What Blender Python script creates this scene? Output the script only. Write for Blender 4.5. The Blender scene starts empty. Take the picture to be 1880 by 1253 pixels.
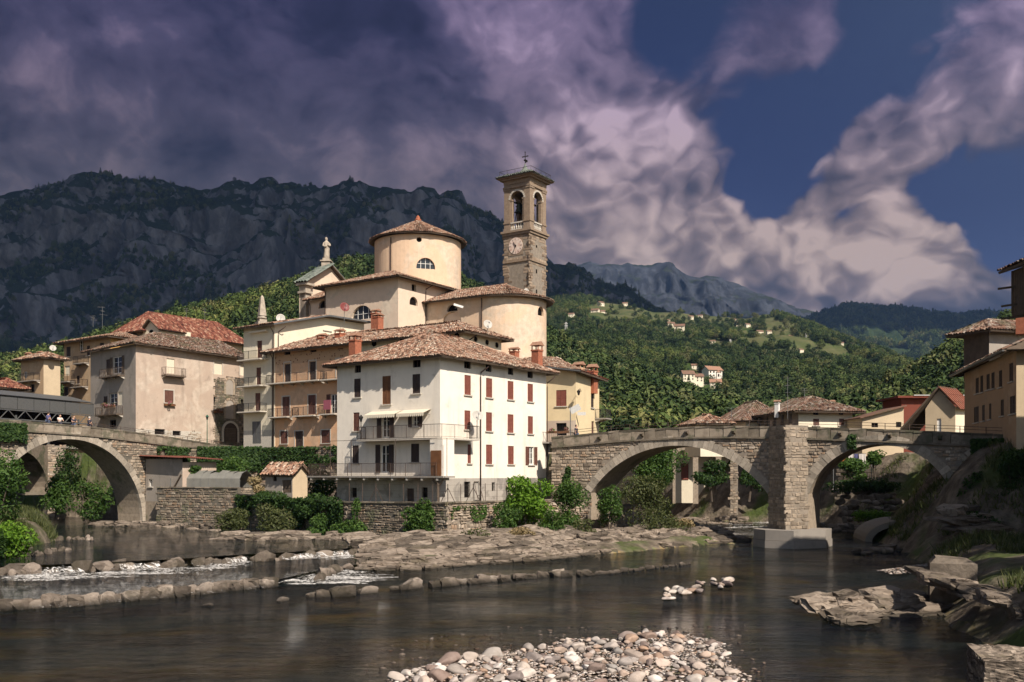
import bpy, bmesh, math, random
import numpy as np
from mathutils import Vector, Matrix

random.seed(7); np.random.seed(7)
SC = bpy.context.scene
COL = SC.collection
F, CX, HY, EZ = 1761.0, 940.0, 870.0, 6.0     # focal length and horizon of the photograph, in its pixels; eye height in metres

# ---------------------------------------------------------------- camera
cam = bpy.data.cameras.new('camera'); camo = bpy.data.objects.new('camera', cam); COL.objects.link(camo)
camo.location = (0, 0, EZ); camo.rotation_euler = (math.radians(90), 0, 0)
cam.sensor_width = 36; cam.lens = 36 * F / 1880; cam.shift_y = (HY - 626.5) / 1880
cam.clip_start = 0.5; cam.clip_end = 40000
SC.camera = camo
SC.view_settings.view_transform = 'Standard'; SC.view_settings.look = 'None'
SC.view_settings.exposure = 0.62; SC.view_settings.gamma = 1.0
SC.cycles.max_bounces = 6; SC.cycles.diffuse_bounces = 3; SC.cycles.glossy_bounces = 3
SC.cycles.transparent_max_bounces = 12; SC.cycles.transmission_bounces = 4; SC.cycles.volume_bounces = 0
SC.cycles.use_denoising = True; SC.cycles.adaptive_threshold = 0.02
SC.cycles.caustics_reflective = False; SC.cycles.caustics_refractive = False

# ---------------------------------------------------------------- node helper
class NB:
    def __init__(s, nt): s.nt = nt
    def n(s, typ, ins=None, out=0, **props):
        nd = s.nt.nodes.new(typ)
        for k, v in props.items(): setattr(nd, k, v)
        for k, v in (ins or {}).items():
            sk = nd.inputs[k]
            if isinstance(v, bpy.types.NodeSocket): s.nt.links.new(v, sk)
            else: sk.default_value = v
        return nd.outputs[out] if out is not None else nd
    def math(s, op, a, b=0.0, c=0.0, clamp=False): return s.n('ShaderNodeMath', {0: a, 1: b, 2: c}, operation=op, use_clamp=clamp)
    def vmath(s, op, a, b=(0, 0, 0)): return s.n('ShaderNodeVectorMath', {0: a, 1: b}, operation=op)
    def vscale(s, a, k): return s.n('ShaderNodeVectorMath', {0: a, 'Scale': k}, operation='SCALE')
    def dot(s, a, b): return s.n('ShaderNodeVectorMath', {0: a, 1: b}, out=1, operation='DOT_PRODUCT')
    def mix(s, f, a, b, blend='MIX'):
        nd = s.nt.nodes.new('ShaderNodeMix'); nd.data_type = 'RGBA'; nd.blend_type = blend; nd.clamp_factor = True
        for i, v in ((0, f), (6, a), (7, b)):
            if isinstance(v, bpy.types.NodeSocket): s.nt.links.new(v, nd.inputs[i])
            else: nd.inputs[i].default_value = (v if i == 0 or len(v) == 4 else (*v, 1))
        return nd.outputs[2]
    def rng(s, v, a, b, c=0.0, d=1.0, smooth=True):
        return s.n('ShaderNodeMapRange', {0: v, 1: a, 2: b, 3: c, 4: d}, interpolation_type='SMOOTHSTEP' if smooth else 'LINEAR')
    def noise(s, vec, scale, detail=4, rough=0.55, dist=0.0, out=0):
        return s.n('ShaderNodeTexNoise', {'Vector': vec, 'Scale': scale, 'Detail': detail, 'Roughness': rough, 'Distortion': dist}, out=out)
    def pos(s): return s.n('ShaderNodeNewGeometry', out=0)
    def mapv(s, vec, scale=(1, 1, 1), rot=(0, 0, 0)): return s.n('ShaderNodeMapping', {'Vector': vec, 'Scale': scale, 'Rotation': rot})
    def ramp(s, v, stops):
        nd = s.nt.nodes.new('ShaderNodeValToRGB'); s.nt.links.new(v, nd.inputs[0]); e = nd.color_ramp.elements
        while len(e) < len(stops): e.new(0.5)
        for el, (p, c) in zip(e, stops): el.position = p; el.color = (*c, 1) if len(c) == 3 else c
        return nd.outputs[0]

# ---------------------------------------------------------------- sky and sun
SUN_H = Vector((-0.525, 0.851, 0)).normalized()     # the way the light travels over the ground
SUN_EL = math.radians(43)
def pdir(px, py): return Vector(((px - CX) / F, 1, (HY - py) / F)).normalized()
world = bpy.data.worlds.new('World'); SC.world = world; world.use_nodes = True
def build_world():
    nt = world.node_tree; nt.nodes.clear(); b = NB(nt)
    sky = nt.nodes.new('ShaderNodeTexSky'); sky.sky_type = 'NISHITA'; sky.sun_disc = False
    sky.sun_elevation = SUN_EL
    sun_to = -SUN_H                                  # towards the sun
    sky.sun_rotation = math.atan2(sun_to.x, sun_to.y)
    sky.air_density = 1.1; sky.dust_density = 0.7; sky.ozone_density = 2.5; sky.altitude = 400
    d = b.n('ShaderNodeTexCoord', out=0)
    sep = b.n('ShaderNodeSeparateXYZ', {0: d}, out=None)
    el = sep.outputs[2]
    # the clear sky is deeper blue the farther from the sun (as polarised light makes it)
    S3 = Vector((sun_to.x * math.cos(SUN_EL), sun_to.y * math.cos(SUN_EL), math.sin(SUN_EL)))
    away = b.rng(b.dot(d, tuple(S3)), -0.30, 0.85)
    deep = b.mix(away, (0.092, 0.088, 0.152), (1.0, 0.82, 0.68))
    base = b.mix(1.0, sky.outputs[0], deep, 'MULTIPLY')
    # clouds: warped noise over the sphere of directions, banks and gaps at their own bearings
    warp = b.noise(d, 4.5, 4, 0.55, out=1)
    dw = b.vmath('ADD', d, b.vscale(b.vmath('SUBTRACT', warp, (0.5, 0.5, 0.5)), 0.12))
    dsq = b.mapv(dw, (1, 1, 1.35))
    def soft(vec): return b.noise(vec, 4.2, 7, 0.56)
    def puff(vec):                                       # heaped, rounded cloud heads: billows of three sizes
        t = None
        for sc_, am in ((7.0, 0.55), (15.0, 0.30), (38.0, 0.20)):
            q = b.math('MULTIPLY', b.math('ABSOLUTE', b.math('SUBTRACT', b.noise(vec, sc_, 0, 0.5), 0.5)), 4.0 * am); t = q if t is None else b.math('ADD', t, q)
        return t
    n1 = soft(dsq); relief = b.math('SUBTRACT', n1, soft(b.vmath('ADD', dsq, (0.030, -0.008, 0.034))))
    pf = puff(dsq); relief2 = b.math('SUBTRACT', pf, puff(b.vmath('ADD', dsq, (0.016, -0.004, 0.020))))
    dn = b.vmath('NORMALIZE', dw)
    def blob(px, py, r, amp): return b.math('MULTIPLY', b.rng(b.dot(dn, tuple(pdir(px, py))), math.cos(r / F), 1.0), amp)
    def total(items, start):
        t = start
        for it in items: t = b.math('ADD', t, blob(*it))
        return t
    heap = total([(1180, 330, 260, 0.9), (1330, 430, 250, 0.9), (1560, 470, 240, 1.0), (1700, 480, 180, 1.0), (1560, 300, 220, 0.8), (1760, 180, 240, 0.6), (1000, 120, 260, 0.35)], 0.0)   # where the cloud is heaped rather than layered
    heap = b.math('MINIMUM', heap, 1.0)
    cover = total([
        (300, 150, 900, 0.62), (850, 150, 420, 0.46), (1130, 380, 330, 0.50), (1330, 500, 240, 0.46), (1540, 540, 220, 0.44),
        (1680, 480, 115, 0.50), (1560, 300, 130, 0.34), (1680, 250, 150, 0.30), (1830, 130, 210, 0.36), (1390, 50, 150, 0.28), (1470, 130, 110, 0.18), (1310, 240, 80, 0.26),
        (1415, 260, 170, -0.42), (1250, 60, 110, -0.34), (1850, 390, 200, -0.44), (1620, 90, 150, -0.30), (1430, 350, 110, -0.22), (1600, 410, 70, -0.2),
        (1790, 590, 140, 0.24), (1700, 620, 420, 0.20), (-300, 300, 700, 0.3), (2400, 500, 600, 0.2)], b.math('ADD', b.math('MULTIPLY', n1, 2.1), -0.86))
    edge = b.math('ADD', cover, b.math('MULTIPLY', b.math('SUBTRACT', pf, 0.42), b.math('ADD', 0.14, b.math('MULTIPLY', heap, 0.40))))
    cloud = b.n('ShaderNodeMapRange', {0: edge, 1: b.math('ADD', 0.17, b.math('MULTIPLY', heap, 0.10)), 2: b.math('SUBTRACT', 0.56, b.math('MULTIPLY', heap, 0.05))}, interpolation_type='SMOOTHSTEP')
    front = b.rng(sep.outputs[1], -0.25, 0.35)           # the bank of cloud stands over the valley ahead; the sky by the sun is open
    cloud = b.math('MULTIPLY', cloud, front)
    lit = total([(960, 130, 340, 0.17), (1000, 60, 240, 0.06), (1160, 380, 300, 0.20), (1240, 270, 90, 0.16), (1690, 460, 120, 0.20), (1480, 440, 200, 0.16), (1300, 480, 220, 0.12), (1600, 280, 170, 0.15), (1800, 120, 200, 0.14), (1600, 560, 220, 0.10),
                 (620, 310, 280, 0.13), (150, 190, 170, 0.13), (60, 320, 280, 0.12), (300, 330, 260, 0.06), (420, 120, 380, -0.12), (700, 130, 200, -0.10), (330, 250, 220, -0.05), (1700, 440, 90, 0.10)], 0.365)
    lit = b.math('ADD', lit, b.math('MULTIPLY', relief, 1.35))
    lit = b.math('ADD', lit, b.math('MULTIPLY', relief2, b.math('ADD', 0.10, b.math('MULTIPLY', heap, 0.58))))
    lit = b.math('ADD', lit, b.math('MULTIPLY', b.math('SUBTRACT', n1, 0.5), 0.42))
    lit = b.math('ADD', lit, b.math('MULTIPLY', b.math('SUBTRACT', b.noise(dsq, 24.0, 5, 0.6), 0.5), 0.20))
    ccol = b.ramp(lit, [(0.0, (0.012, 0.014, 0.026)), (0.20, (0.028, 0.029, 0.047)), (0.42, (0.078, 0.070, 0.090)), (0.66, (0.215, 0.168, 0.175)), (0.92, (0.50, 0.385, 0.35))])
    violet = b.rng(el, 0.20, 0.47)
    ccol = b.mix(violet, ccol, b.mix(1.0, ccol, (0.92, 0.90, 1.52), 'MULTIPLY'))
    ccol = b.vscale(ccol, 5.8)                           # in units of the Background strength below
    out = b.mix(cloud, base, ccol)
    bg = b.n('ShaderNodeBackground', {'Color': out, 'Strength': 0.118})
    nt.links.new(bg, nt.nodes.new('ShaderNodeOutputWorld').inputs[0])
build_world()
world.cycles.sampling_method = 'MANUAL'; world.cycles.sample_map_resolution = 512
sl = bpy.data.lights.new('sun', 'SUN'); slo = bpy.data.objects.new('sun', sl); COL.objects.link(slo)
sl.energy = 4.7; sl.angle = math.radians(0.53); sl.color = (1.0, 0.90, 0.79)
slo.rotation_euler = Vector((SUN_H.x * math.cos(SUN_EL), SUN_H.y * math.cos(SUN_EL), -math.sin(SUN_EL))).to_track_quat('-Z', 'Y').to_euler()
slo.location = (60, -80, 90)

# ---------------------------------------------------------------- mesh and object helpers
I4 = Matrix.Identity(4)
WM = {}
def at(px, py, Y): return Vector(((px - CX) / F * Y, Y, EZ - (py - HY) / F * Y))
def link(o, parent=None, M=None):
    M = M or I4
    COL.objects.link(o); o.matrix_basis = M
    if parent is not None: o.parent = parent; o.matrix_parent_inverse = WM[parent.name].inverted()
    WM[o.name] = M.copy()
    return o
def thing(name, label, cat, loc=(0, 0, 0), group=None):
    o = bpy.data.objects.new(name, None); o.empty_display_size = 0.3
    link(o, None, Matrix.Translation(Vector(loc)))
    return tag(o, label, cat, group)
def tag(o, label=None, cat=None, group=None, kind=None):
    for k, v in (('label', label), ('category', cat), ('group', group), ('kind', kind)):
        if v: o[k] = v
    return o
def put(name, me, parent=None, M=None): return link(bpy.data.objects.new(name, me), parent, M)
def struct(o): o['kind'] = 'structure'; return o
def stuff(o): o['kind'] = 'stuff'; return o

class MB:
    def __init__(s): s.v = []; s.f = []; s.t = []
    def add(s, vs, fs, tint=0.5):
        b = len(s.v); s.v.extend([tuple(p) for p in vs]); s.f.extend([tuple(b + i for i in f) for f in fs]); s.t.extend([tint] * len(fs)); return s
    def quad(s, a, b, c, d, tint=0.5): return s.add((a, b, c, d), ((0, 1, 2, 3),), tint)
    def box(s, x0, x1, y0, y1, z0, z1, M=None, tint=0.5):
        vs = [Vector((x, y, z)) for z in (z0, z1) for x, y in ((x0, y0), (x1, y0), (x1, y1), (x0, y1))]
        if M is not None: vs = [M @ v for v in vs]
        return s.add(vs, ((0, 3, 2, 1), (4, 5, 6, 7), (0, 1, 5, 4), (1, 2, 6, 5), (2, 3, 7, 6), (3, 0, 4, 7)), tint)
    def bar(s, a, b, w, h=None, tint=0.5):
        a = Vector(a); b = Vector(b); d = (b - a); L = d.length
        if L < 1e-6: return s
        d /= L; up = Vector((0, 0, 1)) if abs(d.z) < 0.95 else Vector((1, 0, 0))
        x = d.cross(up).normalized(); z = x.cross(d)
        M = Matrix(((d.x, x.x, z.x, a.x), (d.y, x.y, z.y, a.y), (d.z, x.z, z.z, a.z), (0, 0, 0, 1)))
        h = h or w
        return s.box(0, L, -w / 2, w / 2, -h / 2, h / 2, M, tint)
    def tube(s, pts, r, n=6, caps=True, tint=0.5):
        pts = [Vector(p) for p in pts]; rs = r if isinstance(r, (list, tuple)) else [r] * len(pts)
        vs = []; up = Vector((0.13, 0.07, 1)).normalized()
        for i, p in enumerate(pts):
            d = (pts[min(i + 1, len(pts) - 1)] - pts[max(i - 1, 0)]).normalized()
            u = up if abs(d.dot(up)) < 0.93 else Vector((1, 0.1, 0)).normalized()
            x = d.cross(u).normalized(); y = x.cross(d)
            vs += [p + (x * math.cos(k * 2 * math.pi / n) + y * math.sin(k * 2 * math.pi / n)) * rs[i] for k in range(n)]
        fs = [(i * n + k, i * n + (k + 1) % n, (i + 1) * n + (k + 1) % n, (i + 1) * n + k) for i in range(len(pts) - 1) for k in range(n)]
        if caps: fs += [tuple(range(n - 1, -1, -1)), tuple((len(pts) - 1) * n + k for k in range(n))]
        return s.add(vs, fs, tint)
    def lathe(s, prof, n=16, M=None, a0=0.0, a1=2 * math.pi, tint=0.5):
        full = abs(a1 - a0 - 2 * math.pi) < 1e-6; m = n if full else n + 1
        vs = [Vector((r * math.cos(a0 + (a1 - a0) * k / n), r * math.sin(a0 + (a1 - a0) * k / n), z)) for r, z in prof for k in range(m)]
        if M is not None: vs = [M @ v for v in vs]
        fs = [(i * m + k, i * m + (k + 1) % m, (i + 1) * m + (k + 1) % m, (i + 1) * m + k) for i in range(len(prof) - 1) for k in range(n)]
        return s.add(vs, fs, tint)
    def prism(s, poly, z0, z1, M=None, tint=0.5):
        n = len(poly); vs = [Vector((x, y, z0)) for x, y in poly] + [Vector((x, y, z1)) for x, y in poly]
        if M is not None: vs = [M @ v for v in vs]
        fs = [tuple(range(n - 1, -1, -1)), tuple(range(n, 2 * n))] + [(i, (i + 1) % n, n + (i + 1) % n, n + i) for i in range(n)]
        return s.add(vs, fs, tint)
    def mesh(s, name, mat, smooth=False):
        me = bpy.data.meshes.new(name); me.from_pydata(s.v, [], s.f)
        if mat: me.materials.append(mat)
        at_ = me.attributes.new('tint', 'FLOAT', 'FACE'); at_.data.foreach_set('value', s.t)
        if smooth: me.polygons.foreach_set('use_smooth', [True] * len(me.polygons))
        me.update(); return me
    def build(s, name, mat, parent=None, M=None, smooth=False): return put(name, s.mesh(name, mat, smooth), parent, M)

def np_mesh(name, verts, faces, mat, tint=None, smooth=False):
    """verts (n,3) and faces (m,k) as arrays of one face size"""
    me = bpy.data.meshes.new(name); nv, (nf, k) = len(verts), faces.shape
    me.vertices.add(nv); me.vertices.foreach_set('co', np.asarray(verts, np.float32).ravel())
    me.loops.add(nf * k); me.loops.foreach_set('vertex_index', faces.astype(np.int32).ravel())
    me.polygons.add(nf); me.polygons.foreach_set('loop_start', np.arange(0, nf * k, k, dtype=np.int32))
    if smooth: me.polygons.foreach_set('use_smooth', np.ones(nf, bool))
    if mat: me.materials.append(mat)
    if tint is not None:
        a = me.attributes.new('tint', 'FLOAT', 'FACE'); a.data.foreach_set('value', np.asarray(tint, np.float32))
    me.update(calc_edges=True); me.validate(); return me

# value noise, vectorised
def _h(i, j, k):
    n = (i * 374761393 + j * 668265263 + k * 1274126177) & 0xffffffff
    n = ((n ^ (n >> 13)) * 1103515245 + 12345) & 0xffffffff
    n = ((n ^ (n >> 15)) * 2246822519) & 0xffffffff
    return ((n >> 8) & 0xffff) / 65535.0
def vn(x, y, z=0.0):
    x, y, z = np.broadcast_arrays(np.asarray(x, float), np.asarray(y, float), np.asarray(z, float))
    i, j, k = np.floor(x).astype(np.int64), np.floor(y).astype(np.int64), np.floor(z).astype(np.int64)
    a, b, c = x - i, y - j, z - k
    a = a * a * (3 - 2 * a); b = b * b * (3 - 2 * b); c = c * c * (3 - 2 * c); r = 0
    for di in (0, 1):
        for dj in (0, 1):
            for dk in (0, 1):
                r = r + _h(i + di, j + dj, k + dk) * (a if di else 1 - a) * (b if dj else 1 - b) * (c if dk else 1 - c)
    return r
def fbm(x, y, z=0.0, o=5, g=0.5):
    r = 0; a = 1; t = 0; f = 1
    for q in range(o): r = r + a * vn(x * f + 17.3 * q, y * f + 9.1 * q, np.asarray(z) * f + 5.7 * q); t += a; a *= g; f *= 2.03
    return r / t
def ridged(x, y, z=0.0, o=5, g=0.55):
    r = 0; a = 1; t = 0; f = 1
    for q in range(o): r = r + a * (1 - np.abs(2 * vn(x * f + 31.7 * q, y * f + 3.9 * q, np.asarray(z) * f) - 1)) ** 1.6; t += a; a *= g; f *= 2.1
    return r / t
# ---------------------------------------------------------------- materials
MATS = {}
def newmat(name):
    m = bpy.data.materials.new(name); m.use_nodes = True; nt = m.node_tree; nt.nodes.clear()
    b = NB(nt); p = nt.nodes.new('ShaderNodeBsdfPrincipled'); o = nt.nodes.new('ShaderNodeOutputMaterial')
    nt.links.new(p.outputs[0], o.inputs[0]); p.inputs['Specular IOR Level'].default_value = 0.25
    MATS[name] = m
    return m, b, p, o
def setp(b, p, **kw):
    names = {'color': 'Base Color', 'rough': 'Roughness', 'metal': 'Metallic', 'normal': 'Normal', 'spec': 'Specular IOR Level'}
    for k, v in kw.items():
        sk = p.inputs[names.get(k, k)]
        if isinstance(v, bpy.types.NodeSocket): b.nt.links.new(v, sk)
        else: sk.default_value = (*v, 1) if k == 'color' and len(v) == 3 else v
def bump(b, h, strength=0.4, dist=0.05): return b.n('ShaderNodeBump', {'Height': h, 'Strength': strength, 'Distance': dist})
def tintn(b): return b.n('ShaderNodeAttribute', out=2, attribute_name='tint')
def sc(c, k): return tuple(min(1.0, x * k) for x in c)

def plaster(name, col, dirt=(0.20, 0.17, 0.14), amount=0.5, patch=None, pscale=0.35, pth=(0.52, 0.60), streak=0.5):
    m, b, p, o = newmat(name); P = b.pos()
    big = b.noise(P, 0.22, 4, 0.6); mid = b.noise(P, 1.3, 5, 0.62)
    c = b.mix(b.math('MULTIPLY', b.rng(mid, 0.35, 0.75), 0.5), col, sc(col, 0.82))
    c = b.mix(b.rng(big, 0.40, 0.70), c, b.mix(0.6, c, sc(col, 1.10)))
    if patch:
        e = b.noise(P, pscale, 7, 0.62, 0.6)
        c = b.mix(b.rng(e, *pth), c, b.mix(b.rng(mid, 0.3, 0.7), patch, sc(patch, 0.78)))
    st = b.noise(b.mapv(P, (1.1, 1.1, 0.13)), 1.0, 5, 0.6)
    c = b.mix(b.math('MULTIPLY', b.rng(st, 0.52, 0.74), amount * streak), c, dirt)
    sp = b.noise(P, 0.8, 8, 0.7, 0.4)
    c = b.mix(b.math('MULTIPLY', b.rng(sp, 0.58, 0.72), amount), c, dirt)
    fine = b.noise(P, 14.0, 4, 0.6)
    setp(b, p, color=c, rough=0.92, normal=bump(b, b.math('ADD', fine, b.math('MULTIPLY', mid, 1.5)), 0.35, 0.03), spec=0.15)
    return m
def simple(name, col, rough=0.6, metal=0.0, var=0.25, scale=6.0, bmp=0.15, spec=0.3):
    m, b, p, o = newmat(name); P = b.pos(); n = b.noise(P, scale, 5, 0.6)
    setp(b, p, color=b.mix(b.math('MULTIPLY', b.rng(n, 0.3, 0.75), var * 2), col, sc(col, 0.62)), rough=rough, metal=metal, spec=spec, normal=bump(b, n, bmp, 0.02))
    return m
def tinted(name, stops, rough=0.9, nscale=7.0, mottle=0.5, moss=None, bdist=0.02, wet=None, bstr=0.4, strata=False):
    """colour picked per piece by its tint, mottled by noise"""
    m, b, p, o = newmat(name); P = b.pos(); n = b.noise(P, nscale, 6, 0.65)
    c = b.ramp(tintn(b), stops)
    c = b.mix(b.math('MULTIPLY', b.rng(n, 0.35, 0.72), mottle), c, b.mix(1.0, c, (0.48, 0.45, 0.43), 'MULTIPLY'))
    if moss:
        k = b.noise(P, moss[1], 6, 0.62)
        c = b.mix(b.math('MULTIPLY', b.rng(k, moss[2], moss[2] + 0.12), moss[3]), c, moss[0])
    if wet:                                   # algae-dark band where the river wets the stone
        z = b.n('ShaderNodeSeparateXYZ', {0: P}, out=2)
        c = b.mix(b.rng(b.math('ADD', z, b.math('MULTIPLY', n, 0.25)), wet[0], wet[1], 1.0, 0.0), c, wet[2])
    h = n
    if strata:                                # bedding planes and cracks
        s_ = b.noise(b.mapv(P, (0.5, 0.5, 9.0)), 1.0, 5, 0.7, 0.3); k_ = b.n('ShaderNodeTexVoronoi', {'Vector': b.mapv(P, (1.0, 1.0, 2.2)), 'Scale': 0.8, 'Randomness': 1.0}, feature='DISTANCE_TO_EDGE')
        cr = b.math('MULTIPLY', b.rng(k_, 0.0, 0.03, 0.55, 1.0), b.rng(s_, 0.34, 0.46))
        c = b.mix(cr, b.mix(1.0, c, (0.34, 0.32, 0.30), 'MULTIPLY'), c); h = b.math('ADD', n, b.math('MULTIPLY', cr, 0.8))
    setp(b, p, color=c, rough=rough, normal=bump(b, h, bstr, bdist), spec=0.2)
    return m

def make_materials():
    W = (0.74, 0.70, 0.62)
    plaster('white_plaster', (0.74, 0.675, 0.575), amount=0.5, dirt=(0.44, 0.375, 0.30), streak=0.8)
    plaster('plinth_plaster', (0.36, 0.325, 0.28), amount=0.6, dirt=(0.15, 0.13, 0.11), patch=(0.26, 0.235, 0.205), pscale=0.5)
    plaster('church_plaster', (0.60, 0.435, 0.30), amount=0.30, dirt=(0.40, 0.30, 0.20), patch=(0.62, 0.50, 0.38), pscale=0.16, pth=(0.46, 0.62))
    plaster('church_pale', (0.60, 0.475, 0.365), amount=0.25, dirt=(0.38, 0.31, 0.23), patch=(0.64, 0.54, 0.42), pscale=0.2)
    plaster('cream_plaster', (0.66, 0.59, 0.45), amount=0.25, dirt=(0.36, 0.31, 0.24))
    plaster('yellow_plaster', (0.62, 0.50, 0.31), amount=0.22, dirt=(0.36, 0.30, 0.22))
    plaster('peach_plaster', (0.60, 0.365, 0.215), amount=0.28, dirt=(0.38, 0.25, 0.16), patch=(0.63, 0.42, 0.27))
    plaster('weathered_plaster', (0.42, 0.33, 0.26), amount=0.7, dirt=(0.20, 0.16, 0.13), patch=(0.52, 0.43, 0.345), pscale=0.28, pth=(0.46, 0.58))
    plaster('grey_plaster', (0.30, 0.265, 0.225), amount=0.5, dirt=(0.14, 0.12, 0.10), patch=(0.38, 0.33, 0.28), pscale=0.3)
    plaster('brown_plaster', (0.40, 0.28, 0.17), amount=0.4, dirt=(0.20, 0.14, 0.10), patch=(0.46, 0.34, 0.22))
    plaster('orange_plaster', (0.60, 0.36, 0.13), amount=0.35, dirt=(0.30, 0.17, 0.08))
    plaster('tan_plaster', (0.50, 0.40, 0.27), amount=0.25, dirt=(0.26, 0.20, 0.14))
    plaster('dark_red_wall', (0.15, 0.045, 0.030), amount=0.3, dirt=(0.06, 0.025, 0.02))
    plaster('concrete', (0.25, 0.225, 0.195), amount=0.6, dirt=(0.13, 0.115, 0.10), patch=(0.27, 0.245, 0.215), pscale=0.6)
    # roofs
    T = [(0.0, (0.10, 0.055, 0.038)), (0.22, (0.22, 0.115, 0.075)), (0.45, (0.34, 0.195, 0.13)), (0.62, (0.40, 0.27, 0.19)), (0.8, (0.26, 0.19, 0.145)), (1.0, (0.54, 0.44, 0.34))]
    tinted('old_tiles', T, mottle=0.55, nscale=3.0, moss=((0.13, 0.115, 0.075), 0.9, 0.56, 0.55))
    tinted('brown_tiles', [(p, (c[0] * 0.66, c[1] * 0.68, c[2] * 0.72)) for p, c in T], mottle=0.6, nscale=3.0, moss=((0.10, 0.09, 0.055), 0.7, 0.50, 0.7))
    tinted('red_tiles', [(0.0, (0.10, 0.036, 0.026)), (0.4, (0.19, 0.066, 0.045)), (0.7, (0.26, 0.11, 0.07)), (1.0, (0.36, 0.22, 0.15))], mottle=0.5, nscale=3.0, moss=((0.16, 0.09, 0.06), 0.8, 0.56, 0.5))
    tinted('lead_roof', [(0.0, (0.10, 0.12, 0.10)), (1.0, (0.20, 0.22, 0.19))], rough=0.6)
    # masonry
    S = [(0.0, (0.19, 0.155, 0.12)), (0.25, (0.33, 0.265, 0.20)), (0.5, (0.42, 0.345, 0.26)), (0.72, (0.50, 0.41, 0.31)), (0.86, (0.40, 0.27, 0.175)), (1.0, (0.60, 0.52, 0.42))]
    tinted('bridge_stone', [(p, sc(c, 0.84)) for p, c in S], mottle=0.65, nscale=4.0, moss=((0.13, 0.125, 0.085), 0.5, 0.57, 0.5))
    tinted('voussoir_stone', [(0.0, (0.22, 0.192, 0.155)), (0.5, (0.34, 0.295, 0.235)), (1.0, (0.44, 0.38, 0.305))], mottle=0.5, nscale=4.0)
    tinted('parapet_stone', [(0.0, (0.11, 0.095, 0.072)), (0.5, (0.19, 0.16, 0.122)), (1.0, (0.31, 0.26, 0.20))], mottle=0.75, nscale=1.7, moss=((0.085, 0.085, 0.055), 0.8, 0.50, 0.75), bdist=0.05)
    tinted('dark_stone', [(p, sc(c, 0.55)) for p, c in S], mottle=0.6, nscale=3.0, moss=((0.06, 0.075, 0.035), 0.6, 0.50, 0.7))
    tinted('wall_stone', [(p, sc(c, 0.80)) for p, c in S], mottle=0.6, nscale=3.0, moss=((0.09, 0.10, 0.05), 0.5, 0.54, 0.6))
    tinted('tower_stone', [(0.0, (0.16, 0.118, 0.085)), (0.5, (0.25, 0.188, 0.135)), (1.0, (0.36, 0.28, 0.205))], mottle=0.5, nscale=2.5)
    tinted('pier_stone', [(0.0, (0.19, 0.155, 0.118)), (0.5, (0.28, 0.228, 0.172)), (1.0, (0.38, 0.31, 0.235))], mottle=0.65, nscale=3.0, moss=((0.16, 0.14, 0.10), 0.6, 0.54, 0.5))
    simple('mortar', (0.25, 0.21, 0.165), 0.95, var=0.4, scale=2.0)
    simple('dark_mortar', (0.13, 0.115, 0.09), 0.95, var=0.4, scale=2.0)
    m, b, p, o = newmat('rubble_panel'); P = b.pos()
    v = b.n('ShaderNodeTexVoronoi', {'Vector': P, 'Scale': 3.3}, out=None)
    c = b.mix(b.rng(v.outputs[0], 0.05, 0.42, 0, 1), (0.66, 0.53, 0.42), (0.40, 0.30, 0.22))
    c = b.mix(b.math('MULTIPLY', b.rng(b.noise(P, 0.8, 5), 0.4, 0.7), 0.4), c, (0.62, 0.50, 0.39))
    setp(b, p, color=c, rough=0.95, normal=bump(b, v.outputs[0], 0.6, 0.06), spec=0.1)
    tinted('rock', [(0.0, (0.10, 0.082, 0.064)), (0.35, (0.17, 0.138, 0.107)), (0.7, (0.25, 0.202, 0.158)), (1.0, (0.35, 0.29, 0.23))], mottle=0.8, nscale=2.2, strata=True, moss=((0.13, 0.11, 0.07), 0.7, 0.55, 0.5), bdist=0.12, wet=(0.10, 0.42, (0.045, 0.038, 0.028)), bstr=0.8)
    tinted('boulder', [(0.0, (0.075, 0.062, 0.05)), (0.4, (0.14, 0.115, 0.09)), (0.75, (0.22, 0.18, 0.145)), (1.0, (0.32, 0.27, 0.22))], mottle=0.8, nscale=2.0, moss=((0.05, 0.042, 0.028), 0.8, 0.48, 0.7), bdist=0.16, bstr=1.0, wet=(0.05, 0.55, (0.022, 0.019, 0.015)))
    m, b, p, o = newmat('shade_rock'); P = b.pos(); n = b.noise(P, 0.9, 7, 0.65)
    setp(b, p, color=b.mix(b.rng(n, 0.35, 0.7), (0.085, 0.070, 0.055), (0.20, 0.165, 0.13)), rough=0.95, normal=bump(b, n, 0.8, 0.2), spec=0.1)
    # gravel: every stone its own colour from Object Info
    m, b, p, o = newmat('pebble'); P = b.pos(); oi = b.n('ShaderNodeObjectInfo', out=None)
    tn = b.math('FRACT', b.math('ADD', oi.outputs['Random'], tintn(b)))
    c = b.ramp(tn, [(0.0, (0.40, 0.325, 0.27)), (0.12, (0.50, 0.45, 0.40)), (0.24, (0.20, 0.14, 0.115)), (0.36, (0.60, 0.555, 0.51)), (0.48, (0.44, 0.335, 0.265)), (0.57, (0.095, 0.072, 0.068)), (0.66, (0.46, 0.39, 0.33)), (0.76, (0.27, 0.25, 0.23)), (0.86, (0.38, 0.25, 0.17)), (0.93, (0.16, 0.13, 0.12)), (1.0, (0.54, 0.49, 0.44))])
    n = b.noise(P, 5.0, 6, 0.65)
    c = b.mix(b.math('MULTIPLY', b.rng(n, 0.4, 0.7), 0.45), c, b.mix(1.0, c, (0.5, 0.47, 0.44), 'MULTIPLY'))
    z = b.n('ShaderNodeSeparateXYZ', {0: P}, out=2)
    c = b.mix(b.rng(b.math('ADD', z, b.math('MULTIPLY', n, 0.08)), 0.07, 0.13, 1.0, 0.0), c, b.mix(1.0, c, (0.30, 0.27, 0.24), 'MULTIPLY'))
    setp(b, p, color=c, rough=0.75, normal=bump(b, n, 0.35, 0.02), spec=0.25)
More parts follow.
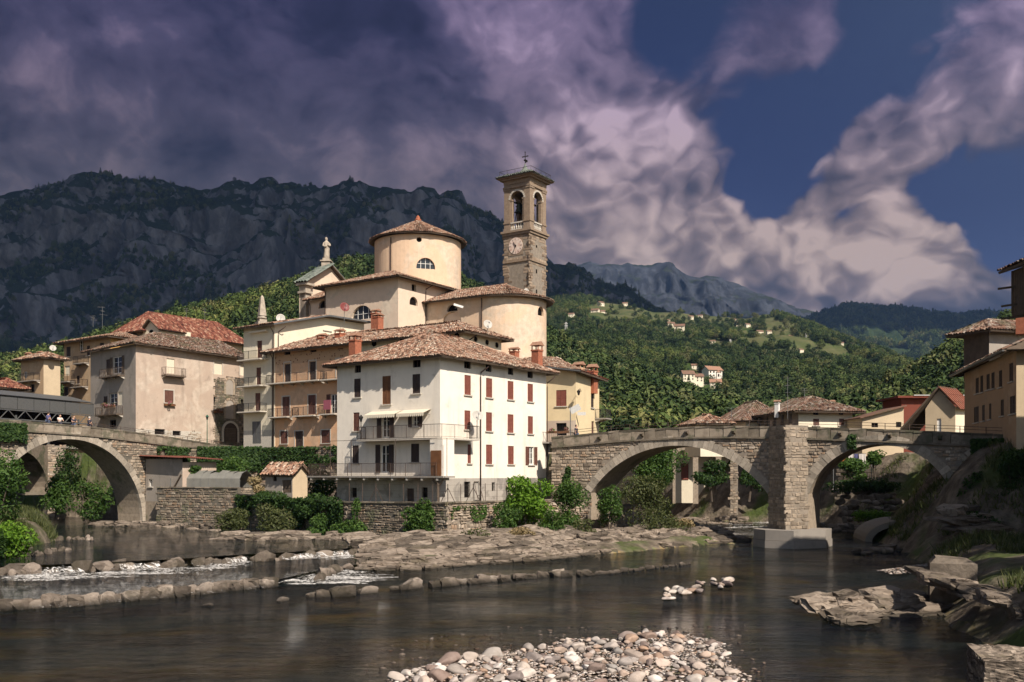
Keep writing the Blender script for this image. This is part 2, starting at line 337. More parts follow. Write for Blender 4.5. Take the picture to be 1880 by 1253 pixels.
    # joinery, metal, glass
    simple('brown_shutter', (0.125, 0.055, 0.038), 0.65, var=0.3, scale=3.0)
    simple('red_shutter', (0.20, 0.065, 0.045), 0.65, var=0.3, scale=3.0)
    simple('dark_shutter', (0.055, 0.037, 0.030), 0.65, var=0.3, scale=3.0)
    simple('wood_door', (0.17, 0.075, 0.032), 0.6, var=0.4, scale=2.5)
    simple('old_wood', (0.12, 0.088, 0.062), 0.8, var=0.5, scale=2.0)
    simple('white_paint', (0.72, 0.70, 0.65), 0.5, var=0.15)
    simple('sill_stone', (0.50, 0.455, 0.385), 0.85, var=0.3)
    simple('iron', (0.040, 0.036, 0.034), 0.55, metal=0.5, var=0.3)
    simple('rust_iron', (0.085, 0.060, 0.047), 0.7, metal=0.3, var=0.4)
    simple('pipe', (0.075, 0.047, 0.037), 0.5, metal=0.4, var=0.2)
    simple('grey_metal', (0.16, 0.162, 0.158), 0.5, metal=0.5, var=0.2)
    simple('pale_metal', (0.50, 0.49, 0.46), 0.45, metal=0.2, var=0.2)
    simple('dish_paint', (0.42, 0.395, 0.35), 0.5, var=0.1)
    simple('red_dish', (0.17, 0.04, 0.035), 0.5, var=0.15)
    simple('brick', (0.36, 0.125, 0.068), 0.9, var=0.5, scale=5.0)
    simple('pale_brick', (0.52, 0.33, 0.20), 0.9, var=0.4, scale=5.0)
    simple('bronze', (0.055, 0.06, 0.045), 0.5, metal=0.7, var=0.3)
    simple('statue_stone', (0.40, 0.34, 0.27), 0.9, var=0.5, scale=2.0)
    simple('awning', (0.64, 0.57, 0.44), 0.9, var=0.1)
    simple('plastic_net', (0.20, 0.195, 0.17), 0.6, var=0.3, scale=1.5)
    simple('skin', (0.50, 0.30, 0.21), 0.6, var=0.05); simple('hair', (0.05, 0.035, 0.028), 0.7); simple('grey_hair', (0.45, 0.42, 0.39), 0.7)
    for nm, c in (('cloth_blue', (0.09, 0.09, 0.19)), ('cloth_white', (0.60, 0.55, 0.50)), ('cloth_dark', (0.035, 0.035, 0.05)), ('cloth_red', (0.28, 0.05, 0.04)), ('cloth_orange', (0.62, 0.13, 0.05)), ('cloth_jeans', (0.06, 0.075, 0.12)), ('sign_blue', (0.05, 0.10, 0.25)), ('sign_green', (0.03, 0.10, 0.06))):
        simple(nm, c, 0.85, var=0.15)
    m, b, p, o = newmat('glass'); P = b.pos(); n = b.noise(P, 0.6, 2)
    setp(b, p, color=b.mix(n, (0.010, 0.012, 0.014), (0.03, 0.033, 0.034)), rough=0.08, spec=0.6)
    m, b, p, o = newmat('dark_inside'); setp(b, p, color=(0.012, 0.010, 0.009), rough=1.0, spec=0.0)  # near-black colour stands in for the shade inside openings
    m, b, p, o = newmat('clock_face'); P = b.pos(); n = b.noise(P, 2.0, 6, 0.65)
    setp(b, p, color=b.mix(b.rng(n, 0.4, 0.7), (0.62, 0.52, 0.44), (0.50, 0.33, 0.26)), rough=0.9)
    m, b, p, o = newmat('frieze'); P = b.pos()
    v = b.n('ShaderNodeTexVoronoi', {'Vector': P, 'Scale': 2.6}, out=0)
    setp(b, p, color=b.mix(b.rng(v, 0.22, 0.30), (0.20, 0.10, 0.06), (0.46, 0.30, 0.18)), rough=0.9)
    # foliage
    def leaf(name, c0, c1, c2, trans=0.35):
        m, b, p, o = newmat(name); oi = b.n('ShaderNodeObjectInfo', out=None)
        t = b.math('FRACT', b.math('ADD', tintn(b), b.math('MULTIPLY', oi.outputs['Random'], 0.0)))
        c = b.ramp(t, [(0.0, c0), (0.5, c1), (1.0, c2)])
        big = b.noise(b.pos(), 0.35, 3)
        c = b.mix(b.math('MULTIPLY', b.rng(big, 0.35, 0.7), 0.45), c, b.mix(1.0, c, (0.62, 0.70, 0.62), 'MULTIPLY'))
        setp(b, p, color=c, rough=0.6, spec=0.2)
        tr = b.n('ShaderNodeBsdfTranslucent', {'Color': b.mix(1.0, c, (1.0, 1.15, 0.55), 'MULTIPLY')})
        b.nt.links.new(b.n('ShaderNodeMixShader', {0: trans, 1: p.outputs[0], 2: tr}), o.inputs[0])
    leaf('leaf_bright', (0.045, 0.105, 0.010), (0.115, 0.225, 0.020), (0.20, 0.315, 0.035))
    leaf('leaf_mid', (0.026, 0.060, 0.014), (0.058, 0.112, 0.023), (0.110, 0.175, 0.038))
    leaf('leaf_dark', (0.018, 0.042, 0.013), (0.038, 0.076, 0.019), (0.072, 0.120, 0.030))
    leaf('leaf_olive', (0.045, 0.060, 0.020), (0.085, 0.100, 0.036), (0.150, 0.155, 0.065))
    leaf('leaf_dry', (0.16, 0.115, 0.055), (0.25, 0.185, 0.095), (0.36, 0.28, 0.16), 0.2)
    leaf('flower', (0.30, 0.045, 0.055), (0.40, 0.12, 0.16), (0.46, 0.28, 0.30), 0.2)
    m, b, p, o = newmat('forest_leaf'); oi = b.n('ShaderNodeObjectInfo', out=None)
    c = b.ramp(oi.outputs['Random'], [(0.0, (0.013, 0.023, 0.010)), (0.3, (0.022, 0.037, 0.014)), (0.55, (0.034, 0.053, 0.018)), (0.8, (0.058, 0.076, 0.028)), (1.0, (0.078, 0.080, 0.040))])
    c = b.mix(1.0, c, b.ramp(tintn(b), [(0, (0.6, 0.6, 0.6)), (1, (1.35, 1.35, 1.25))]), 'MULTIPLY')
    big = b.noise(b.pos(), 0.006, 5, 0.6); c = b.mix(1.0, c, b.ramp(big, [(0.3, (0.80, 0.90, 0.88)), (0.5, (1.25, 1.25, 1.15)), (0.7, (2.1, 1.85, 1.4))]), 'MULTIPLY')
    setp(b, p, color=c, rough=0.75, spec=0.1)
    simple('bark', (0.085, 0.066, 0.050), 0.95, var=0.4, scale=4.0)
    # ground
    m, b, p, o = newmat('earth'); P = b.pos(); n = b.noise(P, 0.8, 8, 0.68); n2 = b.noise(P, 0.15, 4); v = b.n('ShaderNodeTexVoronoi', {'Vector': P, 'Scale': 2.2}, out=0)
    c = b.mix(b.rng(n, 0.35, 0.7), (0.075, 0.060, 0.045), (0.20, 0.165, 0.125))
    c = b.mix(b.rng(n2, 0.48, 0.62), c, b.mix(n, (0.035, 0.055, 0.016), (0.08, 0.10, 0.03)))
    setp(b, p, color=c, rough=0.97, normal=bump(b, b.math('ADD', n, b.math('MULTIPLY', v, 0.5)), 0.8, 0.2), spec=0.1)
    m, b, p, o = newmat('river_bed'); P = b.pos(); n = b.noise(P, 0.28, 6, 0.6); v = b.n('ShaderNodeTexVoronoi', {'Vector': P, 'Scale': 2.6}, out=None)
    c = b.mix(b.math('MULTIPLY', b.rng(v.outputs[0], 0.1, 0.55), 0.8), b.mix(0.5, v.outputs[1], (0.30, 0.23, 0.13), 'MIX'), (0.05, 0.042, 0.025))
    c = b.mix(0.75, c, (0.26, 0.20, 0.105))
    c = b.mix(b.rng(n, 0.40, 0.60), c, (0.035, 0.036, 0.020))
    setp(b, p, color=c, rough=0.95, spec=0.1)
    m, b, p, o = newmat('street_stone'); P = b.pos(); n = b.noise(P, 1.5, 6, 0.65)
    setp(b, p, color=b.mix(n, (0.14, 0.125, 0.11), (0.27, 0.245, 0.21)), rough=0.95)
    # water: clear over its bed, mirror by Fresnel
    def water(name, tint, wav, chop, deep=0.55):
        m, b, p, o = newmat(name); P = b.pos()
        a = b.noise(b.mapv(P, (0.55, 1.15, 1.0), (0, 0, 0.25)), 1.5, 5, 0.62, 0.9); c = b.noise(b.mapv(P, (0.30, 1.0, 1.0), (0, 0, -0.12)), 4.2, 5, 0.62, 0.3); e = b.noise(P, 0.10, 3)
        mask = b.rng(e, 0.35, 0.65, 0.45, 1.25)
        h = b.math('MULTIPLY', b.math('ADD', b.math('MULTIPLY', a, 1.0), b.math('MULTIPLY', c, chop)), mask)
        nrm = bump(b, h, 1.0, wav)
        gl = b.n('ShaderNodeBsdfGlossy', {'Color': (1, 1, 1, 1), 'Roughness': 0.02, 'Normal': nrm})
        tr = b.n('ShaderNodeBsdfTransparent', {'Color': (*tint, 1)})
        df = b.n('ShaderNodeBsdfDiffuse', {'Color': (0.006, 0.010, 0.010, 1)})
        body = b.n('ShaderNodeMixShader', {0: b.rng(b.noise(b.mapv(P, (0.7, 1.6, 1.0)), 0.16, 4, 0.6), 0.36, 0.62, deep - 0.45, min(1.0, deep + 0.3)), 1: tr, 2: df})
        fr = b.n('ShaderNodeFresnel', {'IOR': 1.33, 'Normal': nrm})
        b.nt.links.new(b.n('ShaderNodeMixShader', {0: fr, 1: body, 2: gl}), o.inputs[0]); b.nt.nodes.remove(p)
    water('river_water', (0.60, 0.55, 0.36), 0.20, 0.60, 0.52)
    water('pool_water', (0.40, 0.42, 0.30), 0.14, 0.40, 0.8)
    m, b, p, o = newmat('foam'); P = b.pos(); n = b.noise(b.mapv(P, (1.0, 1.9, 0.6)), 4.0, 7, 0.72, 0.8)
    setp(b, p, color=(0.58, 0.56, 0.53), rough=0.7, normal=bump(b, n, 0.7, 0.1))
    tr = b.n('ShaderNodeBsdfTransparent')
    b.nt.links.new(b.n('ShaderNodeMixShader', {0: b.rng(b.math('ADD', n, b.math('MULTIPLY', tintn(b), 0.35)), 0.65, 0.80), 1: tr, 2: p.outputs[0]}), o.inputs[0])
    # hills
    def hill(name, forest, forest2, rock, rock_th, scale, meadow=None):
        m, b, p, o = newmat(name); P = b.pos(); g = b.n('ShaderNodeNewGeometry', out=1)
        n = b.noise(P, scale, 8, 0.66); n3 = b.noise(P, scale * 9, 5, 0.7)
        c = b.mix(b.rng(b.math('ADD', b.math('MULTIPLY', n, 0.6), b.math('MULTIPLY', n3, 0.4)), 0.38, 0.64), forest, forest2)
        if rock:
            up = b.n('ShaderNodeSeparateXYZ', {0: g}, out=2)
            rn = b.noise(b.mapv(P, (1.0, 1.0, 0.35)), scale * 2.6, 8, 0.68)
            k = b.rng(b.math('ADD', b.math('MULTIPLY', b.math('SUBTRACT', 1.0, up), 1.0), b.math('MULTIPLY', rn, 1.0)), rock_th, rock_th + 0.12)
            c = b.mix(k, c, b.mix(b.rng(rn, 0.40, 0.66), sc(rock, 0.40), rock))
        setp(b, p, color=c, rough=0.98, spec=0.03, normal=bump(b, b.math('ADD', n3, n), 1.0, 2.2 / scale * 0.01))
    hill('mountain_forest', (0.014, 0.024, 0.014), (0.028, 0.039, 0.020), (0.155, 0.16, 0.18), 0.74, 0.009)
    hill('far_rock', (0.020, 0.027, 0.019), (0.034, 0.041, 0.026), (0.052, 0.058, 0.070), 0.50, 0.004)
    hill('far_forest', (0.020, 0.034, 0.016), (0.042, 0.058, 0.024), None, 0, 0.008)
    hill('hill_ground', (0.030, 0.050, 0.016), (0.060, 0.085, 0.026), None, 0, 0.02)
    m, b, p, o = newmat('meadow'); P = b.pos(); n = b.noise(P, 0.03, 7, 0.6)
    setp(b, p, color=b.mix(b.rng(n, 0.35, 0.68), (0.062, 0.078, 0.030), (0.112, 0.108, 0.052)), rough=0.95, spec=0.05)
    simple('cloud_white', (0.8, 0.8, 0.8), 1.0, var=0.0, spec=0.0)
make_materials()
# ---------------------------------------------------------------- terrain and water
def sdist(px_, py_, poly):
    """signed distance to a polygon, positive inside"""
    d2 = np.full(px_.shape, 1e12); ins = np.zeros(px_.shape, bool); n = len(poly)
    for i in range(n):
        ax, ay = poly[i]; bx, by = poly[(i + 1) % n]; ex, ey = bx - ax, by - ay
        t = np.clip(((px_ - ax) * ex + (py_ - ay) * ey) / (ex * ex + ey * ey + 1e-9), 0, 1)
        d2 = np.minimum(d2, (px_ - ax - t * ex) ** 2 + (py_ - ay - t * ey) ** 2)
        c = ((ay > py_) != (by > py_)) & (px_ < (bx - ax) * (py_ - ay) / (by - ay + 1e-12) + ax)
        ins ^= c
    d = np.sqrt(d2); return np.where(ins, d, -d)
TOWN = [(-37.5, 110), (-29, 110.8), (-17.5, 103.8), (-14, 94), (2.6, 92.6), (5.6, 89.6), (8.5, 93), (11, 103), (13, 125), (15, 160), (18, 260), (60, 9000), (-2500, 9000), (-150, 260), (-120, 150), (-70, 124), (-52, 114), (-40, 107.5)]
TERRACE = [(-38, 104), (-37, 101.5), (-28, 98.2), (-21, 90), (-14, 80.9), (-5.1, 74.5), (3.2, 86), (7, 87.8), (9, 94), (5, 100), (-38, 112)]
SHELF = [(-40, 101), (-30, 95), (-22, 87), (-16, 77), (-11, 67.5), (-6.5, 64), (2, 70.2), (8, 75.2), (13, 80), (19, 84.5), (19, 87), (11.5, 90), (10, 95), (-30, 110), (-40, 107)]
RBANK = [(23.5, -60), (20.5, 28), (20.5, 37), (23, 45), (27, 53), (30, 61), (32, 68), (35, 74), (39, 84), (80, 84), (80, -60)]
RHIGH = [(36.5, 71), (39.5, 84), (45, 92), (47, 104), (41, 118), (31, 128), (27, 150), (28, 260), (70, 9000), (6000, 9000), (6000, -3000), (60, -3000), (50, 20), (45, 50), (39, 66)]
LBANK = [(-31.5, 53), (-33.5, 62), (-38.5, 77), (-44, 87), (-46.5, 92), (-52, 95), (-90, 110), (-90, 30), (-35, 30)]
LHIGH = [(-52, 84), (-57, 96), (-75, 107), (-120, 132), (-200, 190), (-2500, 1600), (-6000, 1600), (-6000, -3000), (-70, -3000), (-60, 30), (-52, 65)]
def sm(t): t = np.clip(t, 0, 1); return t * t * (3 - 2 * t)
def ground_z(x, y):
    x = np.asarray(x, float); y = np.asarray(y, float)
    nz = fbm(x * 0.22, y * 0.22, 3.3, 4) - 0.5; nf = fbm(x * 0.9, y * 0.9, 1.3, 3) - 0.5
    z = -1.25 + 0.7 * nz
    # shallows round the gravel bar
    bar = 1 - np.hypot((x - 1.7) / 9.5, (y - 23) / 15.0); z = np.maximum(z, -0.95 + 1.9 * sm(bar * 1.25) - 0.62 * (1 - sm((bar - 0.25) * 4)) * sm(bar * 1.25) + 0.25 * nz)
    z = np.where(bar > 0.30, np.minimum(z, 0.10 + 0.15 * nz), z)
    def lay(z, poly, top, ramp, base=-1.2, wob=1.0):
        d = sdist(x, y, poly) + wob * (nz * 2.2 + nf * 0.6) - (0.95 if wob == 0 else 0)
        return np.maximum(z, base + (top - base) * sm((d + ramp) / ramp) + (0.5 * nf + 0.6 * nz) * (wob > 0) * sm((d + ramp) / ramp))
    z = lay(z, SHELF, 0.50, 4.5); z = lay(z, TERRACE, 3.4, 0.5, -1.2, 0.0); z = lay(z, TOWN, 8.5, 0.4, -1.2, 0.0)
    z = lay(z, LBANK, 2.4, 3.5); z = lay(z, LHIGH, 8.4, 6.0)
    z = lay(z, RBANK, 2.0, 6.0); z = lay(z, RHIGH, 8.3, 9.5)
    return z
def axis(lo, hi, step, far_lo, far_hi):
    a = list(np.arange(lo, hi + step, step)); s = step
    while a[-1] < far_hi: s *= 1.35; a.append(a[-1] + s)
    s = step
    while a[0] > far_lo: s *= 1.35; a.insert(0, a[0] - s)
    return np.array(a)
def grid_faces(nx, ny):
    i = np.arange(nx * ny).reshape(ny, nx)
    return np.stack([i[:-1, :-1], i[:-1, 1:], i[1:, 1:], i[1:, :-1]], -1).reshape(-1, 4)
gx, gy = axis(-62, 62, 0.62, -6000, 6000), axis(18, 135, 0.62, -2500, 8800)
GX, GY = np.meshgrid(gx, gy); GZ = ground_z(GX, GY)
GZ = np.where(np.hypot(GX, GY - 90) > 420, np.minimum(GZ, 6.0), GZ)
gf = grid_faces(len(gx), len(gy)); gv = np.stack([GX, GY, GZ], -1).reshape(-1, 3)
gme = np_mesh('ground', gv, gf, MATS['earth'], smooth=True)
gme.materials.append(MATS['river_bed']); fz = gv[gf].mean(1)[:, 2]
gme.polygons.foreach_set('material_index', (fz < 0.02).astype(np.int32))
ground = struct(put('ground', gme))
def gz(x, y): return float(ground_z(np.array([x]), np.array([y]))[0])

def flat_poly(name, pts, z, mat):
    mb = MB(); mb.add([(x, y, z) for x, y in pts], [tuple(range(len(pts)))]); o = mb.build(name, mat); return struct(o)
def lip(pts, z): return [(at(px, py, (EZ - z) * F / (py - HY)).x, (EZ - z) * F / (py - HY)) for px, py in pts]
W1 = lip([(-160, 1046), (0, 1040), (150, 1035), (300, 1028), (450, 1018), (560, 1012), (640, 1007), (700, 1001)], 0.8)
W2 = lip([(-160, 1116), (0, 1108), (150, 1099), (300, 1086), (420, 1075), (505, 1066)], 0.3)
flat_poly('river', [(-400, -400), (400, -400), (400, 300), (-400, 300)], 0.0, MATS['river_water'])
flat_poly('upper_pool', W1 + [(-7, 74), (-14, 80), (-20, 89), (-28, 99), (-38, 107), (-60, 126), (-140, 172), (-150, 110), (-62, 92), (-45, 82), (-38, 55)], 0.8, MATS['pool_water'])
flat_poly('middle_pool', W2 + [(-11.2, 57.5), (-9.2, 61.0), (-9.6, 69)] + W1[::-1], 0.3, MATS['pool_water'])

# ---------------------------------------------------------------- mountains and hills
HILLS = {}
def ridge(name, crest, Yc, Yb, zb, mat, cols, rows, amp, freq, prof=1.0, cliff=0.0, back=0.35, x_rng=(-700, 2600), rib=1.0, jag=0.0):
    """a mountainside from its foot (Yb, zb) to its crest, then down the far side; crest in bearings, at its own distance"""
    cxs = np.array([c[0] for c in crest], float); cys = np.array([c[1] for c in crest], float)
    px = np.linspace(x_rng[0], x_rng[1], cols); cy = np.interp(px, cxs, cys)
    v = np.concatenate([np.linspace(0, 1, rows), 1 + np.linspace(0.02, 1, max(6, rows // 8)) * back])
    PXg, V = np.meshgrid(px, v); CY = np.broadcast_to(cy, PXg.shape)
    Yc_ = np.interp(PXg, *zip(*Yc)) if isinstance(Yc, list) else Yc
    Yb_ = np.interp(PXg, *zip(*Yb)) if isinstance(Yb, list) else Yb
    zc = EZ + (HY - CY) / F * Yc_
    vv = np.clip(V, 0, 1)
    Y = Yb_ + (Yc_ - Yb_) * V
    h = vv ** prof
    if cliff > 0: h = (1 - cliff) * h + cliff * sm((vv - 0.45) / 0.5)
    Z = zb + (zc - zb) * h; Z = np.where(V > 1, zc - (zc - zb) * 0.9 * ((V - 1) / back), Z)
    X = (PXg - CX) / F * Y
    env = np.sin(np.clip(vv, 0, 1) * math.pi) ** 0.6
    r1 = ridged(X * freq, Y * freq * 0.35, Z * freq * 0.5, 6) - 0.45
    n1 = fbm(X * freq * 2.2, Y * freq * 2.2, Z * freq * 2.2, 5) - 0.5
    Y = Y - amp * rib * r1 * env - amp * 0.30 * rib * (ridged(X * freq * 5.5, Y * freq * 0.6, Z * freq * 0.7, 6) - 0.45) * env
    X = X + amp * 0.35 * (fbm(X * freq * 1.3, Z * freq * 1.3, 7.7, 4) - 0.5) * env
    Z = Z + amp * 0.35 * n1 * env
    if jag: Z = Z + jag * (fbm(X * freq * 9, 3.1, 0.0, 4) - 0.58) * sm((V - 0.8) / 0.2) * (V <= 1.05)
    vs = np.stack([X, Y, Z], -1).reshape(-1, 3); fs = grid_faces(cols, len(v))
    HILLS[name] = (np.stack([X, Y, Z], -1), PXg, V)
    return struct(put(name, np_mesh(name, vs, fs, MATS[mat], smooth=True)))
C1 = [(-900, 420), (-300, 400), (-100, 385), (0, 372), (50, 358), (100, 345), (145, 338), (200, 341), (260, 341), (300, 345), (340, 352), (390, 361), (415, 352), (440, 345), (470, 340), (500, 335), (525, 341), (545, 339), (580, 343), (640, 339), (665, 346), (680, 353), (740, 349), (790, 351), (815, 347), (832, 352), (845, 367), (870, 382), (885, 388), (915, 411), (960, 442), (1000, 466), (1030, 481), (1060, 497), (1110, 522), (1170, 548), (1250, 585), (1400, 650), (1600, 740), (2600, 800)]
ridge('mountain', C1, 3000, [(-700, 900), (700, 900), (1100, 1300), (2600, 1500)], 0, 'mountain_forest', 620, 170, 400, 0.0036, 1.2, 0.40, jag=70)
C2 = [(400, 560), (900, 520), (1000, 500), (1040, 491), (1075, 483), (1110, 487), (1150, 485), (1200, 487), (1232, 487), (1250, 499), (1262, 506), (1290, 509), (1312, 507), (1330, 513), (1355, 521), (1375, 531), (1400, 541), (1430, 555), (1460, 567), (1500, 573), (1540, 580), (1700, 610), (2600, 700)]
ridge('rocky_mountain', C2, 6200, 3600, 0, 'far_rock', 420, 130, 720, 0.0024, 1.1, 0.35, x_rng=(700, 2100), jag=40)
C3 = [(900, 700), (1300, 640), (1420, 600), (1480, 588), (1510, 578), (1545, 566), (1565, 562), (1590, 565), (1620, 571), (1640, 568), (1680, 574), (1705, 581), (1730, 578), (1760, 584), (1800, 578), (1815, 576), (1840, 583), (1900, 588), (2100, 600), (2600, 560)]
ridge('far_hill', C3, 4300, 2000, 0, 'far_forest', 320, 90, 330, 0.0028, 0.9, 0.0, x_rng=(1100, 2600), jag=20)
C4 = [(-400, 640), (500, 600), (800, 572), (930, 560), (1000, 553), (1060, 546), (1110, 556), (1160, 562), (1200, 574), (1240, 574), (1290, 580), (1330, 582), (1370, 586), (1400, 578), (1425, 577), (1460, 590), (1500, 604), (1540, 622), (1580, 636), (1640, 655), (1680, 676), (1720, 703), (1780, 725), (1900, 745), (2600, 770)]
ridge('middle_hill', C4, [(-400, 1300), (1000, 1900), (1400, 1800), (1640, 1300), (1800, 900), (2600, 900)], 260, 5, 'hill_ground', 420, 150, 95, 0.0062, 1.22, 0.0, x_rng=(500, 2400), rib=0.9)
C5 = [(1200, 800), (1400, 790), (1520, 778), (1580, 762), (1620, 744), (1680, 712), (1730, 680), (1765, 655), (1800, 634), (1840, 618), (1900, 600), (2100, 560), (2600, 540)]
ridge('right_hill', C5, [(1200, 330), (2600, 520)], [(1200, 200), (2600, 170)], 6, 'hill_ground', 180, 60, 18, 0.02, 0.9, 0.0, x_rng=(1350, 2600), rib=0.6)
C6 = [(-1200, 720), (-300, 705), (-60, 694), (0, 688), (60, 676), (100, 672), (160, 652), (200, 638), (250, 622), (300, 606), (330, 598), (400, 588), (450, 572), (500, 560), (560, 542), (600, 520), (640, 508), (690, 504), (760, 512), (850, 545), (1000, 640), (1100, 700), (1300, 775), (1500, 790)]
ridge('wooded_hill', C6, [(-1200, 650), (300, 560), (1000, 480), (1500, 330)], [(-1200, 260), (300, 230), (1000, 215), (1500, 210)], 7, 'hill_ground', 300, 80, 26, 0.014, 0.95, 0.0, x_rng=(-1100, 1420), rib=0.6)

# forest: leaf-clump trees set over the slopes by instancing (a mass nobody could count)
def leaf_cloud(n, ctrs, rad, size, seed=0, flat=0.8, shell=0.72, droop=0.0, out=0.7):
    """n leaf quads through a set of lobes; returns verts, faces, tint"""
    r = np.random.RandomState(seed); ctrs = np.asarray(ctrs, float); rad = np.asarray(rad, float)
    if rad.ndim == 1: rad = np.repeat(rad[:, None], 3, 1)
    w = (rad.prod(1)) ** (2 / 3.0); k = r.choice(len(ctrs), n, p=w / w.sum())
    d = r.normal(size=(n, 3)); d /= np.linalg.norm(d, axis=1)[:, None]
    rr = shell + (1 - shell) * r.rand(n) ** 0.7; low = r.rand(n) < 0.25; rr = np.where(low, r.rand(n) ** 0.5, rr) + 0.12 * (r.rand(n) - 0.3)
    p = ctrs[k] + d * rad[k] * rr[:, None]; p[:, 2] -= droop * r.rand(n)
    nn = d * out + r.normal(size=(n, 3)) * 0.75 + np.array([0, 0, 0.35]); nn /= np.linalg.norm(nn, axis=1)[:, None]
    a = np.cross(nn, r.normal(size=(n, 3))); a /= np.linalg.norm(a, axis=1)[:, None] + 1e-9; b = np.cross(nn, a)
    s = size * (0.6 + 0.8 * r.rand(n))[:, None]
    q = np.stack([p - a * s, p - b * s * flat * 0.55, p + a * s, p + b * s * flat * 0.55], 1).reshape(-1, 3)
    q = q + nn.repeat(4, 0) * np.tile(np.array([0.0, 0.12, 0.0, 0.12]), n)[:, None] * s.repeat(4, 0)
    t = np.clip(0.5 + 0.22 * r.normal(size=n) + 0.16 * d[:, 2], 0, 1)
    return q, np.arange(4 * n).reshape(-1, 4), t
def forest_proto(kind, seed):
    r = np.random.RandomState(seed)
    if kind == 'cone':
        c = [(0.05 * r.normal(), 0.05 * r.normal(), z) for z in np.linspace(0.15, 1.05, 7)]; q = [0.30 - 0.25 * i / 6 for i in range(7)]
        rad = np.array([(a, a, 0.14) for a in q])
        return leaf_cloud(420, c, rad, 0.06, seed, out=1.3)
    c = [(0, 0, 0.5)]; rad = [(0.36, 0.36, 0.40)]
    for i in range(8):
        a = r.rand() * 6.28; e = r.rand() * 1.9 - 0.5; c.append((0.30 * math.cos(a) * math.cos(e), 0.30 * math.sin(a) * math.cos(e), 0.52 + 0.30 * math.sin(e))); k = 0.16 + 0.10 * r.rand(); rad.append((k, k, k * 0.85))
    return leaf_cloud(520, c, np.array(rad), 0.058, seed, out=1.5)
protos = []
for i, kd in enumerate(('round', 'round', 'round', 'cone')):
    v_, f_, t_ = forest_proto(kd, 11 + i)
    ob = bpy.data.objects.new('forest_tree_shape', np_mesh('forest_tree_shape', v_, f_, MATS['forest_leaf'], t_)); protos.append(ob)
def gn_forest(name, pts, scales, kinds):
    """one mesh of points; each point carries a tree"""
    me = bpy.data.meshes.new(name); me.vertices.add(len(pts)); me.vertices.foreach_set('co', np.asarray(pts, np.float32).ravel())
    for nm, typ, dat in (('size', 'FLOAT', scales), ('kind_of', 'INT', kinds), ('turn', 'FLOAT', np.random.rand(len(pts)) * 6.28)):
        me.attributes.new(nm, typ, 'POINT').data.foreach_set('value', np.asarray(dat, np.float32 if typ == 'FLOAT' else np.int32))
    o = stuff(put(name, me)); ng = bpy.data.node_groups.new(name, 'GeometryNodeTree')
    ng.interface.new_socket('Geometry', in_out='INPUT', socket_type='NodeSocketGeometry'); ng.interface.new_socket('Geometry', in_out='OUTPUT', socket_type='NodeSocketGeometry')
    nn = ng.nodes; L = ng.links.new; gi = nn.new('NodeGroupInput'); go = nn.new('NodeGroupOutput'); m2p = nn.new('GeometryNodeMeshToPoints'); L(gi.outputs[0], m2p.inputs[0])
    def attr(n, t): a = nn.new('GeometryNodeInputNamedAttribute'); a.data_type = t; a.inputs[0].default_value = n; return a.outputs[0]
    inst = nn.new('GeometryNodeInstanceOnPoints'); L(m2p.outputs[0], inst.inputs['Points']); join = nn.new('GeometryNodeGeometryToInstance')
    for ob in reversed(protos):
        oi = nn.new('GeometryNodeObjectInfo'); oi.inputs['Object'].default_value = ob; oi.inputs['As Instance'].default_value = True; L(oi.outputs['Geometry'], join.inputs[0])
    L(join.outputs[0], inst.inputs['Instance']); inst.inputs['Pick Instance'].default_value = True
    L(attr('kind_of', 'INT'), inst.inputs['Instance Index'])
    cb = nn.new('ShaderNodeCombineXYZ'); L(attr('turn', 'FLOAT'), cb.inputs[2]); e2r = nn.new('FunctionNodeEulerToRotation'); L(cb.outputs[0], e2r.inputs[0]); L(e2r.outputs[0], inst.inputs['Rotation'])
    L(attr('size', 'FLOAT'), inst.inputs['Scale']); L(inst.outputs[0], go.inputs[0])
    mod = o.modifiers.new('trees', 'NODES'); mod.node_group = ng
    return o
def sample_hill(name, n, px_rng, v_rng, keep=None, power=1.0):
    G, PXg, V = HILLS[name]; rows, cols = V.shape; r = np.random.RandomState(len(name) * 7 + n)
    A, B, C = G[:-1, :-1], G[:-1, 1:], G[1:, :-1]
    area = np.linalg.norm(np.cross(B - A, C - A), axis=-1); ok = (PXg[:-1, :-1] > px_rng[0]) & (PXg[:-1, :-1] < px_rng[1]) & (V[:-1, :-1] >= v_rng[0]) & (V[:-1, :-1] <= v_rng[1])
    w = np.where(ok, area, 0) / np.maximum(A[..., 1], 1) ** power; w = w.ravel() / w.sum()
    idx = r.choice(len(w), n, p=w); i, j = idx // (cols - 1), idx % (cols - 1); a, b = r.rand(n, 1), r.rand(n, 1)
    p = G[i, j] * (1 - a) * (1 - b) + G[i, j + 1] * a * (1 - b) + G[i + 1, j] * (1 - a) * b + G[i + 1, j + 1] * a * b
    pxs = CX + F * p[:, 0] / p[:, 1]; pys = HY - F * (p[:, 2] - EZ) / p[:, 1]
    if keep is not None: k = keep(p); p = p[k]
    return p
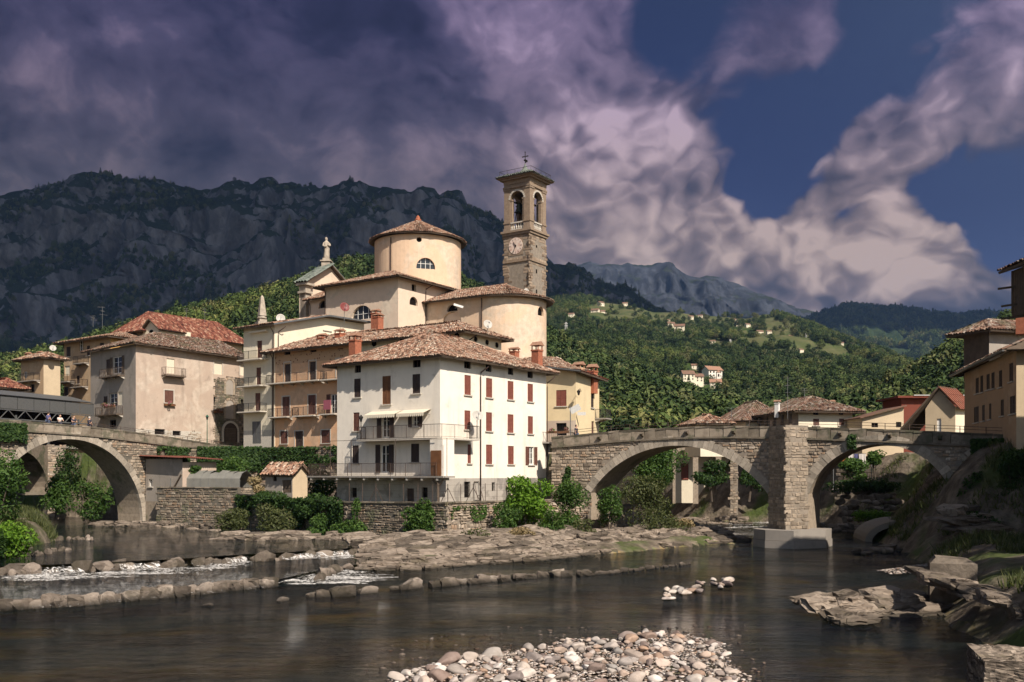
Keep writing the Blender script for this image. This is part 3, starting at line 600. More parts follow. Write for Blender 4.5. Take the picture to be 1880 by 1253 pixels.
# meadows: clearings on the middle hill, each where it lies on the slope (bearing, elevation, half-sizes)
MEADOWS = [(1125, 570, 42, 9), (1175, 578, 60, 13), (1275, 586, 52, 7), (1320, 592, 34, 7), (1390, 588, 38, 10), (1437, 604, 26, 8), (1420, 622, 52, 7), (1465, 622, 22, 8), (1505, 645, 34, 9), (1555, 641, 30, 5), (1430, 650, 40, 5), (1310, 633, 22, 6), (1545, 660, 24, 4), (1500, 655, 12, 6), (1560, 702, 20, 6), (1272, 684, 14, 6), (1365, 700, 12, 5), (1210, 600, 30, 5), (1100, 590, 40, 4), (1470, 640, 18, 4), (1350, 612, 20, 4)]
FARMS = [(1104, 562, 11), (1148, 562, 9), (1050, 583, 10), (1093, 577, 14), (1106, 579, 12), (1232, 602, 14), (1247, 608, 18), (1225, 593, 8), (1268, 586, 9), (1285, 584, 8), (1352, 600, 10), (1351, 591, 7), (1374, 601, 9), (1395, 615, 12), (1411, 613, 9), (1452, 624, 11), (1470, 648, 9), (1457, 643, 7), (1545, 635, 7), (1310, 633, 9), (1275, 676, 13), (1217, 692, 10), (1356, 697, 8), (1434, 706, 9), (1262, 702, 22), (1280, 706, 22), (1307, 701, 30), (1293, 716, 24), (1312, 720, 20)]
CLEAR = [(x, y + 4, w * 1.0 + 3, 9 if w < 20 else 20) for x, y, w in FARMS]
def meadow_mask(p, grow=1.0, spots=None):
    bx = CX + F * p[..., 0] / p[..., 1]; by = HY - F * (p[..., 2] - EZ) / p[..., 1]; m = np.zeros(bx.shape, bool)
    wob = 0.55 + 0.9 * fbm(p[..., 0] * 0.018, p[..., 1] * 0.018, p[..., 2] * 0.018, 4)
    for x, y, a, c in (spots or [(q[0], q[1], q[2] * 1.1, q[3] * 1.35) for q in MEADOWS]): m |= ((bx - x) / a) ** 2 + ((by - y) / c) ** 2 < (grow * wob) ** 2
    return m
mh = bpy.data.objects['middle_hill'].data; mh.materials.append(MATS['meadow'])
Gm, _, _ = HILLS['middle_hill']; ctr = Gm.reshape(-1, 3)[grid_faces(Gm.shape[1], Gm.shape[0])].mean(1)
mh.polygons.foreach_set('material_index', meadow_mask(ctr, 1.12).astype(np.int32))
def kinds(n, cone=0.12): r = np.random.rand(n); return np.where(r < cone, 3, np.random.randint(0, 3, n))
def forest(name, hill, n, pxr, vr, size, cone=0.12, keep=None, power=1.0, sink=0.06):
    p = sample_hill(hill, n, pxr, vr, keep, power); s = size[0] + (size[1] - size[0]) * np.random.rand(len(p)); p[:, 2] -= s * sink
    o = gn_forest(name, p, s, kinds(len(p), cone)); return o
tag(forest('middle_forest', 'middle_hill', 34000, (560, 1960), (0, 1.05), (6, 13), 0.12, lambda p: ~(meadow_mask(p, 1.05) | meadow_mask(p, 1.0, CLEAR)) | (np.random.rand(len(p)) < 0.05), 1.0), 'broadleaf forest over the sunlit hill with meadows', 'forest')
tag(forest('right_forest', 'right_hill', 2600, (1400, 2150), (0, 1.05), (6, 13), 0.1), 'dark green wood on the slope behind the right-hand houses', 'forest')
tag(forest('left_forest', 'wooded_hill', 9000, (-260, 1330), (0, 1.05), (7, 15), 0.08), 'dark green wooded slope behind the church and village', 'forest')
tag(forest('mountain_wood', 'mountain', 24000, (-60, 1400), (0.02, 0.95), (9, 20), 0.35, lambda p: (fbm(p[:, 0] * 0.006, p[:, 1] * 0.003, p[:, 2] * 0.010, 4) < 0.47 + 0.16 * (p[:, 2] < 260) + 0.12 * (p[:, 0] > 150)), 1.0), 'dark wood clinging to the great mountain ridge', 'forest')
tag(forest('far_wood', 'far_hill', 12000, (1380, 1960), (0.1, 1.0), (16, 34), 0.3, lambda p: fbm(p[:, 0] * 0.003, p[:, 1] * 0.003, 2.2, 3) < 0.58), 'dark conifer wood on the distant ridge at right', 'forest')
# ---------------------------------------------------------------- building kit
RD = Vector((0.579, 0.815, 0)); LD = Vector((0.815, -0.579, 0))      # the town's two street directions, each pointing to the viewer's right
class Face:
    """an upright wall plane: starts at p, runs d (to the viewer's right) for L metres"""
    def __init__(s, p, d, L): s.p = Vector((p[0], p[1], 0)); s.d = Vector((d[0], d[1], 0)).normalized(); s.L = L; s.n = Vector((-s.d.y, s.d.x, 0)); s.holes = []
    def pt(s, u, z, inn=0.0): q = s.p + s.d * u + s.n * inn; return Vector((q.x, q.y, z))
    def M(s, u, z, inn=0.0):
        q = s.pt(u, z, inn); return Matrix(((s.d.x, s.n.x, 0, q.x), (s.d.y, s.n.y, 0, q.y), (0, 0, 1, q.z), (0, 0, 0, 1)))
    def u(s, px): r = (px - CX) / F; return (r * s.p.y - s.p.x) / (s.d.x - r * s.d.y)
    def uz(s, px, py): u = s.u(px); Y = s.p.y + s.d.y * u; return u, EZ - (py - HY) / F * Y
    def rect(s, x0, y0, x1, y1):
        u0, u1 = s.u(x0), s.u(x1); um = (u0 + u1) / 2; Y = s.p.y + s.d.y * um
        return u0, u1, EZ - (y1 - HY) / F * Y, EZ - (y0 - HY) / F * Y
    def end(s): return s.pt(s.L, 0)
def wall(face, z0, top, mat, parent, name='wall', depth=0.28, split=None, inn=0.0):
    """a wall with real openings; top: a height or [(u, z), ...]; split=(z, material) paints the foot as a plinth"""
    tops = [(0, top), (face.L, top)] if not isinstance(top, list) else top
    tz = lambda u: float(np.interp(u, [t[0] for t in tops], [t[1] for t in tops])); zmax = max(t[1] for t in tops); zmin = min(t[1] for t in tops)
    us = sorted({0.0, face.L} | {t[0] for t in tops if 0 < t[0] < face.L} | {x for h in face.holes for x in h[:2] if 0 < x < face.L})
    zs = sorted({z0} | {x for h in face.holes for x in h[2:4]} | ({split[0]} if split else set())); zs = [z for z in zs if z0 <= z < zmin - 0.02] + [None]
    A, B = MB(), MB()
    for i in range(len(us) - 1):
        for j in range(len(zs) - 1):
            a, b_ = us[i], us[i + 1]; lo = zs[j]; um = (a + b_) / 2; hi0 = zs[j + 1] if zs[j + 1] is not None else tz(a + 1e-6); hi1 = zs[j + 1] if zs[j + 1] is not None else tz(b_ - 1e-6)
            zm = lo + 0.01
            if any(h[0] < um < h[1] and h[2] - 1e-4 < zm < h[3] - 1e-4 for h in face.holes): continue
            mb = B if split and lo < split[0] - 1e-4 else A
            mb.quad(face.pt(a, lo, inn), face.pt(b_, lo, inn), face.pt(b_, hi1, inn), face.pt(a, hi0, inn))
    for h in face.holes:
        mb = B if split and h[2] < split[0] - 0.2 else A; a, c, lo, hi = h[:4]; hi = min(hi, zmin)
        for p, q in (((a, lo), (a, hi)), ((a, hi), (c, hi)), ((c, hi), (c, lo)), ((c, lo), (a, lo))):
            mb.quad(face.pt(p[0], p[1], inn), face.pt(q[0], q[1], inn), face.pt(q[0], q[1], depth), face.pt(p[0], p[1], depth))
    o = A.build(name, mat, parent) if A.f else None
    if B.f: B.build('plinth', split[1], parent)
    return o
# ---- windows: pane, frame, sill and shutters, in a local frame: x to the right, y into the wall, z up
_wc = {}
def cached(key, fn):
    if key not in _wc: _wc[key] = fn()
    return _wc[key]
def louvre_mesh(w, h, mat, slats=True):
    def mk():
        mb = MB(); t = 0.05; fr = min(0.07, w * 0.2)
        mb.box(-w / 2, -w / 2 + fr, 0, t, 0, h).box(w / 2 - fr, w / 2, 0, t, 0, h).box(-w / 2 + fr, w / 2 - fr, 0.002, t - .002, 0, fr).box(-w / 2 + fr, w / 2 - fr, 0.002, t - .002, h - fr, h).box(-w / 2 + fr, w / 2 - fr, 0.003, t - .003, h * 0.48, h * 0.48 + fr * 0.8)
        n = max(4, int((h - 2 * fr) / 0.115))
        for i in range(n):
            z = fr + (h - 2 * fr) * i / n; q = (h - 2 * fr) / n
            mb.add([(-w / 2 + fr, 0.006, z), (w / 2 - fr, 0.006, z), (w / 2 - fr, 0.040, z + q * 1.05), (-w / 2 + fr, 0.040, z + q * 1.05)], [(0, 1, 2, 3)])
        return mb.mesh('shutter', MATS[mat])
    return cached(('louvre', round(w, 2), round(h, 2), mat), mk)
def pane_mesh(w, h):
    def mk(): mb = MB(); mb.box(-w / 2, w / 2, 0.0, 0.03, 0, h); return mb.mesh('pane', MATS['glass'])
    return cached(('pane', round(w, 2), round(h, 2)), mk)
def frame_mesh(w, h, mat, bars=2, fr=0.10):
    def mk():
        mb = MB(); mb.box(-w / 2, -w / 2 + fr, 0, .06, 0, h).box(w / 2 - fr, w / 2, 0, .06, 0, h).box(-w / 2 + fr, w / 2 - fr, .002, .058, 0, fr).box(-w / 2 + fr, w / 2 - fr, .002, .058, h - fr, h).box(-fr / 2, fr / 2, .001, .059, fr, h - fr)
        for i in range(1, bars + 1): z = h * i / (bars + 1); mb.box(-w / 2 + fr, w / 2 - fr, .01, .05, z - .02, z + .02)
        return mb.mesh('frame', MATS[mat])
    return cached(('frame', round(w, 2), round(h, 2), mat, bars), mk)
def box_mesh(name, x0, x1, y0, y1, z0, z1, mat):
    k = (name,) + tuple(round(v, 2) for v in (x0, x1, y0, y1, z0, z1)) + (mat,)
    def mk(): mb = MB(); mb.box(x0, x1, y0, y1, z0, z1); return mb.mesh(name, MATS[mat])
    return cached(k, mk)
def surround_mesh(w, h, mat, t=0.13):
    def mk():
        mb = MB(); mb.box(-w / 2 - t, -w / 2, -.03, .05, 0, h + t).box(w / 2, w / 2 + t, -.03, .05, 0, h + t).box(-w / 2, w / 2, -.028, .05, h, h + t)
        return mb.mesh('surround', MATS[mat])
    return cached(('surr', round(w, 2), round(h, 2), mat), mk)
def window(face, px, parent, style='closed', col='brown_shutter', sill=True, surround=None, frame='white_paint', depth=0.26, metric=False, name='window', pane=None):
    u0, u1, z0, z1 = px if metric else face.rect(*px)
    w, h, u = round(u1 - u0, 2), round(z1 - z0, 2), (u0 + u1) / 2
    face.holes.append((u - w / 2, u + w / 2, z0, z0 + h))
    if style in ('closed', 'half'):
        o = put(name, pane_mesh(w + .1, h + .1), parent, face.M(u, z0 - .05, depth - 0.02))
        for k in (-1, 1):
            if style == 'half' and k == 1: continue
            put('shutter', louvre_mesh(w / 2 - .01, h - .02, col), o, face.M(u + k * (w / 4), z0 + .01, 0.03))
        if style == 'half': put('frame', frame_mesh(w, h, frame), o, face.M(u, z0, depth - .09))
    elif style == 'open':
        o = put(name, pane_mesh(w + .1, h + .1), parent, face.M(u, z0 - .05, depth - .02)); put('frame', frame_mesh(w, h, frame), o, face.M(u, z0, depth - .14))
        sw = min(w * 0.55, 0.62)
        for k in (-1, 1): put('shutter', louvre_mesh(sw, h, col), o, face.M(u + k * (w / 2 + sw / 2 + .03), z0, -0.075))
    elif style == 'door':
        mb = MB(); mb.box(-w / 2, w / 2, 0, .06, 0, h); q = 2 if w < 1.6 else 4
        for i in range(q):
            for j in range(3):
                a = -w / 2 + w * i / q; mb.box(a + .07, a + w / q - .07, -.025, .01, h * (j + .12) / 3, h * (j + .9) / 3)
        o = put('door', mb.mesh('door', MATS[col]), parent, face.M(u, z0, 0.12))
        put('handle', box_mesh('handle', -.03, .03, -.08, 0, h * .46, h * .52, 'iron'), o, face.M(u + .05, z0, 0.12))
    elif style == 'glass':
        o = put(name, pane_mesh(w + .1, h + .1), parent, face.M(u, z0 - .05, depth - .02)); put('frame', frame_mesh(w, h, frame), o, face.M(u, z0, depth - .09))
    elif style == 'grille':
        o = put(name, box_mesh('opening', -w / 2 - .05, w / 2 + .05, 0, .05, -.05, h + .05, 'dark_inside'), parent, face.M(u, z0, depth - .02)); mb = MB(); n = max(2, int(w / 0.16))
        for i in range(1, n): x = -w / 2 + w * i / n; mb.box(x - .012, x + .012, .05, .075, 0, h)
        for i in range(1, max(2, int(h / 0.3))): z = h * i / max(2, int(h / 0.3)); mb.box(-w / 2, w / 2, .052, .072, z - .012, z + .012)
        put('grille', mb.mesh('grille', MATS['iron']), o, face.M(u, z0))
    elif style == 'attic':
        o = put(name, box_mesh('opening', -w / 2 - .05, w / 2 + .05, 0, .05, -.05, h + .05, 'dark_inside'), parent, face.M(u, z0, depth - .02)); put('frame', frame_mesh(w, h, 'dark_shutter', 0, .06), o, face.M(u, z0, .1))
    elif style == 'blind':
        o = put(name, box_mesh('blind', -w / 2, w / 2, 0, .05, 0, h, pane or 'cream_plaster'), parent, face.M(u, z0, .10))
    if sill: put('sill', box_mesh('sill', -w / 2 - .14, w / 2 + .14, -.13, .12, -.10, -.004, 'sill_stone'), o, face.M(u, z0))
    if surround: put('surround', surround_mesh(w, h, surround), o, face.M(u, z0))
    return o
# ---- roofs: a slab of boards and a cover of barrel tiles laid in rows
def slope(parent, pts, mat='old_tiles', tile=(0.24, 0.42), thick=0.16, name='roof', board='old_wood', lift=0.0, messy=1.0, tiles=True, seed=None):
    """pts: eave left, eave right, then round to the ridge (seen from outside)"""
    P = [Vector(p) + Vector((0, 0, lift)) for p in pts]; e = (P[1] - P[0]).normalized()
    nrm = e.cross(P[-1] - P[0]).normalized(); nrm = nrm if nrm.z > 0 else -nrm; s = nrm.cross(e).normalized(); s = s if s.z > 0 else -s
    mb = MB(); n = len(P); down = nrm * -thick
    mb.add(P + [p + down for p in P], [tuple(range(n)), tuple(range(2 * n - 1, n - 1, -1))] + [(i, (i + 1) % n, n + (i + 1) % n, n + i) for i in range(n)])
    deck = mb.build(name, MATS[board], parent)
    if not tiles: return deck
    q = [((p - P[0]).dot(e), (p - P[0]).dot(s)) for p in P]; U = [a for a, _ in q]; V = [b for _, b in q]; tw, tl = tile
    uu = np.arange(min(U), max(U) + tw, tw); vv = np.arange(-tl * 0.12, max(V) + tl, tl * 0.86); gu, gv_ = np.meshgrid(uu, vv); gu, gv_ = gu.ravel(), gv_.ravel()
    d = sdist(gu + tw * .5, gv_ + tl * 0.45, q); k = d > -tl * 0.22; gu, gv_ = gu[k], gv_[k]; m = len(gu)
    r = np.random.RandomState(seed if seed is not None else int(abs(P[0].x * 31 + P[1].y * 17)) % 9999)
    wav = 0.05 * messy * (fbm(gu * 0.35, gv_ * 0.35, P[0].x, 3) - 0.5) * 2
    a = r.normal(size=m) * 0.045 * messy; du = r.normal(size=m) * 0.012 * messy; dv = r.normal(size=m) * 0.03 * messy; up = 0.012 + wav + np.abs(r.normal(size=m)) * 0.014 * messy
    seg = 4; ring = [(-.52, 0.0), (-.34, .30), (0, .46), (.34, .30), (.52, 0.0)]
    E, S, Nn, O = np.array(e), np.array(s), np.array(nrm), np.array(P[0]); vs = np.zeros((m, 10, 3))
    for j, (lv, wk, hk) in enumerate(((0.0, 1.0, 0.035), (tl * 1.08, 0.86, 0.0))):
        for i, (x, h) in enumerate(ring):
            lu = x * tw * wk; cu = gu + tw * .5 + du + lu * np.cos(a) - (lv - tl / 2) * np.sin(a); cv = gv_ + dv + lv * np.cos(a) + lu * np.sin(a)
            vs[:, j * 5 + i] = O + cu[:, None] * E + cv[:, None] * S + (up + h * tw * wk + hk)[:, None] * Nn
    base = (np.arange(m) * 10)[:, None]; fs = np.concatenate([np.concatenate([base + np.array([[i, i + 1, i + 6, i + 5]])]) for i in range(seg)])
    tint = np.tile(np.clip(0.46 + 0.32 * r.normal(size=m) + 0.35 * (fbm(gu * 0.5, gv_ * 0.5, 4.0, 3) - 0.5), 0, 1), seg)
    t = put('tiles', np_mesh('tiles', vs.reshape(-1, 3), fs, MATS[mat], tint), deck); stuff(t)
    return deck
def cap_line(parent, a, b, mat='old_tiles', r=0.15, step=0.42):
    """ridge or hip tiles"""
    a, b = Vector(a), Vector(b); n = max(2, int((b - a).length / step)); mb = MB(); d = (b - a) / n; x = d.cross(Vector((0, 0, 1))).normalized(); up = x.cross(d).normalized()
    for i in range(n):
        p = a + d * i; q = p + d * 1.12; t = random.random(); vs = []
        for pp, rr in ((p, r * 1.08), (q, r * 0.92)):
            for k in range(5): an = math.pi * (k / 4.0); vs.append(pp + x * math.cos(an) * rr + up * (math.sin(an) * rr * .8 + .05))
        mb.add(vs, [(k, k + 1, k + 6, k + 5) for k in range(4)], t)
    return stuff(mb.build('ridge_tiles', MATS[mat], parent))
def hip_roof(parent, fl, L1, L2, z, rise, over=0.9, ridge_len=None, mat='old_tiles', tile=(0.24, 0.42), dl=None, dr=None, messy=1.0, board='old_wood'):
    """hip roof over a block whose near corner is fl; L1 runs away along -dl (left wall), L2 along dr (right wall)"""
    dl = (dl or LD); dr = (dr or RD); c = Vector((fl[0], fl[1], 0)); bl = -dl
    def P(a, b, zz): q = c + bl * a + dr * b; return Vector((q.x, q.y, zz))
    k = over; W, D = L1, L2; m = min(W, D) / 2
    A, B, Cc, Dd = P(-k, -k, z), P(W + k, -k, z), P(W + k, D + k, z), P(-k, D + k, z)
    if D >= W: r0, r1 = P(W / 2, m, z + rise), P(W / 2, D - m, z + rise)
    else: r0, r1 = P(m, D / 2, z + rise), P(W - m, D / 2, z + rise)
    if D >= W:
        pl = [[B, A, r0], [A, Dd, r1, r0], [Dd, Cc, r1], [Cc, B, r0, r1]]; hips = [(A, r0), (B, r0), (Dd, r1), (Cc, r1), (r0, r1)]
    else:
        pl = [[B, A, r0, r1], [A, Dd, r0], [Dd, Cc, r1, r0], [Cc, B, r1]]; hips = [(A, r0), (B, r1), (Dd, r0), (Cc, r1), (r0, r1)]
    root = None
    for i, p in enumerate(pl):
        if i < 2: root = slope(parent, p, mat, tile, messy=messy, board=board)
        else: slope(parent, p, mat, tile, messy=messy, board=board, tiles=(i == 3 and D >= W) or (i == 2 and D < W))
    for a, b_ in hips: cap_line(root, a + Vector((0, 0, .02)), b_ + Vector((0, 0, .04)), mat)
    return root
def chimney(parent, base, w=0.75, h=1.7, mat='brick', d=None):
    """brick stack with a little tiled gable cap on four legs"""
    d = d or RD; n = Vector((-d.y, d.x, 0)); q = Vector(base); M = Matrix(((d.x, n.x, 0, q.x), (d.y, n.y, 0, q.y), (0, 0, 1, q.z), (0, 0, 0, 1))); hw = w / 2
    mb = MB(); mb.box(-hw, hw, -hw, hw, -1.0, h * .62).box(-hw - .06, hw + .06, -hw - .06, hw + .06, h * .62, h * .68)
    for x in (-1, 1):
        for y in (-1, 1): mb.box(x * hw - .09 * (x > 0) - (0 if x > 0 else 0), x * hw + (.09 if x < 0 else 0), y * hw - (.09 if y > 0 else 0), y * hw + (.09 if y < 0 else 0), h * .68, h * .86)
    o = mb.build('chimney', MATS[mat], parent, M); cp = MB(); k = hw + .14
    cp.add([(-k, -k, h * .86), (k, -k, h * .86), (k, k, h * .86), (-k, k, h * .86), (0, -k, h * 1.04), (0, k, h * 1.04)], [(0, 1, 4), (1, 2, 5, 4), (2, 3, 5), (3, 0, 4, 5), (3, 2, 1, 0)], .4)
    cp.build('cap', MATS['old_tiles'], o, M)
    return o
def railing_mb(pts, h=0.95, gap=0.13, bar=0.018, post=1.6, mid=True):
    mb = MB(); pts = [Vector(p) for p in pts]; Z = Vector((0, 0, 1))
    for a, b_ in zip(pts, pts[1:]):
        L = (b_ - a).length; n = max(1, int(L / gap)); mb.bar(a + Z * h, b_ + Z * h, .045, .04); mb.bar(a + Z * .08, b_ + Z * .08, .03)
        for i in range(n + 1):
            p = a + (b_ - a) * i / n; mb.bar(p + Z * .08, p + Z * h, bar)
        k = max(1, int(L / post))
        for i in range(k + 1): p = a + (b_ - a) * i / k; mb.bar(p, p + Z * (h + .02), .04)
    return mb
def balcony(parent, face, u0, u1, z, proj=1.0, rail='iron', slab='sill_stone', sides=True, h=0.95, thick=0.14, brackets=True, gap=0.13, flowers=False):
    mb = MB(); mb.box(0, u1 - u0, -proj, -.002, -thick, 0); o = mb.build('balcony', MATS[slab], parent, face.M(u0, z))
    pts = [face.pt(u0 + .05, z, -.05), face.pt(u0 + .05, z, -proj + .06), face.pt(u1 - .05, z, -proj + .06), face.pt(u1 - .05, z, -.05)]
    railing_mb(pts, h, gap).build('railing', MATS[rail], o)
    if brackets:
        n = max(2, int((u1 - u0) / 1.3)); bm_ = MB()
        for i in range(n):
            x = .15 + (u1 - u0 - .3) * i / (n - 1); bm_.add([(x - .07, -.004, -thick - .3), (x + .07, -.004, -thick - .3), (x + .07, -.004, -thick), (x - .07, -.004, -thick), (x - .07, -proj * .75, -thick), (x + .07, -proj * .75, -thick)], [(0, 1, 5, 4), (0, 4, 3), (1, 2, 5), (3, 4, 5, 2)])
        bm_.build('brackets', MATS['sill_stone'], o, face.M(u0, z))
    return o
def downpipe(parent, face, u, z0, z1, over=0.7, r=0.055, mat='pipe'):
    mb = MB(); mb.tube([face.pt(u + .5, z1 + .05, -over), face.pt(u + .3, z1 - .15, -over + .05), face.pt(u, z1 - .6, -.12), face.pt(u, z1 - 1.0, -.10), face.pt(u, z0, -.10)], r, 6)
    return mb.build('downpipe', MATS[mat], parent, smooth=True)
def dish_thing(label, base, r=0.45, face_dir=(0.6, -0.75, 0.35), mast=0.6, mat='dish_paint', group=None):
    b0 = Vector(base); t = thing('satellite_dish', label, 'satellite dish', b0, group); c = b0 + Vector((0, 0, mast)); f = Vector(face_dir).normalized(); M = Matrix.Translation(c) @ f.to_track_quat('Z', 'Y').to_matrix().to_4x4()
    mb = MB(); mb.tube([b0, c], .035, 5); mb.build('mast', MATS['grey_metal'], t)
    mb = MB(); mb.lathe([(0.001, 0), (r * .5, r * .06), (r * .85, r * .19), (r, r * .27), (r * .98, r * .235), (r * .5, r * .03), (0.001, -.03)], 18, M); mb.build('reflector', MATS[mat], t, smooth=True)
    mb = MB(); mb.bar(M @ Vector((0, -r * .9, r * .22)), M @ Vector((0, 0, r * .95)), .03); mb.box(-.06, .06, -.06, .06, r * .9, r * 1.12, M); mb.build('feed_arm', MATS['grey_metal'], t)
    return t
def aerial(label, base, h=2.2, group='aerials on the roofs'):
    b0 = Vector(base); t = thing('aerial', label, 'aerial', b0, group); mb = MB(); mb.tube([b0, b0 + Vector((0, 0, h))], .03, 5); mb.build('mast', MATS['grey_metal'], t)
    mb = MB(); r = random.Random(int(base[0] * 10))
    for k in range(3):
        z = h * (.62 + .17 * k); c = b0 + Vector((0, 0, z)); d = Vector((math.cos(k * 1.3 + r.random()), math.sin(k * 1.3 + r.random()), 0)); mb.bar(c - d * .35, c + d * .6, .025); e = Vector((-d.y, d.x, 0))
        for q in range(5): p = c + d * (-.3 + .2 * q); mb.bar(p - e * (.28 - .03 * q), p + e * (.28 - .03 * q), .016)
    mb.build('elements', MATS['grey_metal'], t); return t
# ---- masonry: stones in uneven courses standing proud of a mortar wall
def masonry(face, inside, u0, u1, z0, z1, mat, parent, out=0.0, course=(0.16, 0.34), length=(0.22, 0.62), proud=(0.02, 0.08), name='masonry', seed=1, inn0=0.03):
    r = random.Random(seed); mb = MB(); z = z0
    while z < z1:
        h = r.uniform(*course); u = u0 - r.random() * .4
        while u < u1:
            w = r.uniform(*length) * (1.5 if r.random() < .12 else 1); cu, cz = u + w / 2, z + h / 2
            if inside(cu, cz) and r.random() > .05:
                g = .02; j = lambda: r.uniform(-.045, .045); p = -r.uniform(*proud) - out; b = .025 + .03 * r.random()
                o_ = [(u + g + j(), z + g + j()), (u + w - g + j(), z + g + j()), (u + w - g + j(), z + h - g + j()), (u + g + j(), z + h - g + j())]
                i_ = [(o_[0][0] + b, o_[0][1] + b), (o_[1][0] - b, o_[1][1] + b), (o_[2][0] - b, o_[2][1] - b), (o_[3][0] + b, o_[3][1] - b)]
                vs = [face.pt(a, c, inn0 - out) for a, c in o_] + [face.pt(a, c, p + r.uniform(-.015, .015)) for a, c in i_]
                mb.add(vs, [(4, 5, 6, 7), (0, 1, 5, 4), (1, 2, 6, 5), (2, 3, 7, 6), (3, 0, 4, 7)], r.random())
            u += w
        z += h
    return stuff(mb.build(name, MATS[mat], parent))
# ---------------------------------------------------------------- bridges
def bridge(name, label, p, d, L, arches, top, width, ring=0.75, base=-0.9, stone='bridge_stone', parapet_h=1.0, vous=0.45, seed=3, mortar='mortar'):
    f = Face(p, d, L); root = thing(name, label, 'bridge', f.pt(L / 2, 0))
    tz = lambda u: float(np.interp(u, [t[0] for t in top], [t[1] for t in top])); st = lambda u: tz(u) - parapet_h     # string course level
    arcs = []
    for a0, a1, zs, zc in arches:
        h = (a1 - a0) / 2; ri = zc - zs; R = (h * h + ri * ri) / (2 * ri); arcs.append((a0, a1, zs, (a0 + a1) / 2, zc - R, R, math.asin(min(1, h / R))))
    def low(u):
        for a0, a1, zs, c, zc0, R, _ in arcs:
            if a0 - 1e-6 <= u <= a1 + 1e-6: return zc0 + math.sqrt(max(0, R * R - (u - c) ** 2))
        return base
    us = set(np.arange(0, L, 0.8)) | {L}
    for a in arcs: us = {u for u in us if not a[0] - .05 < u < a[1] + .05} | {a[3] - a[5] * math.sin(a[6]) * math.cos(math.pi * k / 36) for k in range(37)}
    us = sorted(us); mb = MB(); I = MB()
    edges = {round(e, 4) for a in arcs for e in (us[min(range(len(us)), key=lambda i: abs(us[i] - a[0]))], us[min(range(len(us)), key=lambda i: abs(us[i] - a[1]))])}
    for a, b_ in zip(us, us[1:]):
        m = (a + b_) / 2; inarch = any(x[0] < m < x[1] for x in arcs); la, lb = (low(a), low(b_)) if inarch else (base, base)
        for inn, fl in ((0.0, False), (width, True)):
            q = [f.pt(a, la, inn), f.pt(b_, lb, inn), f.pt(b_, st(b_), inn), f.pt(a, st(a), inn)]; mb.quad(*(q[::-1] if fl else q))
        if inarch: I.quad(f.pt(a, la, 0), f.pt(a, la, width), f.pt(b_, lb, width), f.pt(b_, lb, 0))
        mb.quad(f.pt(a, st(a), 0), f.pt(b_, st(b_), 0), f.pt(b_, st(b_), width), f.pt(a, st(a), width))
    for a in arcs:
        for e in (a[0], a[1]): I.quad(f.pt(e, base, 0), f.pt(e, base, width), f.pt(e, a[2], width), f.pt(e, a[2], 0))
    wallo = mb.build('spandrel_wall', MATS[mortar], root); I.build('arch_barrel', MATS['wall_stone'], root)
    def inside(u, z):
        if z > st(u) - .12 or z < base: return False
        for a0, a1, zs, c, zc0, R, ha in arcs:
            if z > zs - .3 and math.hypot(u - c, z - zc0) < R + ring + .05 and abs(u - c) < (R + ring) and (a0 - ring < u < a1 + ring): return False
            if a0 - .02 < u < a1 + .02 and z < zs + .1: return False
        return 0 < u < L
    masonry(f, inside, 0, L, 0.0, max(t[1] for t in top), stone, wallo, seed=seed)
    # voussoirs, one by one
    for q, (a0, a1, zs, c, zc0, R, ha) in enumerate(arcs):
        n = max(8, int(2 * ha * (R + ring / 2) / vous)); da = 2 * ha / n; var = []
        for k in range(4):
            r = random.Random(k + q * 7); mb = MB(); ro = R + ring + r.uniform(-.10, .12); w = da * .5 * .955; pr = -.05 - .03 * r.random()
            vs = [(s * math.sin(w) * rr, y, math.cos(w) * rr) for y in (pr, .35) for s, rr in ((-1, R - .012), (1, R - .012), (1, ro), (-1, ro))]
            mb.add(vs, [(0, 1, 2, 3), (4, 7, 6, 5), (0, 4, 5, 1), (1, 5, 6, 2), (2, 6, 7, 3), (3, 7, 4, 0)], (k + .5) / 4); var.append(mb.mesh('voussoir', MATS['voussoir_stone']))
        for i in range(n):
            an = -ha + da * (i + .5); put('voussoir', random.Random(i * 3 + q).choice(var), root, f.M(c, zc0) @ Matrix.Rotation(an, 4, 'Y'))
    # string course and parapet blocks
    mb = MB(); cs = np.arange(0, L, 1.2)
    for a in cs: b_ = min(L, a + 1.2); mb.bar(f.pt(a, st(a), -.04), f.pt(b_, st(b_), -.04), .30, .16)
    mb.build('string_course', MATS['parapet_stone'], root)
    var = []
    for k in range(5):
        r = random.Random(k + 40); mb = MB(); j = lambda s=.03: r.uniform(-s, s); l = 1.0; hh = parapet_h - .1
        for (x0, x1, y0, y1, z0, z1) in ((0.012, l - .012, -.02, .36, 0, hh * .8), (0.0, l, -.05, .40, hh * .81, hh)):
            vs = [(x + j(.012), y + j(), z + j(.02)) for z in (z0, z1) for x, y in ((x0, y0), (x1, y0), (x1, y1), (x0, y1))]
            mb.add(vs, [(0, 3, 2, 1), (4, 5, 6, 7), (0, 1, 5, 4), (1, 2, 6, 5), (2, 3, 7, 6), (3, 0, 4, 7)], r.random())
        var.append(mb.mesh('parapet_block', MATS['parapet_stone']))
    u = 0.0; i = 0
    while u < L - .2:
        l = random.Random(i + seed * 100).uniform(.9, 1.5); z0, z1 = st(u), st(u + l)
        for inn in (0.0, width - .36): put('parapet_block', random.Random(i * 7 + int(inn)).choice(var), root, f.M(u, z0 + .07, inn) @ Matrix.Rotation(-math.atan2(z1 - z0, l), 4, 'Y') @ Matrix.Diagonal((l / 1.0 - .01, 1, 1, 1)))
        u += l; i += 1
    dk = MB()
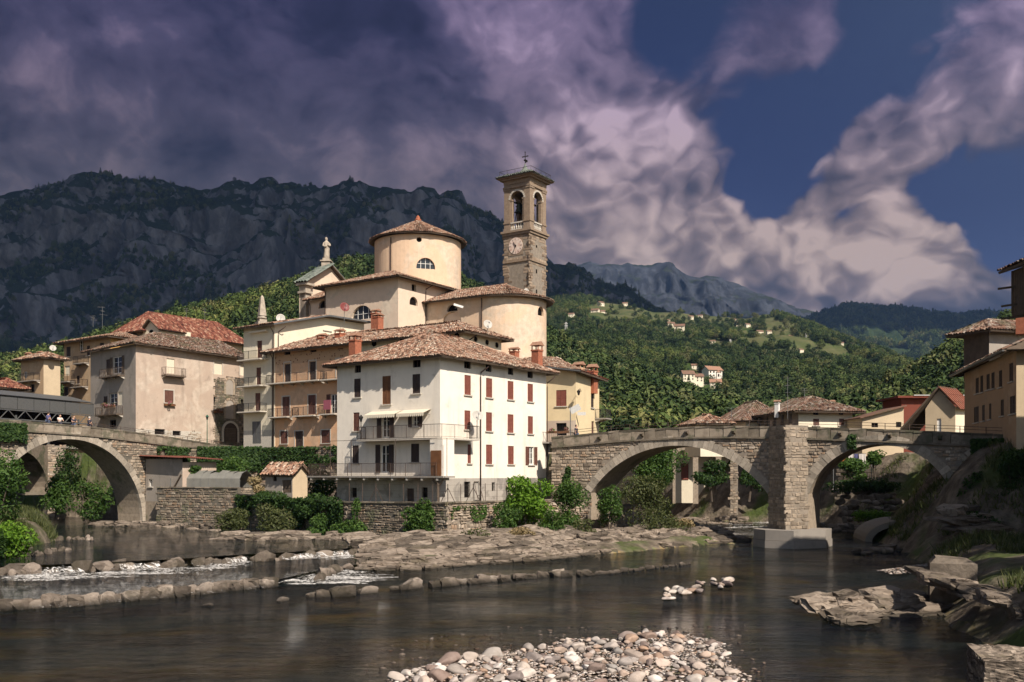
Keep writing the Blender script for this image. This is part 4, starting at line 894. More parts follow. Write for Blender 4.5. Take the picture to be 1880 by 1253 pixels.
    for a in cs: b_ = min(L, a + 1.2); dk.quad(f.pt(a, st(a) + .08, .3), f.pt(b_, st(b_) + .08, .3), f.pt(b_, st(b_) + .08, width - .3), f.pt(a, st(a) + .08, width - .3))
    dk.build('paving', MATS['street_stone'], root)
    return root, f, st, tz
RBP, RBDIR = Vector((7.25, 88, 0)) - Vector((.882, -.471, 0)) * 4.0, (.882, -.471)
RTOP = [(0, 9.5), (1.5, 9.55), (7, 9.95), (13.3, 10.13), (17, 10.1), (21.6, 9.95), (28.3, 9.62), (36.2, 9.1), (38.8, 8.9), (48, 8.6)]
rb, RBF, rst, rtz = bridge('stone_bridge', 'two-arched grey stone bridge with a pointed central pier at right', RBP, RBDIR, 48, [(4.0, 20.15, 4.25, 8.47), (23.4, 34.2, 4.34, 8.34)], RTOP, 5.0)
def pier(root, f, u0, u1, tip_u, tip, z0, z1, mat='bridge_stone'):
    A, T, B = f.pt(u0, 0), f.pt(tip_u, 0, -tip), f.pt(u1, 0)
    for q, (a, b_) in enumerate(((A, T), (T, B))):
        ff = Face((a.x, a.y), (b_ - a), (b_ - a).length); mb = MB(); mb.quad(ff.pt(0, z0), ff.pt(ff.L, z0), ff.pt(ff.L, z1), ff.pt(0, z1)); o = mb.build('cutwater', MATS['mortar'], root)
        masonry(ff, lambda u, z: .0 < u < ff.L and z < z1 - .05, 0.05, ff.L - .12, z0, z1, mat, o, seed=50 + q, length=(.25, .75), course=(.18, .38), proud=(.015, .06))
    mb = MB(); mb.add([A + Vector((0, 0, z1)), T + Vector((0, 0, z1)), B + Vector((0, 0, z1)), f.pt((u0 + u1) / 2, z1, .2)], [(0, 1, 2, 3)]); mb.build('cutwater_cap', MATS['parapet_stone'], root)
pier(rb, RBF, 20.15, 23.4, 22.0, 2.0, 1.2, 9.95, 'pier_stone')
def pier_block():
    M = Matrix(((RBF.d.x, RBF.n.x, 0, RBF.p.x), (RBF.d.y, RBF.n.y, 0, RBF.p.y), (0, 0, 1, 0), (0, 0, 0, 1)))
    out = [(19.3, 2.0), (19.3, -1.6), (20.6, -3.0), (22.9, -3.25), (24.9, -0.8), (24.9, 2.0)]
    mb = MB(); mb.prism(out, .62, 1.45, M); mb.prism([(21.9 + (x - 21.9) * 1.02, y * 1.02) for x, y in out], -1.2, .60, M); mb.build('pier_footing', MATS['concrete'], rb)
pier_block()
# water spouts and the iron rail on top
mb = MB(); mb.add([(-.16, 0, .3), (.16, 0, .3), (.12, -.42, .12), (-.12, -.42, .12), (-.14, 0, -.12), (.14, 0, -.12), (.08, -.36, .0), (-.08, -.36, .0)], [(0, 3, 2, 1), (4, 5, 6, 7), (3, 7, 6, 2), (0, 4, 7, 3), (1, 2, 6, 5)], .1); spout = mb.mesh('spout', MATS['dark_stone'])
for px in (1102, 1180, 1262, 1348, 1434, 1472, 1543, 1634, 1726): u = RBF.u(px); put('spout', spout, rb, RBF.M(u, rst(u) + .42, -.04))
def top_rail(root, f, tz, u0, u1, inn=.2, h=.45):
    mb = MB(); us = np.arange(u0, u1, 1.8)
    for a, b_ in zip(us, us[1:]):
        for k in (.5, 1.0): mb.bar(f.pt(a, tz(a) + h * k, inn), f.pt(b_, tz(b_) + h * k, inn), .035)
        mb.bar(f.pt(a, tz(a) - .05, inn), f.pt(a, tz(a) + h, inn), .045)
    mb.build('iron_rail', MATS['rust_iron'], root)
top_rail(rb, RBF, rtz, .5, 46)
# blind relief arch in the right abutment
mb = MB(); RA = 1.75; uc, zc = 36.4, 5.9
for k in range(3):
    r = random.Random(k); m2 = MB(); w = math.pi / 13 / 2 * .93
    vs = [(s * math.sin(w) * rr, y, math.cos(w) * rr) for y in (-.10, .2) for s, rr in ((-1, RA), (1, RA), (1, RA + .45), (-1, RA + .45))]; m2.add(vs, [(0, 1, 2, 3), (0, 4, 5, 1), (1, 5, 6, 2), (2, 6, 7, 3), (3, 7, 4, 0)], k / 3)
    if k == 0: vm = []
    vm.append(m2.mesh('voussoir', MATS['voussoir_stone']))
for i in range(9): put('voussoir', vm[i % 3], rb, RBF.M(uc, zc) @ Matrix.Rotation(-math.pi * .36 + math.pi * .72 * i / 8, 4, 'Y'))

LBP = Vector((-38.9, 107, 0)) - Vector((.5, .866, 0)) * 28; LBDIR = (.5, .866)
LTOP = [(0, 11.2), (9, 11.2), (19, 10.9), (28, 10.25), (35.5, 9.55), (40, 9.3)]
lb, LBF, lst, ltz = bridge('old_bridge', 'dark humpbacked stone bridge with one round arch at left', LBP, LBDIR, 38.5, [(7.8, 25.2, .8, 9.5)], LTOP, 4.0, ring=.7, stone='wall_stone', seed=9, mortar='dark_mortar', vous=.52)
top_rail(lb, LBF, ltz, 19, 38, inn=.2, h=.35)
# ---------------------------------------------------------------- houses of the old town
def block(corner, L1, L2, dl=LD, dr=RD):
    c = Vector((corner[0], corner[1], 0)); dl = Vector((dl[0], dl[1], 0)).normalized(); dr = Vector((dr[0], dr[1], 0)).normalized()
    a = c - dl * L1
    return Face((a.x, a.y), dl, L1), Face((c.x, c.y), dr, L2)
def backs(parent, fl, fr, z0, z1, mat):
    """the two walls on the far side, so that the block is closed"""
    a, c, b_ = fl.pt(0, 0), fl.end(), fr.end(); d = a + (b_ - c); mb = MB()
    for p, q in ((b_, d), (d, a)): mb.quad(Vector((p.x, p.y, z0)), Vector((q.x, q.y, z0)), Vector((q.x, q.y, z1)), Vector((p.x, p.y, z1)))
    mb.build('wall', mat, parent)
# ---- the white house
def white_house():
    t = thing('white_house', 'large white four-storey house with red-brown shutters and tiled hip roof', 'house', (-6, 80, 3.3))
    FL, FR = block((-6, 80), 12.1, 16.1); ZE, Z0 = 15.85, 3.0; wp = MATS['white_plaster']
    W = lambda f, r, st='closed', c='brown_shutter', **k: window(f, r, t, st, c, **k)
    W(FL, (651, 671, 662.7, 684.7), 'attic', sill=False); W(FL, (757.5, 661, 772, 675), 'attic', sill=False)
    W(FL, (650, 695.5, 662, 730), 'closed', 'dark_shutter'); W(FL, (701.7, 690.6, 717.3, 742.6), 'closed', 'wood_door'); W(FL, (757, 687, 771.4, 722.7), 'closed', 'dark_shutter')
    W(FL, (648.6, 757.7, 659.9, 791.7)); W(FL, (701, 757, 715.4, 804), 'open', 'dark_shutter', sill=False); W(FL, (757, 755, 768.8, 784.5), 'open', 'dark_shutter')
    W(FL, (646.7, 818, 658.7, 850.8), 'closed', 'dark_shutter'); W(FL, (699, 816.8, 714.4, 868), 'open', 'dark_shutter', sill=False); W(FL, (754.4, 815, 769.5, 849), 'closed', 'dark_shutter')
    W(FL, (644, 896, 655, 914), 'grille', sill=False); W(FL, (746.8, 897, 760, 922), 'door', 'dark_shutter', sill=False); W(FL, (774, 895.3, 785, 914), 'grille', sill=False)
    for r in ((852.3, 664, 864.8, 677), (891.9, 669.5, 902.6, 683), (932.6, 676, 942.6, 688.6), (968.5, 682.5, 978.6, 694.6)): W(FR, r, 'attic', sill=False)
    for r in ((852.8, 689, 864.5, 725.5), (892.3, 694.6, 903.8, 730.3), (932, 699.9, 942.9, 734), (968.7, 705, 978.6, 738),
              (852.8, 753.8, 863.6, 789), (892.3, 757.4, 903.4, 792), (932, 761, 942.9, 795), (969.2, 764.6, 978.6, 796.9),
              (858.5, 816, 864.8, 851), (892.3, 817, 903.8, 852.5), (932.6, 819, 943.4, 852.7)): W(FR, r, 'closed', 'red_shutter')
    W(FR, (970.4, 820.8, 980, 853.7), 'open')
    W(FR, (852.3, 884.8, 863.6, 914), 'grille', sill=False); W(FR, (903, 886, 908.6, 901.8), 'grille', sill=False); W(FR, (932, 880, 939.8, 893.9), 'grille', sill=False)
    pl = (5.72, MATS['plinth_plaster']); wall(FL, Z0, ZE, wp, t, split=pl); wall(FR, Z0, ZE, wp, t, split=(5.6, MATS['plinth_plaster'])); backs(t, FL, FR, Z0, ZE, wp)
    # broken plaster by the right corner
    hip_roof(t, (-6, 80), 12.1, 16.1, ZE - .12, 3.15, .95)
    chimney(t, at(934 + 52, 672, 95), .8, 2.3, 'brick'); chimney(t, at(652, 652, 93), .85, 2.1, 'brick'); chimney(t, at(944, 660, 99), .75, 1.2, 'brick')
    downpipe(t, FR, FR.u(881), 3.5, 15.5); downpipe(t, FR, FR.u(1003), 5.0, 15.4)
    # upper balcony wraps the corner, with closet below it
    z = 8.98; b_ = MB(); M = Matrix.Translation((0, 0, 0)); u0 = FL.u(671); uR = FR.u(862)
    A, B, Cn, D, E_ = FL.pt(u0, z, -1.15), FL.pt(u0, z), FL.pt(12.1, z), FR.pt(uR, z), FR.pt(uR, z, -1.15); K = FL.pt(12.1 + 1.15, z, -1.15)
    dn = Vector((0, 0, -.16)); ring_ = [A, K, E_, D, Cn, B]
    b_.add(ring_ + [p + dn for p in ring_], [(0, 1, 4, 5), (1, 2, 3, 4), (6, 11, 10, 7), (7, 10, 9, 8), (0, 6, 7, 1), (1, 7, 8, 2), (2, 8, 9, 3), (5, 11, 6, 0)])
    bo = b_.build('balcony', MATS['sill_stone'], t); k = .06
    railing_mb([FL.pt(u0 + k, z, -.04), FL.pt(u0 + k, z, -1.15 + k), FL.pt(12.1 + 1.15 - k, z, -1.15 + k), FR.pt(uR - k, z, -1.15 + k), FR.pt(uR - k, z, -.04)], 1.1, .15).build('railing', MATS['rust_iron'], bo)
    # lower balcony with beam ends and props
    z = 5.80; u0 = FL.u(586); L = 12.1 + 1.6 - u0; b2 = MB(); b2.box(0, L, -1.55, -.003, -.14, 0); bo = b2.build('balcony', MATS['concrete'], t, FL.M(u0, z))
    bm_ = MB()
    for i in range(10): x = .5 + (L - 1.2) * i / 9; bm_.box(x - .09, x + .09, -1.50, -.005, -.36, -.145)
    bm_.build('beam_ends', MATS['sill_stone'], bo, FL.M(u0, z))
    railing_mb([FL.pt(u0 + .05, z, -.05), FL.pt(u0 + .05, z, -1.48), FL.pt(12.1 + .85, z, -1.48)], 1.08, .15).build('railing', MATS['rust_iron'], bo)
    pr = MB()
    for px in (620, 658, 738, 831): u = FL.u(px) + .6; pr.bar(FL.pt(u, z, -1.48), FL.pt(u, z + 3.1, -1.48), .045)
    pr.bar(FL.pt(0, z + 3.1, -1.48), FL.pt(13, z + 3.1, -1.48), .04); pr.build('uprights', MATS['rust_iron'], bo)
    # closet that stands on the lower balcony round the corner, its brown door to the left
    cf = Face((FL.pt(12.1, 0, -1.5).x, FL.pt(12.1, 0, -1.5).y), RD, 1.5); cx = MB(); M = FL.M(12.1, 5.8)
    cx.box(.002, 1.35, -1.30, .2, 0.004, 3.0, M); cl = cx.build('closet', wp, t)
    put('door', box_mesh('door', .12, 1.22, -1.36, -1.302, .02, 2.1, 'wood_door'), cl, M)
    # awnings
    for (a, c_) in ((674, 732), (733, 785)):
        ua, uc = FL.u(a) + .5, FL.u(c_) + .4; aw = MB(); n = 14; zt, zb = 11.45, 11.1; pj = .95; L = uc - ua
        aw.add([(0, -.02, zt), (L, -.02, zt), (L, -pj, zb), (0, -pj, zb)], [(0, 1, 2, 3)]); aw.add([(0, -.02, zt - .02), (L, -.02, zt - .02), (L, -pj, zb - .02), (0, -pj, zb - .02)], [(3, 2, 1, 0)])
        for i in range(n):
            x0, x1 = L * i / n, L * (i + 1) / n; aw.add([(x0, -pj, zb), (x1, -pj, zb), (x1 - .02, -pj - .02, zb - .24), ((x0 + x1) / 2, -pj - .03, zb - .32), (x0 + .02, -pj - .02, zb - .24)], [(0, 4, 3, 2, 1)], i % 2)
        o = aw.build('awning', MATS['awning'], t, FL.M(ua, 0)); ar = MB(); ar.bar((.1, -.03, zt - .5), (.1, -pj + .05, zb - .05), .03); ar.bar((L - .1, -.03, zt - .5), (L - .1, -pj + .05, zb - .05), .03); ar.build('arms', MATS['grey_metal'], o, FL.M(ua, 0))
    # clothes lines on struts, gate and fence below stand as things of their own
    return t, FL, FR
WH, WFL, WFR = white_house()
dish_thing('big pale satellite dish on the balcony of the white house', WFR.pt(WFR.u(859), 8.98, -1.0), .46, (.35, -.85, .35), 2.0)
# ---- the long row behind: peach house and cream wing with round attic holes
ROWC = (-4.96, 97.0)
def oct_hole(parent, face, px, py, r):
    u, z = face.uz(px, py); mb = MB(); mb.lathe([(r * .98, -.004), (r * 1.14, -.03), (r * 1.16, .06)], 8, face.M(u, z) @ Matrix.Rotation(math.pi / 2, 4, 'X') @ Matrix.Rotation(math.pi / 8, 4, 'Z'))
    o = mb.build('attic_hole', MATS['cream_plaster'], parent); face_r = MB(); face_r.lathe([(.001, 0), (r, 0)], 8, face.M(u, z, -.012) @ Matrix.Rotation(math.pi / 2, 4, 'X') @ Matrix.Rotation(math.pi / 8, 4, 'Z')); face_r.build('opening', MATS['dark_inside'], o)
def row_wing():
    t = thing('cream_wing', 'cream house behind the white house with octagonal attic holes and broad old tiled roof', 'house', (-5, 97, 8.5))
    FL, FR = block(ROWC, 16.0, 6.6); ZE = 20.35
    wall(FL, 8.0, ZE, MATS['cream_plaster'], t); wall(FR, 8.0, ZE, MATS['cream_plaster'], t); backs(t, FL, FR, 8, ZE, MATS['cream_plaster'])
    for px, py in ((687, 631), (738.6, 625.5), (790, 619), (838.6, 617.5)): oct_hole(t, FL, px, py, .36)
    for px, py in ((873, 623), (894, 629), (912, 634)): oct_hole(t, FR, px, py, .30)
    hip_roof(t, ROWC, 22.0, 6.6, ZE - .1, 1.75, 1.0, tile=(.26, .44), messy=1.3)
    chimney(t, at(694, 596, 112), .9, 1.2, 'brick'); downpipe(t, FR, FR.u(860), 15, 20.2, .8)
    return t, FL, FR
CW, CWL, CWR = row_wing()
def peach_house():
    c = Vector((ROWC[0], ROWC[1], 0)) - LD * 16.0; t = thing('peach_house', 'orange-peach house with long iron balcony and painted frieze under the eaves', 'house', (-20, 108, 8.5))
    FL, FR = block((c.x, c.y), 12.8, 8.0); ZE = 20.35; mp = MATS['peach_plaster']; W = lambda r, st='closed', c='brown_shutter', **k: window(FL, r, t, st, c, **k)
    for r in ((522, 646, 533, 655), (569, 643, 581, 651), (619, 640, 630, 648)): W(r, 'attic', sill=False)
    for r in ((522, 666, 533.5, 702), (568, 663, 580, 698), (617, 659, 630, 693)): W(r, 'door', 'dark_shutter', sill=False, surround='sill_stone')
    for r in ((518.5, 728.5, 532, 764), (566, 725.5, 580, 761)): W(r, 'closed', 'brown_shutter', sill=False, surround='sill_stone')
    W((607, 724, 619, 760), 'open', 'brown_shutter', sill=False)
    for r in ((515, 792, 528, 815), (590, 790, 606, 814)): W(r, 'closed', 'brown_shutter', surround='sill_stone')
    W((541.5, 792, 556.5, 822), 'door', 'dark_shutter', sill=False, surround='sill_stone')
    wall(FL, 8.0, ZE, mp, t); wall(FR, 8.0, ZE, mp, t); a = FL.pt(0, 0); mb = MB(); b_ = a + RD * 8; mb.quad(Vector((b_.x, b_.y, 8)), Vector((a.x, a.y, 8)), Vector((a.x, a.y, ZE)), Vector((b_.x, b_.y, ZE))); mb.build('wall', mp, t)
    put('frieze', box_mesh('frieze', .3, 12.6, -.012, .01, 18.8, 19.9, 'frieze'), t, FL.M(0, 0)); f0 = bpy.data.objects['frieze']
    z = FL.uz(560, 701)[1]; balcony(t, FL, .1, 8.9, z, 1.05, gap=.11); balcony(t, FL, 9.2, 12.5, z - .05, 1.05, gap=.11)
    for x0, x1, y in ((502, 538, 766), (548, 587, 763.5), (596, 625, 760.5)): balcony(t, FL, FL.u(x0), FL.u(x1), FL.uz((x0 + x1) / 2, y)[1], .95, gap=.11)
    downpipe(t, FL, .15, 8.6, 20.3)
    # roof: front slope and hip at its left end
    k = 1.0; up = 2.0; E0, E1 = FL.pt(-k, ZE - .1, -k), FL.pt(12.8, ZE - .1, -k); R0, R1 = FL.pt(3.2, ZE + up, 4), FL.pt(12.8, ZE + up, 4); B0 = FL.pt(-k, ZE - .1, 8 + k)
    rf = slope(t, [E0, E1, R1, R0], tile=(.26, .44), messy=1.3); slope(t, [B0, E0, R0], tile=(.26, .44)); slope(t, [FL.pt(12.8, ZE - .1, 8 + k), B0, R0, R1], tiles=False); cap_line(rf, E0, R0); cap_line(rf, R0, R1)
    for px, py, Y in ((592, 640, 112), (624, 632, 110)): chimney(t, at(px, py - 3, Y), .85, 1.5, 'brick')
    return t, FL
PH, PFL = peach_house()
# ---- narrow cream house with stacked balconies
def narrow_house():
    C = (-28.05, 113.3); FL, FR = block(C, 5.6, 15.0); t = thing('narrow_house', 'narrow cream house with three stacked balconies beside the peach house', 'house', (C[0], C[1], 8.5)); cp = MATS['cream_plaster']
    W = lambda f, r, st='door', c='brown_shutter', **k: window(f, r, t, st, c, sill=False, **k)
    W(FL, (471.5, 626, 481, 660)); W(FL, (470, 675, 479, 708)); W(FL, (468, 722, 478, 755)); W(FL, (463, 774, 479, 815), 'closed', 'grey_metal')
    z1 = 23.6; tp = [(0, z1), (7.85, 25.5), (15.0, 25.6)]
    window(FR, (594, 595, 607, 607), t, 'glass'); window(FR, (642, 600.5, 652, 606), t, 'attic', sill=False)
    wall(FL, 8.0, z1, cp, t, split=(11.2, MATS['sill_stone'])); wall(FR, 8.0, tp, cp, t); a = FL.pt(0, 0); b_ = a + RD * 15; c_ = FR.end(); mb = MB()
    mb.add([Vector((b_.x, b_.y, 8)), Vector((a.x, a.y, 8)), Vector((a.x, a.y, z1)), Vector((*(a + RD * 7.85).to_2d(), 25.5)), Vector((b_.x, b_.y, 25.6))], [(0, 1, 2, 3, 4)]); mb.quad(Vector((c_.x, c_.y, 8)), Vector((b_.x, b_.y, 8)), Vector((b_.x, b_.y, 25.6)), Vector((c_.x, c_.y, 25.6))); mb.build('wall', cp, t)
    for y in (661.5, 709.5, 756.5):
        zz = FL.uz(466, y)[1]; balcony(t, FL, FL.u(447) + .1, FL.u(490), zz, 1.1, gap=.12, brackets=False)
        if y < 720: put('awning', box_mesh('awning', .3, 3.3, -.5, 0, 0, .18, 'awning'), t, FL.M(FL.u(459), zz + 3.0 if y > 700 else zz + 3.2))
    k = .9; P = lambda u, v, z: FR.pt(u, z, -k) if v == 0 else FR.pt(u, z, 5.6 + k)
    rf = slope(t, [P(-k, 1, z1 - .05), P(-k, 0, z1 - .05), P(7.85, 0, 25.7), P(7.85, 1, 25.7)], 'old_tiles'); slope(t, [P(7.85, 1, 25.7), P(7.85, 0, 25.7), P(15.5, 0, 25.85), P(15.5, 1, 25.85)], 'old_tiles', tiles=False)
    fa = MB(); fa.bar(P(-k, 0, z1 - .1), P(7.85, 0, 25.65), .14, .2); fa.bar(P(7.85, 0, 25.65), P(15.5, 0, 25.8), .14, .2); fa.build('gutter', MATS['grey_metal'], rf)
    chimney(t, at(690, 590, 124), .9, 1.5, 'brick'); downpipe(t, FL, 5.5, 9, 23.3, .8); downpipe(t, FR, .5, 19, 23.4, .8)
    return t, FL, FR
NH, NFL, NFR = narrow_house()
dish_thing('dark red satellite dish on a tall mast above the cream house roof', at(632, 594, 121), .62, (.5, -.8, .3), 2.0, 'red_dish')
# ---- weathered house on the river and the old stone part with the arched door
def weathered_house():
    dl = Vector((.74, -.672, 0)).normalized(); C = (-45.5, 116.0); FL, FR = block(C, 12.3, 9.35, dl, RD); t = thing('weathered_house', 'weathered grey-pink plaster house at the bridge end with flower balconies', 'house', (C[0], C[1], 8.4))
    W = lambda f, r, st='closed', c='dark_shutter', **k: window(f, r, t, st, c, **k); ZE = 21.7
    W(FR, (306, 659, 320.5, 686), 'blind', sill=False, pane='awning'); W(FR, (302, 717, 318.5, 740), 'closed', 'brown_shutter', surround='sill_stone'); W(FR, (284, 788, 303, 798), 'grille', sill=False); W(FR, (317, 791.5, 332, 800), 'grille', sill=False)
    W(FL, (195, 660, 203, 689), 'closed', sill=False); W(FL, (207, 655, 224, 686), 'open', 'old_wood', sill=False); W(FL, (190, 728, 197, 750), 'closed', sill=False); W(FL, (200, 722, 215, 748), 'glass', sill=False); W(FL, (217, 720, 225, 744), 'blind', sill=False, pane='awning'); W(FL, (201, 771, 213, 785), 'attic', sill=False)
    wall(FL, 8.0, ZE, MATS['grey_plaster'], t); wall(FR, 8.0, ZE, MATS['weathered_plaster'], t, split=(11.4, MATS['sill_stone'])); backs(t, FL, FR, 8, ZE, MATS['grey_plaster'])
    masonry(FR, lambda u, z: z < 11.0 + .5 * math.sin(u * 1.7) and not any(h[0] - .1 < u < h[1] + .1 and h[2] - .1 < z < h[3] + .1 for h in FR.holes), .1, 9.2, 8.2, 11.6, 'bridge_stone', t, seed=21, proud=(.01, .03))
    balcony(t, FR, FR.u(296), FR.u(334), FR.uz(315, 690.5)[1], .9, rail='old_wood', slab='old_wood', gap=.2)
    balcony(t, FL, FL.u(194), FL.u(229), FL.uz(211, 692)[1], .9, rail='old_wood', slab='old_wood', gap=.2); balcony(t, FL, FL.u(187), FL.u(226), FL.uz(206, 762)[1], .9, rail='old_wood', slab='old_wood', gap=.2)
    # roof: low hip over house and stone part
    k = .9; E0, E1, E2 = FL.pt(-k, ZE, -k), FL.pt(12.3 + k, ZE, -k), FR.pt(17.3, ZE - .3, -k); E1 = FR.pt(-k, ZE, -k); mid = (FL.pt(6.1, ZE + 2.5, 5.6)); e = FR.pt(17.3, ZE + 2.0, 6.5)
    rf = slope(t, [E1, E2, e, mid], 'brown_tiles', messy=1.5); slope(t, [FL.pt(-k, ZE, -k), E1, mid], 'brown_tiles', messy=1.3); cap_line(rf, E1, mid, 'brown_tiles'); slope(t, [E2, FL.pt(-k, ZE, 14), mid, e], 'brown_tiles', tiles=False)
    return t, FL, FR
WE, WEL, WER = weathered_house()
def stone_part():
    p = WER.pt(9.36, 0); FR = Face((p.x, p.y), RD, 7.2); t = thing('stone_house', 'dark stone house front with arched doorway between weathered and cream houses', 'house', (p.x, p.y, 8.5)); ZE = 21.4
    for r in ((393, 664, 408, 688), (441, 669, 450, 690)): window(FR, r, t, 'blind', sill=False, pane='awning', surround='sill_stone')
    window(FR, (392, 729, 407, 752), t, 'grille', sill=True)
    wall(FR, 8.0, ZE, MATS['weathered_plaster'], t)
    mb = MB(); q = FR.end(); r_ = q + Vector((-RD.y, RD.x, 0)) * 8
    mb.quad(Vector((q.x, q.y, 8)), Vector((r_.x, r_.y, 8)), Vector((r_.x, r_.y, ZE)), Vector((q.x, q.y, ZE))); mb.build('wall', MATS['grey_plaster'], t)
    u0 = FR.u(395); top = lambda u: 16.6 + .75 * (u - u0) if u > u0 else 0
    def ins(u, z): return u > u0 - .4 + .35 * math.sin(z * 2.1) and z < FR.uz(420, 697)[1] + .15 * (u - u0)
    pl = MB(); zt = FR.uz(395, 703)[1]; pl.add([FR.pt(u0, 8, -.02), FR.pt(7.2, 8, -.02), FR.pt(7.2, FR.uz(445, 692)[1], -.02), FR.pt(u0, zt, -.02)], [(0, 1, 2, 3)]); o = pl.build('stone_facing', MATS['dark_mortar'], t)
    masonry(FR, ins, u0, 7.1, 8.2, zt + 1, 'dark_stone', o, out=.02, seed=33, proud=(.015, .05))
    def arched(px0, py0, px1, py1, mat, nm, ring='sill_stone', proud=.09):
        u0_, u1_, z0_, z1_ = FR.rect(px0, py0, px1, py1); r = (u1_ - u0_) / 2; zc = z1_ - r; pts = [(-r, z0_ - zc), (r, z0_ - zc)] + [(r * math.cos(a), r * math.sin(a)) for a in np.linspace(0, math.pi, 13)]
        M = FR.M((u0_ + u1_) / 2, zc) @ Matrix.Rotation(math.pi / 2, 4, 'X'); a = MB(); a.prism(pts, .0, proud, M); d_ = a.build(nm, MATS[mat], t)
        b_ = MB(); k = 14
        for i in range(k):
            x0, x1 = math.pi * i / k + .012, math.pi * (i + 1) / k - .012; b_.prism([(r * math.cos(x0), r * math.sin(x0)), ((r + .28) * math.cos(x0), (r + .28) * math.sin(x0)), ((r + .28) * math.cos(x1), (r + .28) * math.sin(x1)), (r * math.cos(x1), r * math.sin(x1))], .0, proud + .06, M, random.random())
        for s in (-1, 1): b_.box(min(s * r, s * (r + .28)), max(s * r, s * (r + .28)), z0_ - zc, -.01, 0, proud + .05, M)
        b_.build('surround', MATS[ring], d_); return d_
    d_ = arched(410, 777, 435, 812, 'dark_shutter', 'door'); sl_ = MB(); u0_, u1_, z0_, z1_ = FR.rect(411, 779, 434, 812)
    for i in range(9): z = z0_ + (z1_ - z0_ - .7) * i / 8; sl_.box(u0_ + .15, u1_ - .15, -.125, -.092, z, z + .16, FR.M(0, 0))
    sl_.build('boards', MATS['old_wood'], d_)
    arched(414, 697, 427, 725, 'grey_plaster', 'blind_niche', 'wall_stone'); arched(414, 735, 428, 769, 'grey_plaster', 'blind_niche', 'wall_stone')
    return t, FR
ST, STF = stone_part()
# ---- red-roofed house behind, brown house and small ones at left
def plain_house(name, label, C, L1, L2, z0, ze, rise, ml, mr, wl=(), wr=(), roof='old_tiles', over=.8, dl=LD, dr=RD, tile=(.3, .5), shut='dark_shutter', cat='house', messy=1.0):
    FL, FR = block(C, L1, L2, dl, dr); t = thing(name, label, cat, (C[0], C[1], z0))
    for f, ws in ((FL, wl), (FR, wr)):
        for w in ws:
            st_, r = (w[0], w[1:]) if isinstance(w[0], str) else ('closed', w)
            if isinstance(st_, str) and st_.startswith('m:'): window(f, r, t, st_[2:], shut, metric=True, sill=st_ != 'm:attic')
            else: window(f, r, t, st_, shut, sill=st_ in ('closed', 'open'))
    wall(FL, z0, ze, MATS[ml], t); wall(FR, z0, ze, MATS[mr], t); backs(t, FL, FR, z0, ze, MATS[ml])
    if rise: hip_roof(t, C, L1, L2, ze - .1, rise, over, mat=roof, tile=tile, dl=Vector((FL.d.x, FL.d.y, 0)), dr=Vector((FR.d.x, FR.d.y, 0)), messy=messy)
    return t, FL, FR
def cpt(px, Y): return ((px - CX) / F * Y, Y)
RH, RHL, RHR = plain_house('red_roof_house', 'house under a broad bright red tiled hip roof behind the weathered house', cpt(262, 136), 5.5, 17.5, 8.5, 26.2, 3.4, 'tan_plaster', 'tan_plaster', roof='red_tiles', over=1.0)
def dormer():
    o = MB(); c = at(278, 612, 134.6); M = Matrix.Translation(c) @ Matrix.Rotation(math.atan2(LD.y, LD.x), 4, 'Z'); o.add([(-2.0, 0, -1), (2.0, 0, -1), (2.0, 0, .5), (0, 0, 1.8), (-2.0, 0, .5), (-2.0, 5, -1), (2.0, 5, -1), (2.0, 5, .5), (0, 5, 1.8), (-2, 5, .5)], [(0, 1, 2, 3, 4), (1, 6, 7, 2), (0, 4, 9, 5)]); d_ = o.build('dormer', MATS['cream_plaster'], RH, M)
    w = MB(); w.prism([(.5 * math.cos(a), .5 * math.sin(a)) for a in np.linspace(0, math.pi, 9)] + [(-.5, -.5), (.5, -.5)], .0, .03, M @ Matrix.Rotation(math.pi / 2, 4, 'X')); w.build('window', MATS['dark_inside'], d_)
    for s in (-1, 1): slope(d_, [M @ Vector(p) for p in (((2.5, -.5, .25), (2.5, 4, .25), (0, 4, 2.0), (0, -.5, 2.0)) if s > 0 else ((-2.5, 4, .25), (-2.5, -.5, .25), (0, -.5, 2.0), (0, 4, 2.0)))], 'red_tiles', tile=(.3, .5), name='dormer_roof')
dormer()
BH, BHL, BHR = plain_house('brown_house', 'tall brown house with an orange side wall and wooden balcony at left', cpt(203, 130), 11.6, 9, 8.5, 24.6, 1.5, 'brown_plaster', 'orange_plaster',
    wl=((122, 637, 129.5, 655), ('glass', 145, 625, 153, 646), (159.5, 635, 165, 653), (183, 630, 191, 645), ('blind', 119, 672, 128, 690), (141, 690, 146, 705), (118, 711, 125, 727)), over=1.0, messy=1.4)
balcony(BH, BHL, BHL.u(97) if BHL.u(97) > 0 else .05, BHL.u(137), BHL.uz(116, 703)[1], 1.1, rail='old_wood', slab='concrete', gap=.22)
balcony(BH, BHL, BHL.u(139), BHL.u(162), BHL.uz(150, 711)[1], .9, slab='concrete')
balcony(BH, BHL, BHL.u(143), BHL.u(164), BHL.uz(150, 668)[1], .8, slab='concrete')
TH, THL, THR = plain_house('tan_house', 'small tan house with a sunlit end wall at the far left', cpt(80, 127), 5.8, 2.3, 8.5, 21.4, .9, 'brown_plaster', 'tan_plaster', wl=(('attic', 55, 706, 63, 720), ('glass', 43, 682, 50, 695)), over=.8)  # left wall in browner plaster: its shade is put into the colour
balcony(TH, THL, THL.u(43), THL.u(74), THL.uz(58, 700)[1], .9, slab='concrete')
SH, SHL, SHR = plain_house('pink_house', 'low pink house with red roof at the left edge of the view', cpt(6, 118), 9, 2.2, 8.5, 16.6, 1.2, 'weathered_plaster', 'weathered_plaster', roof='red_tiles')
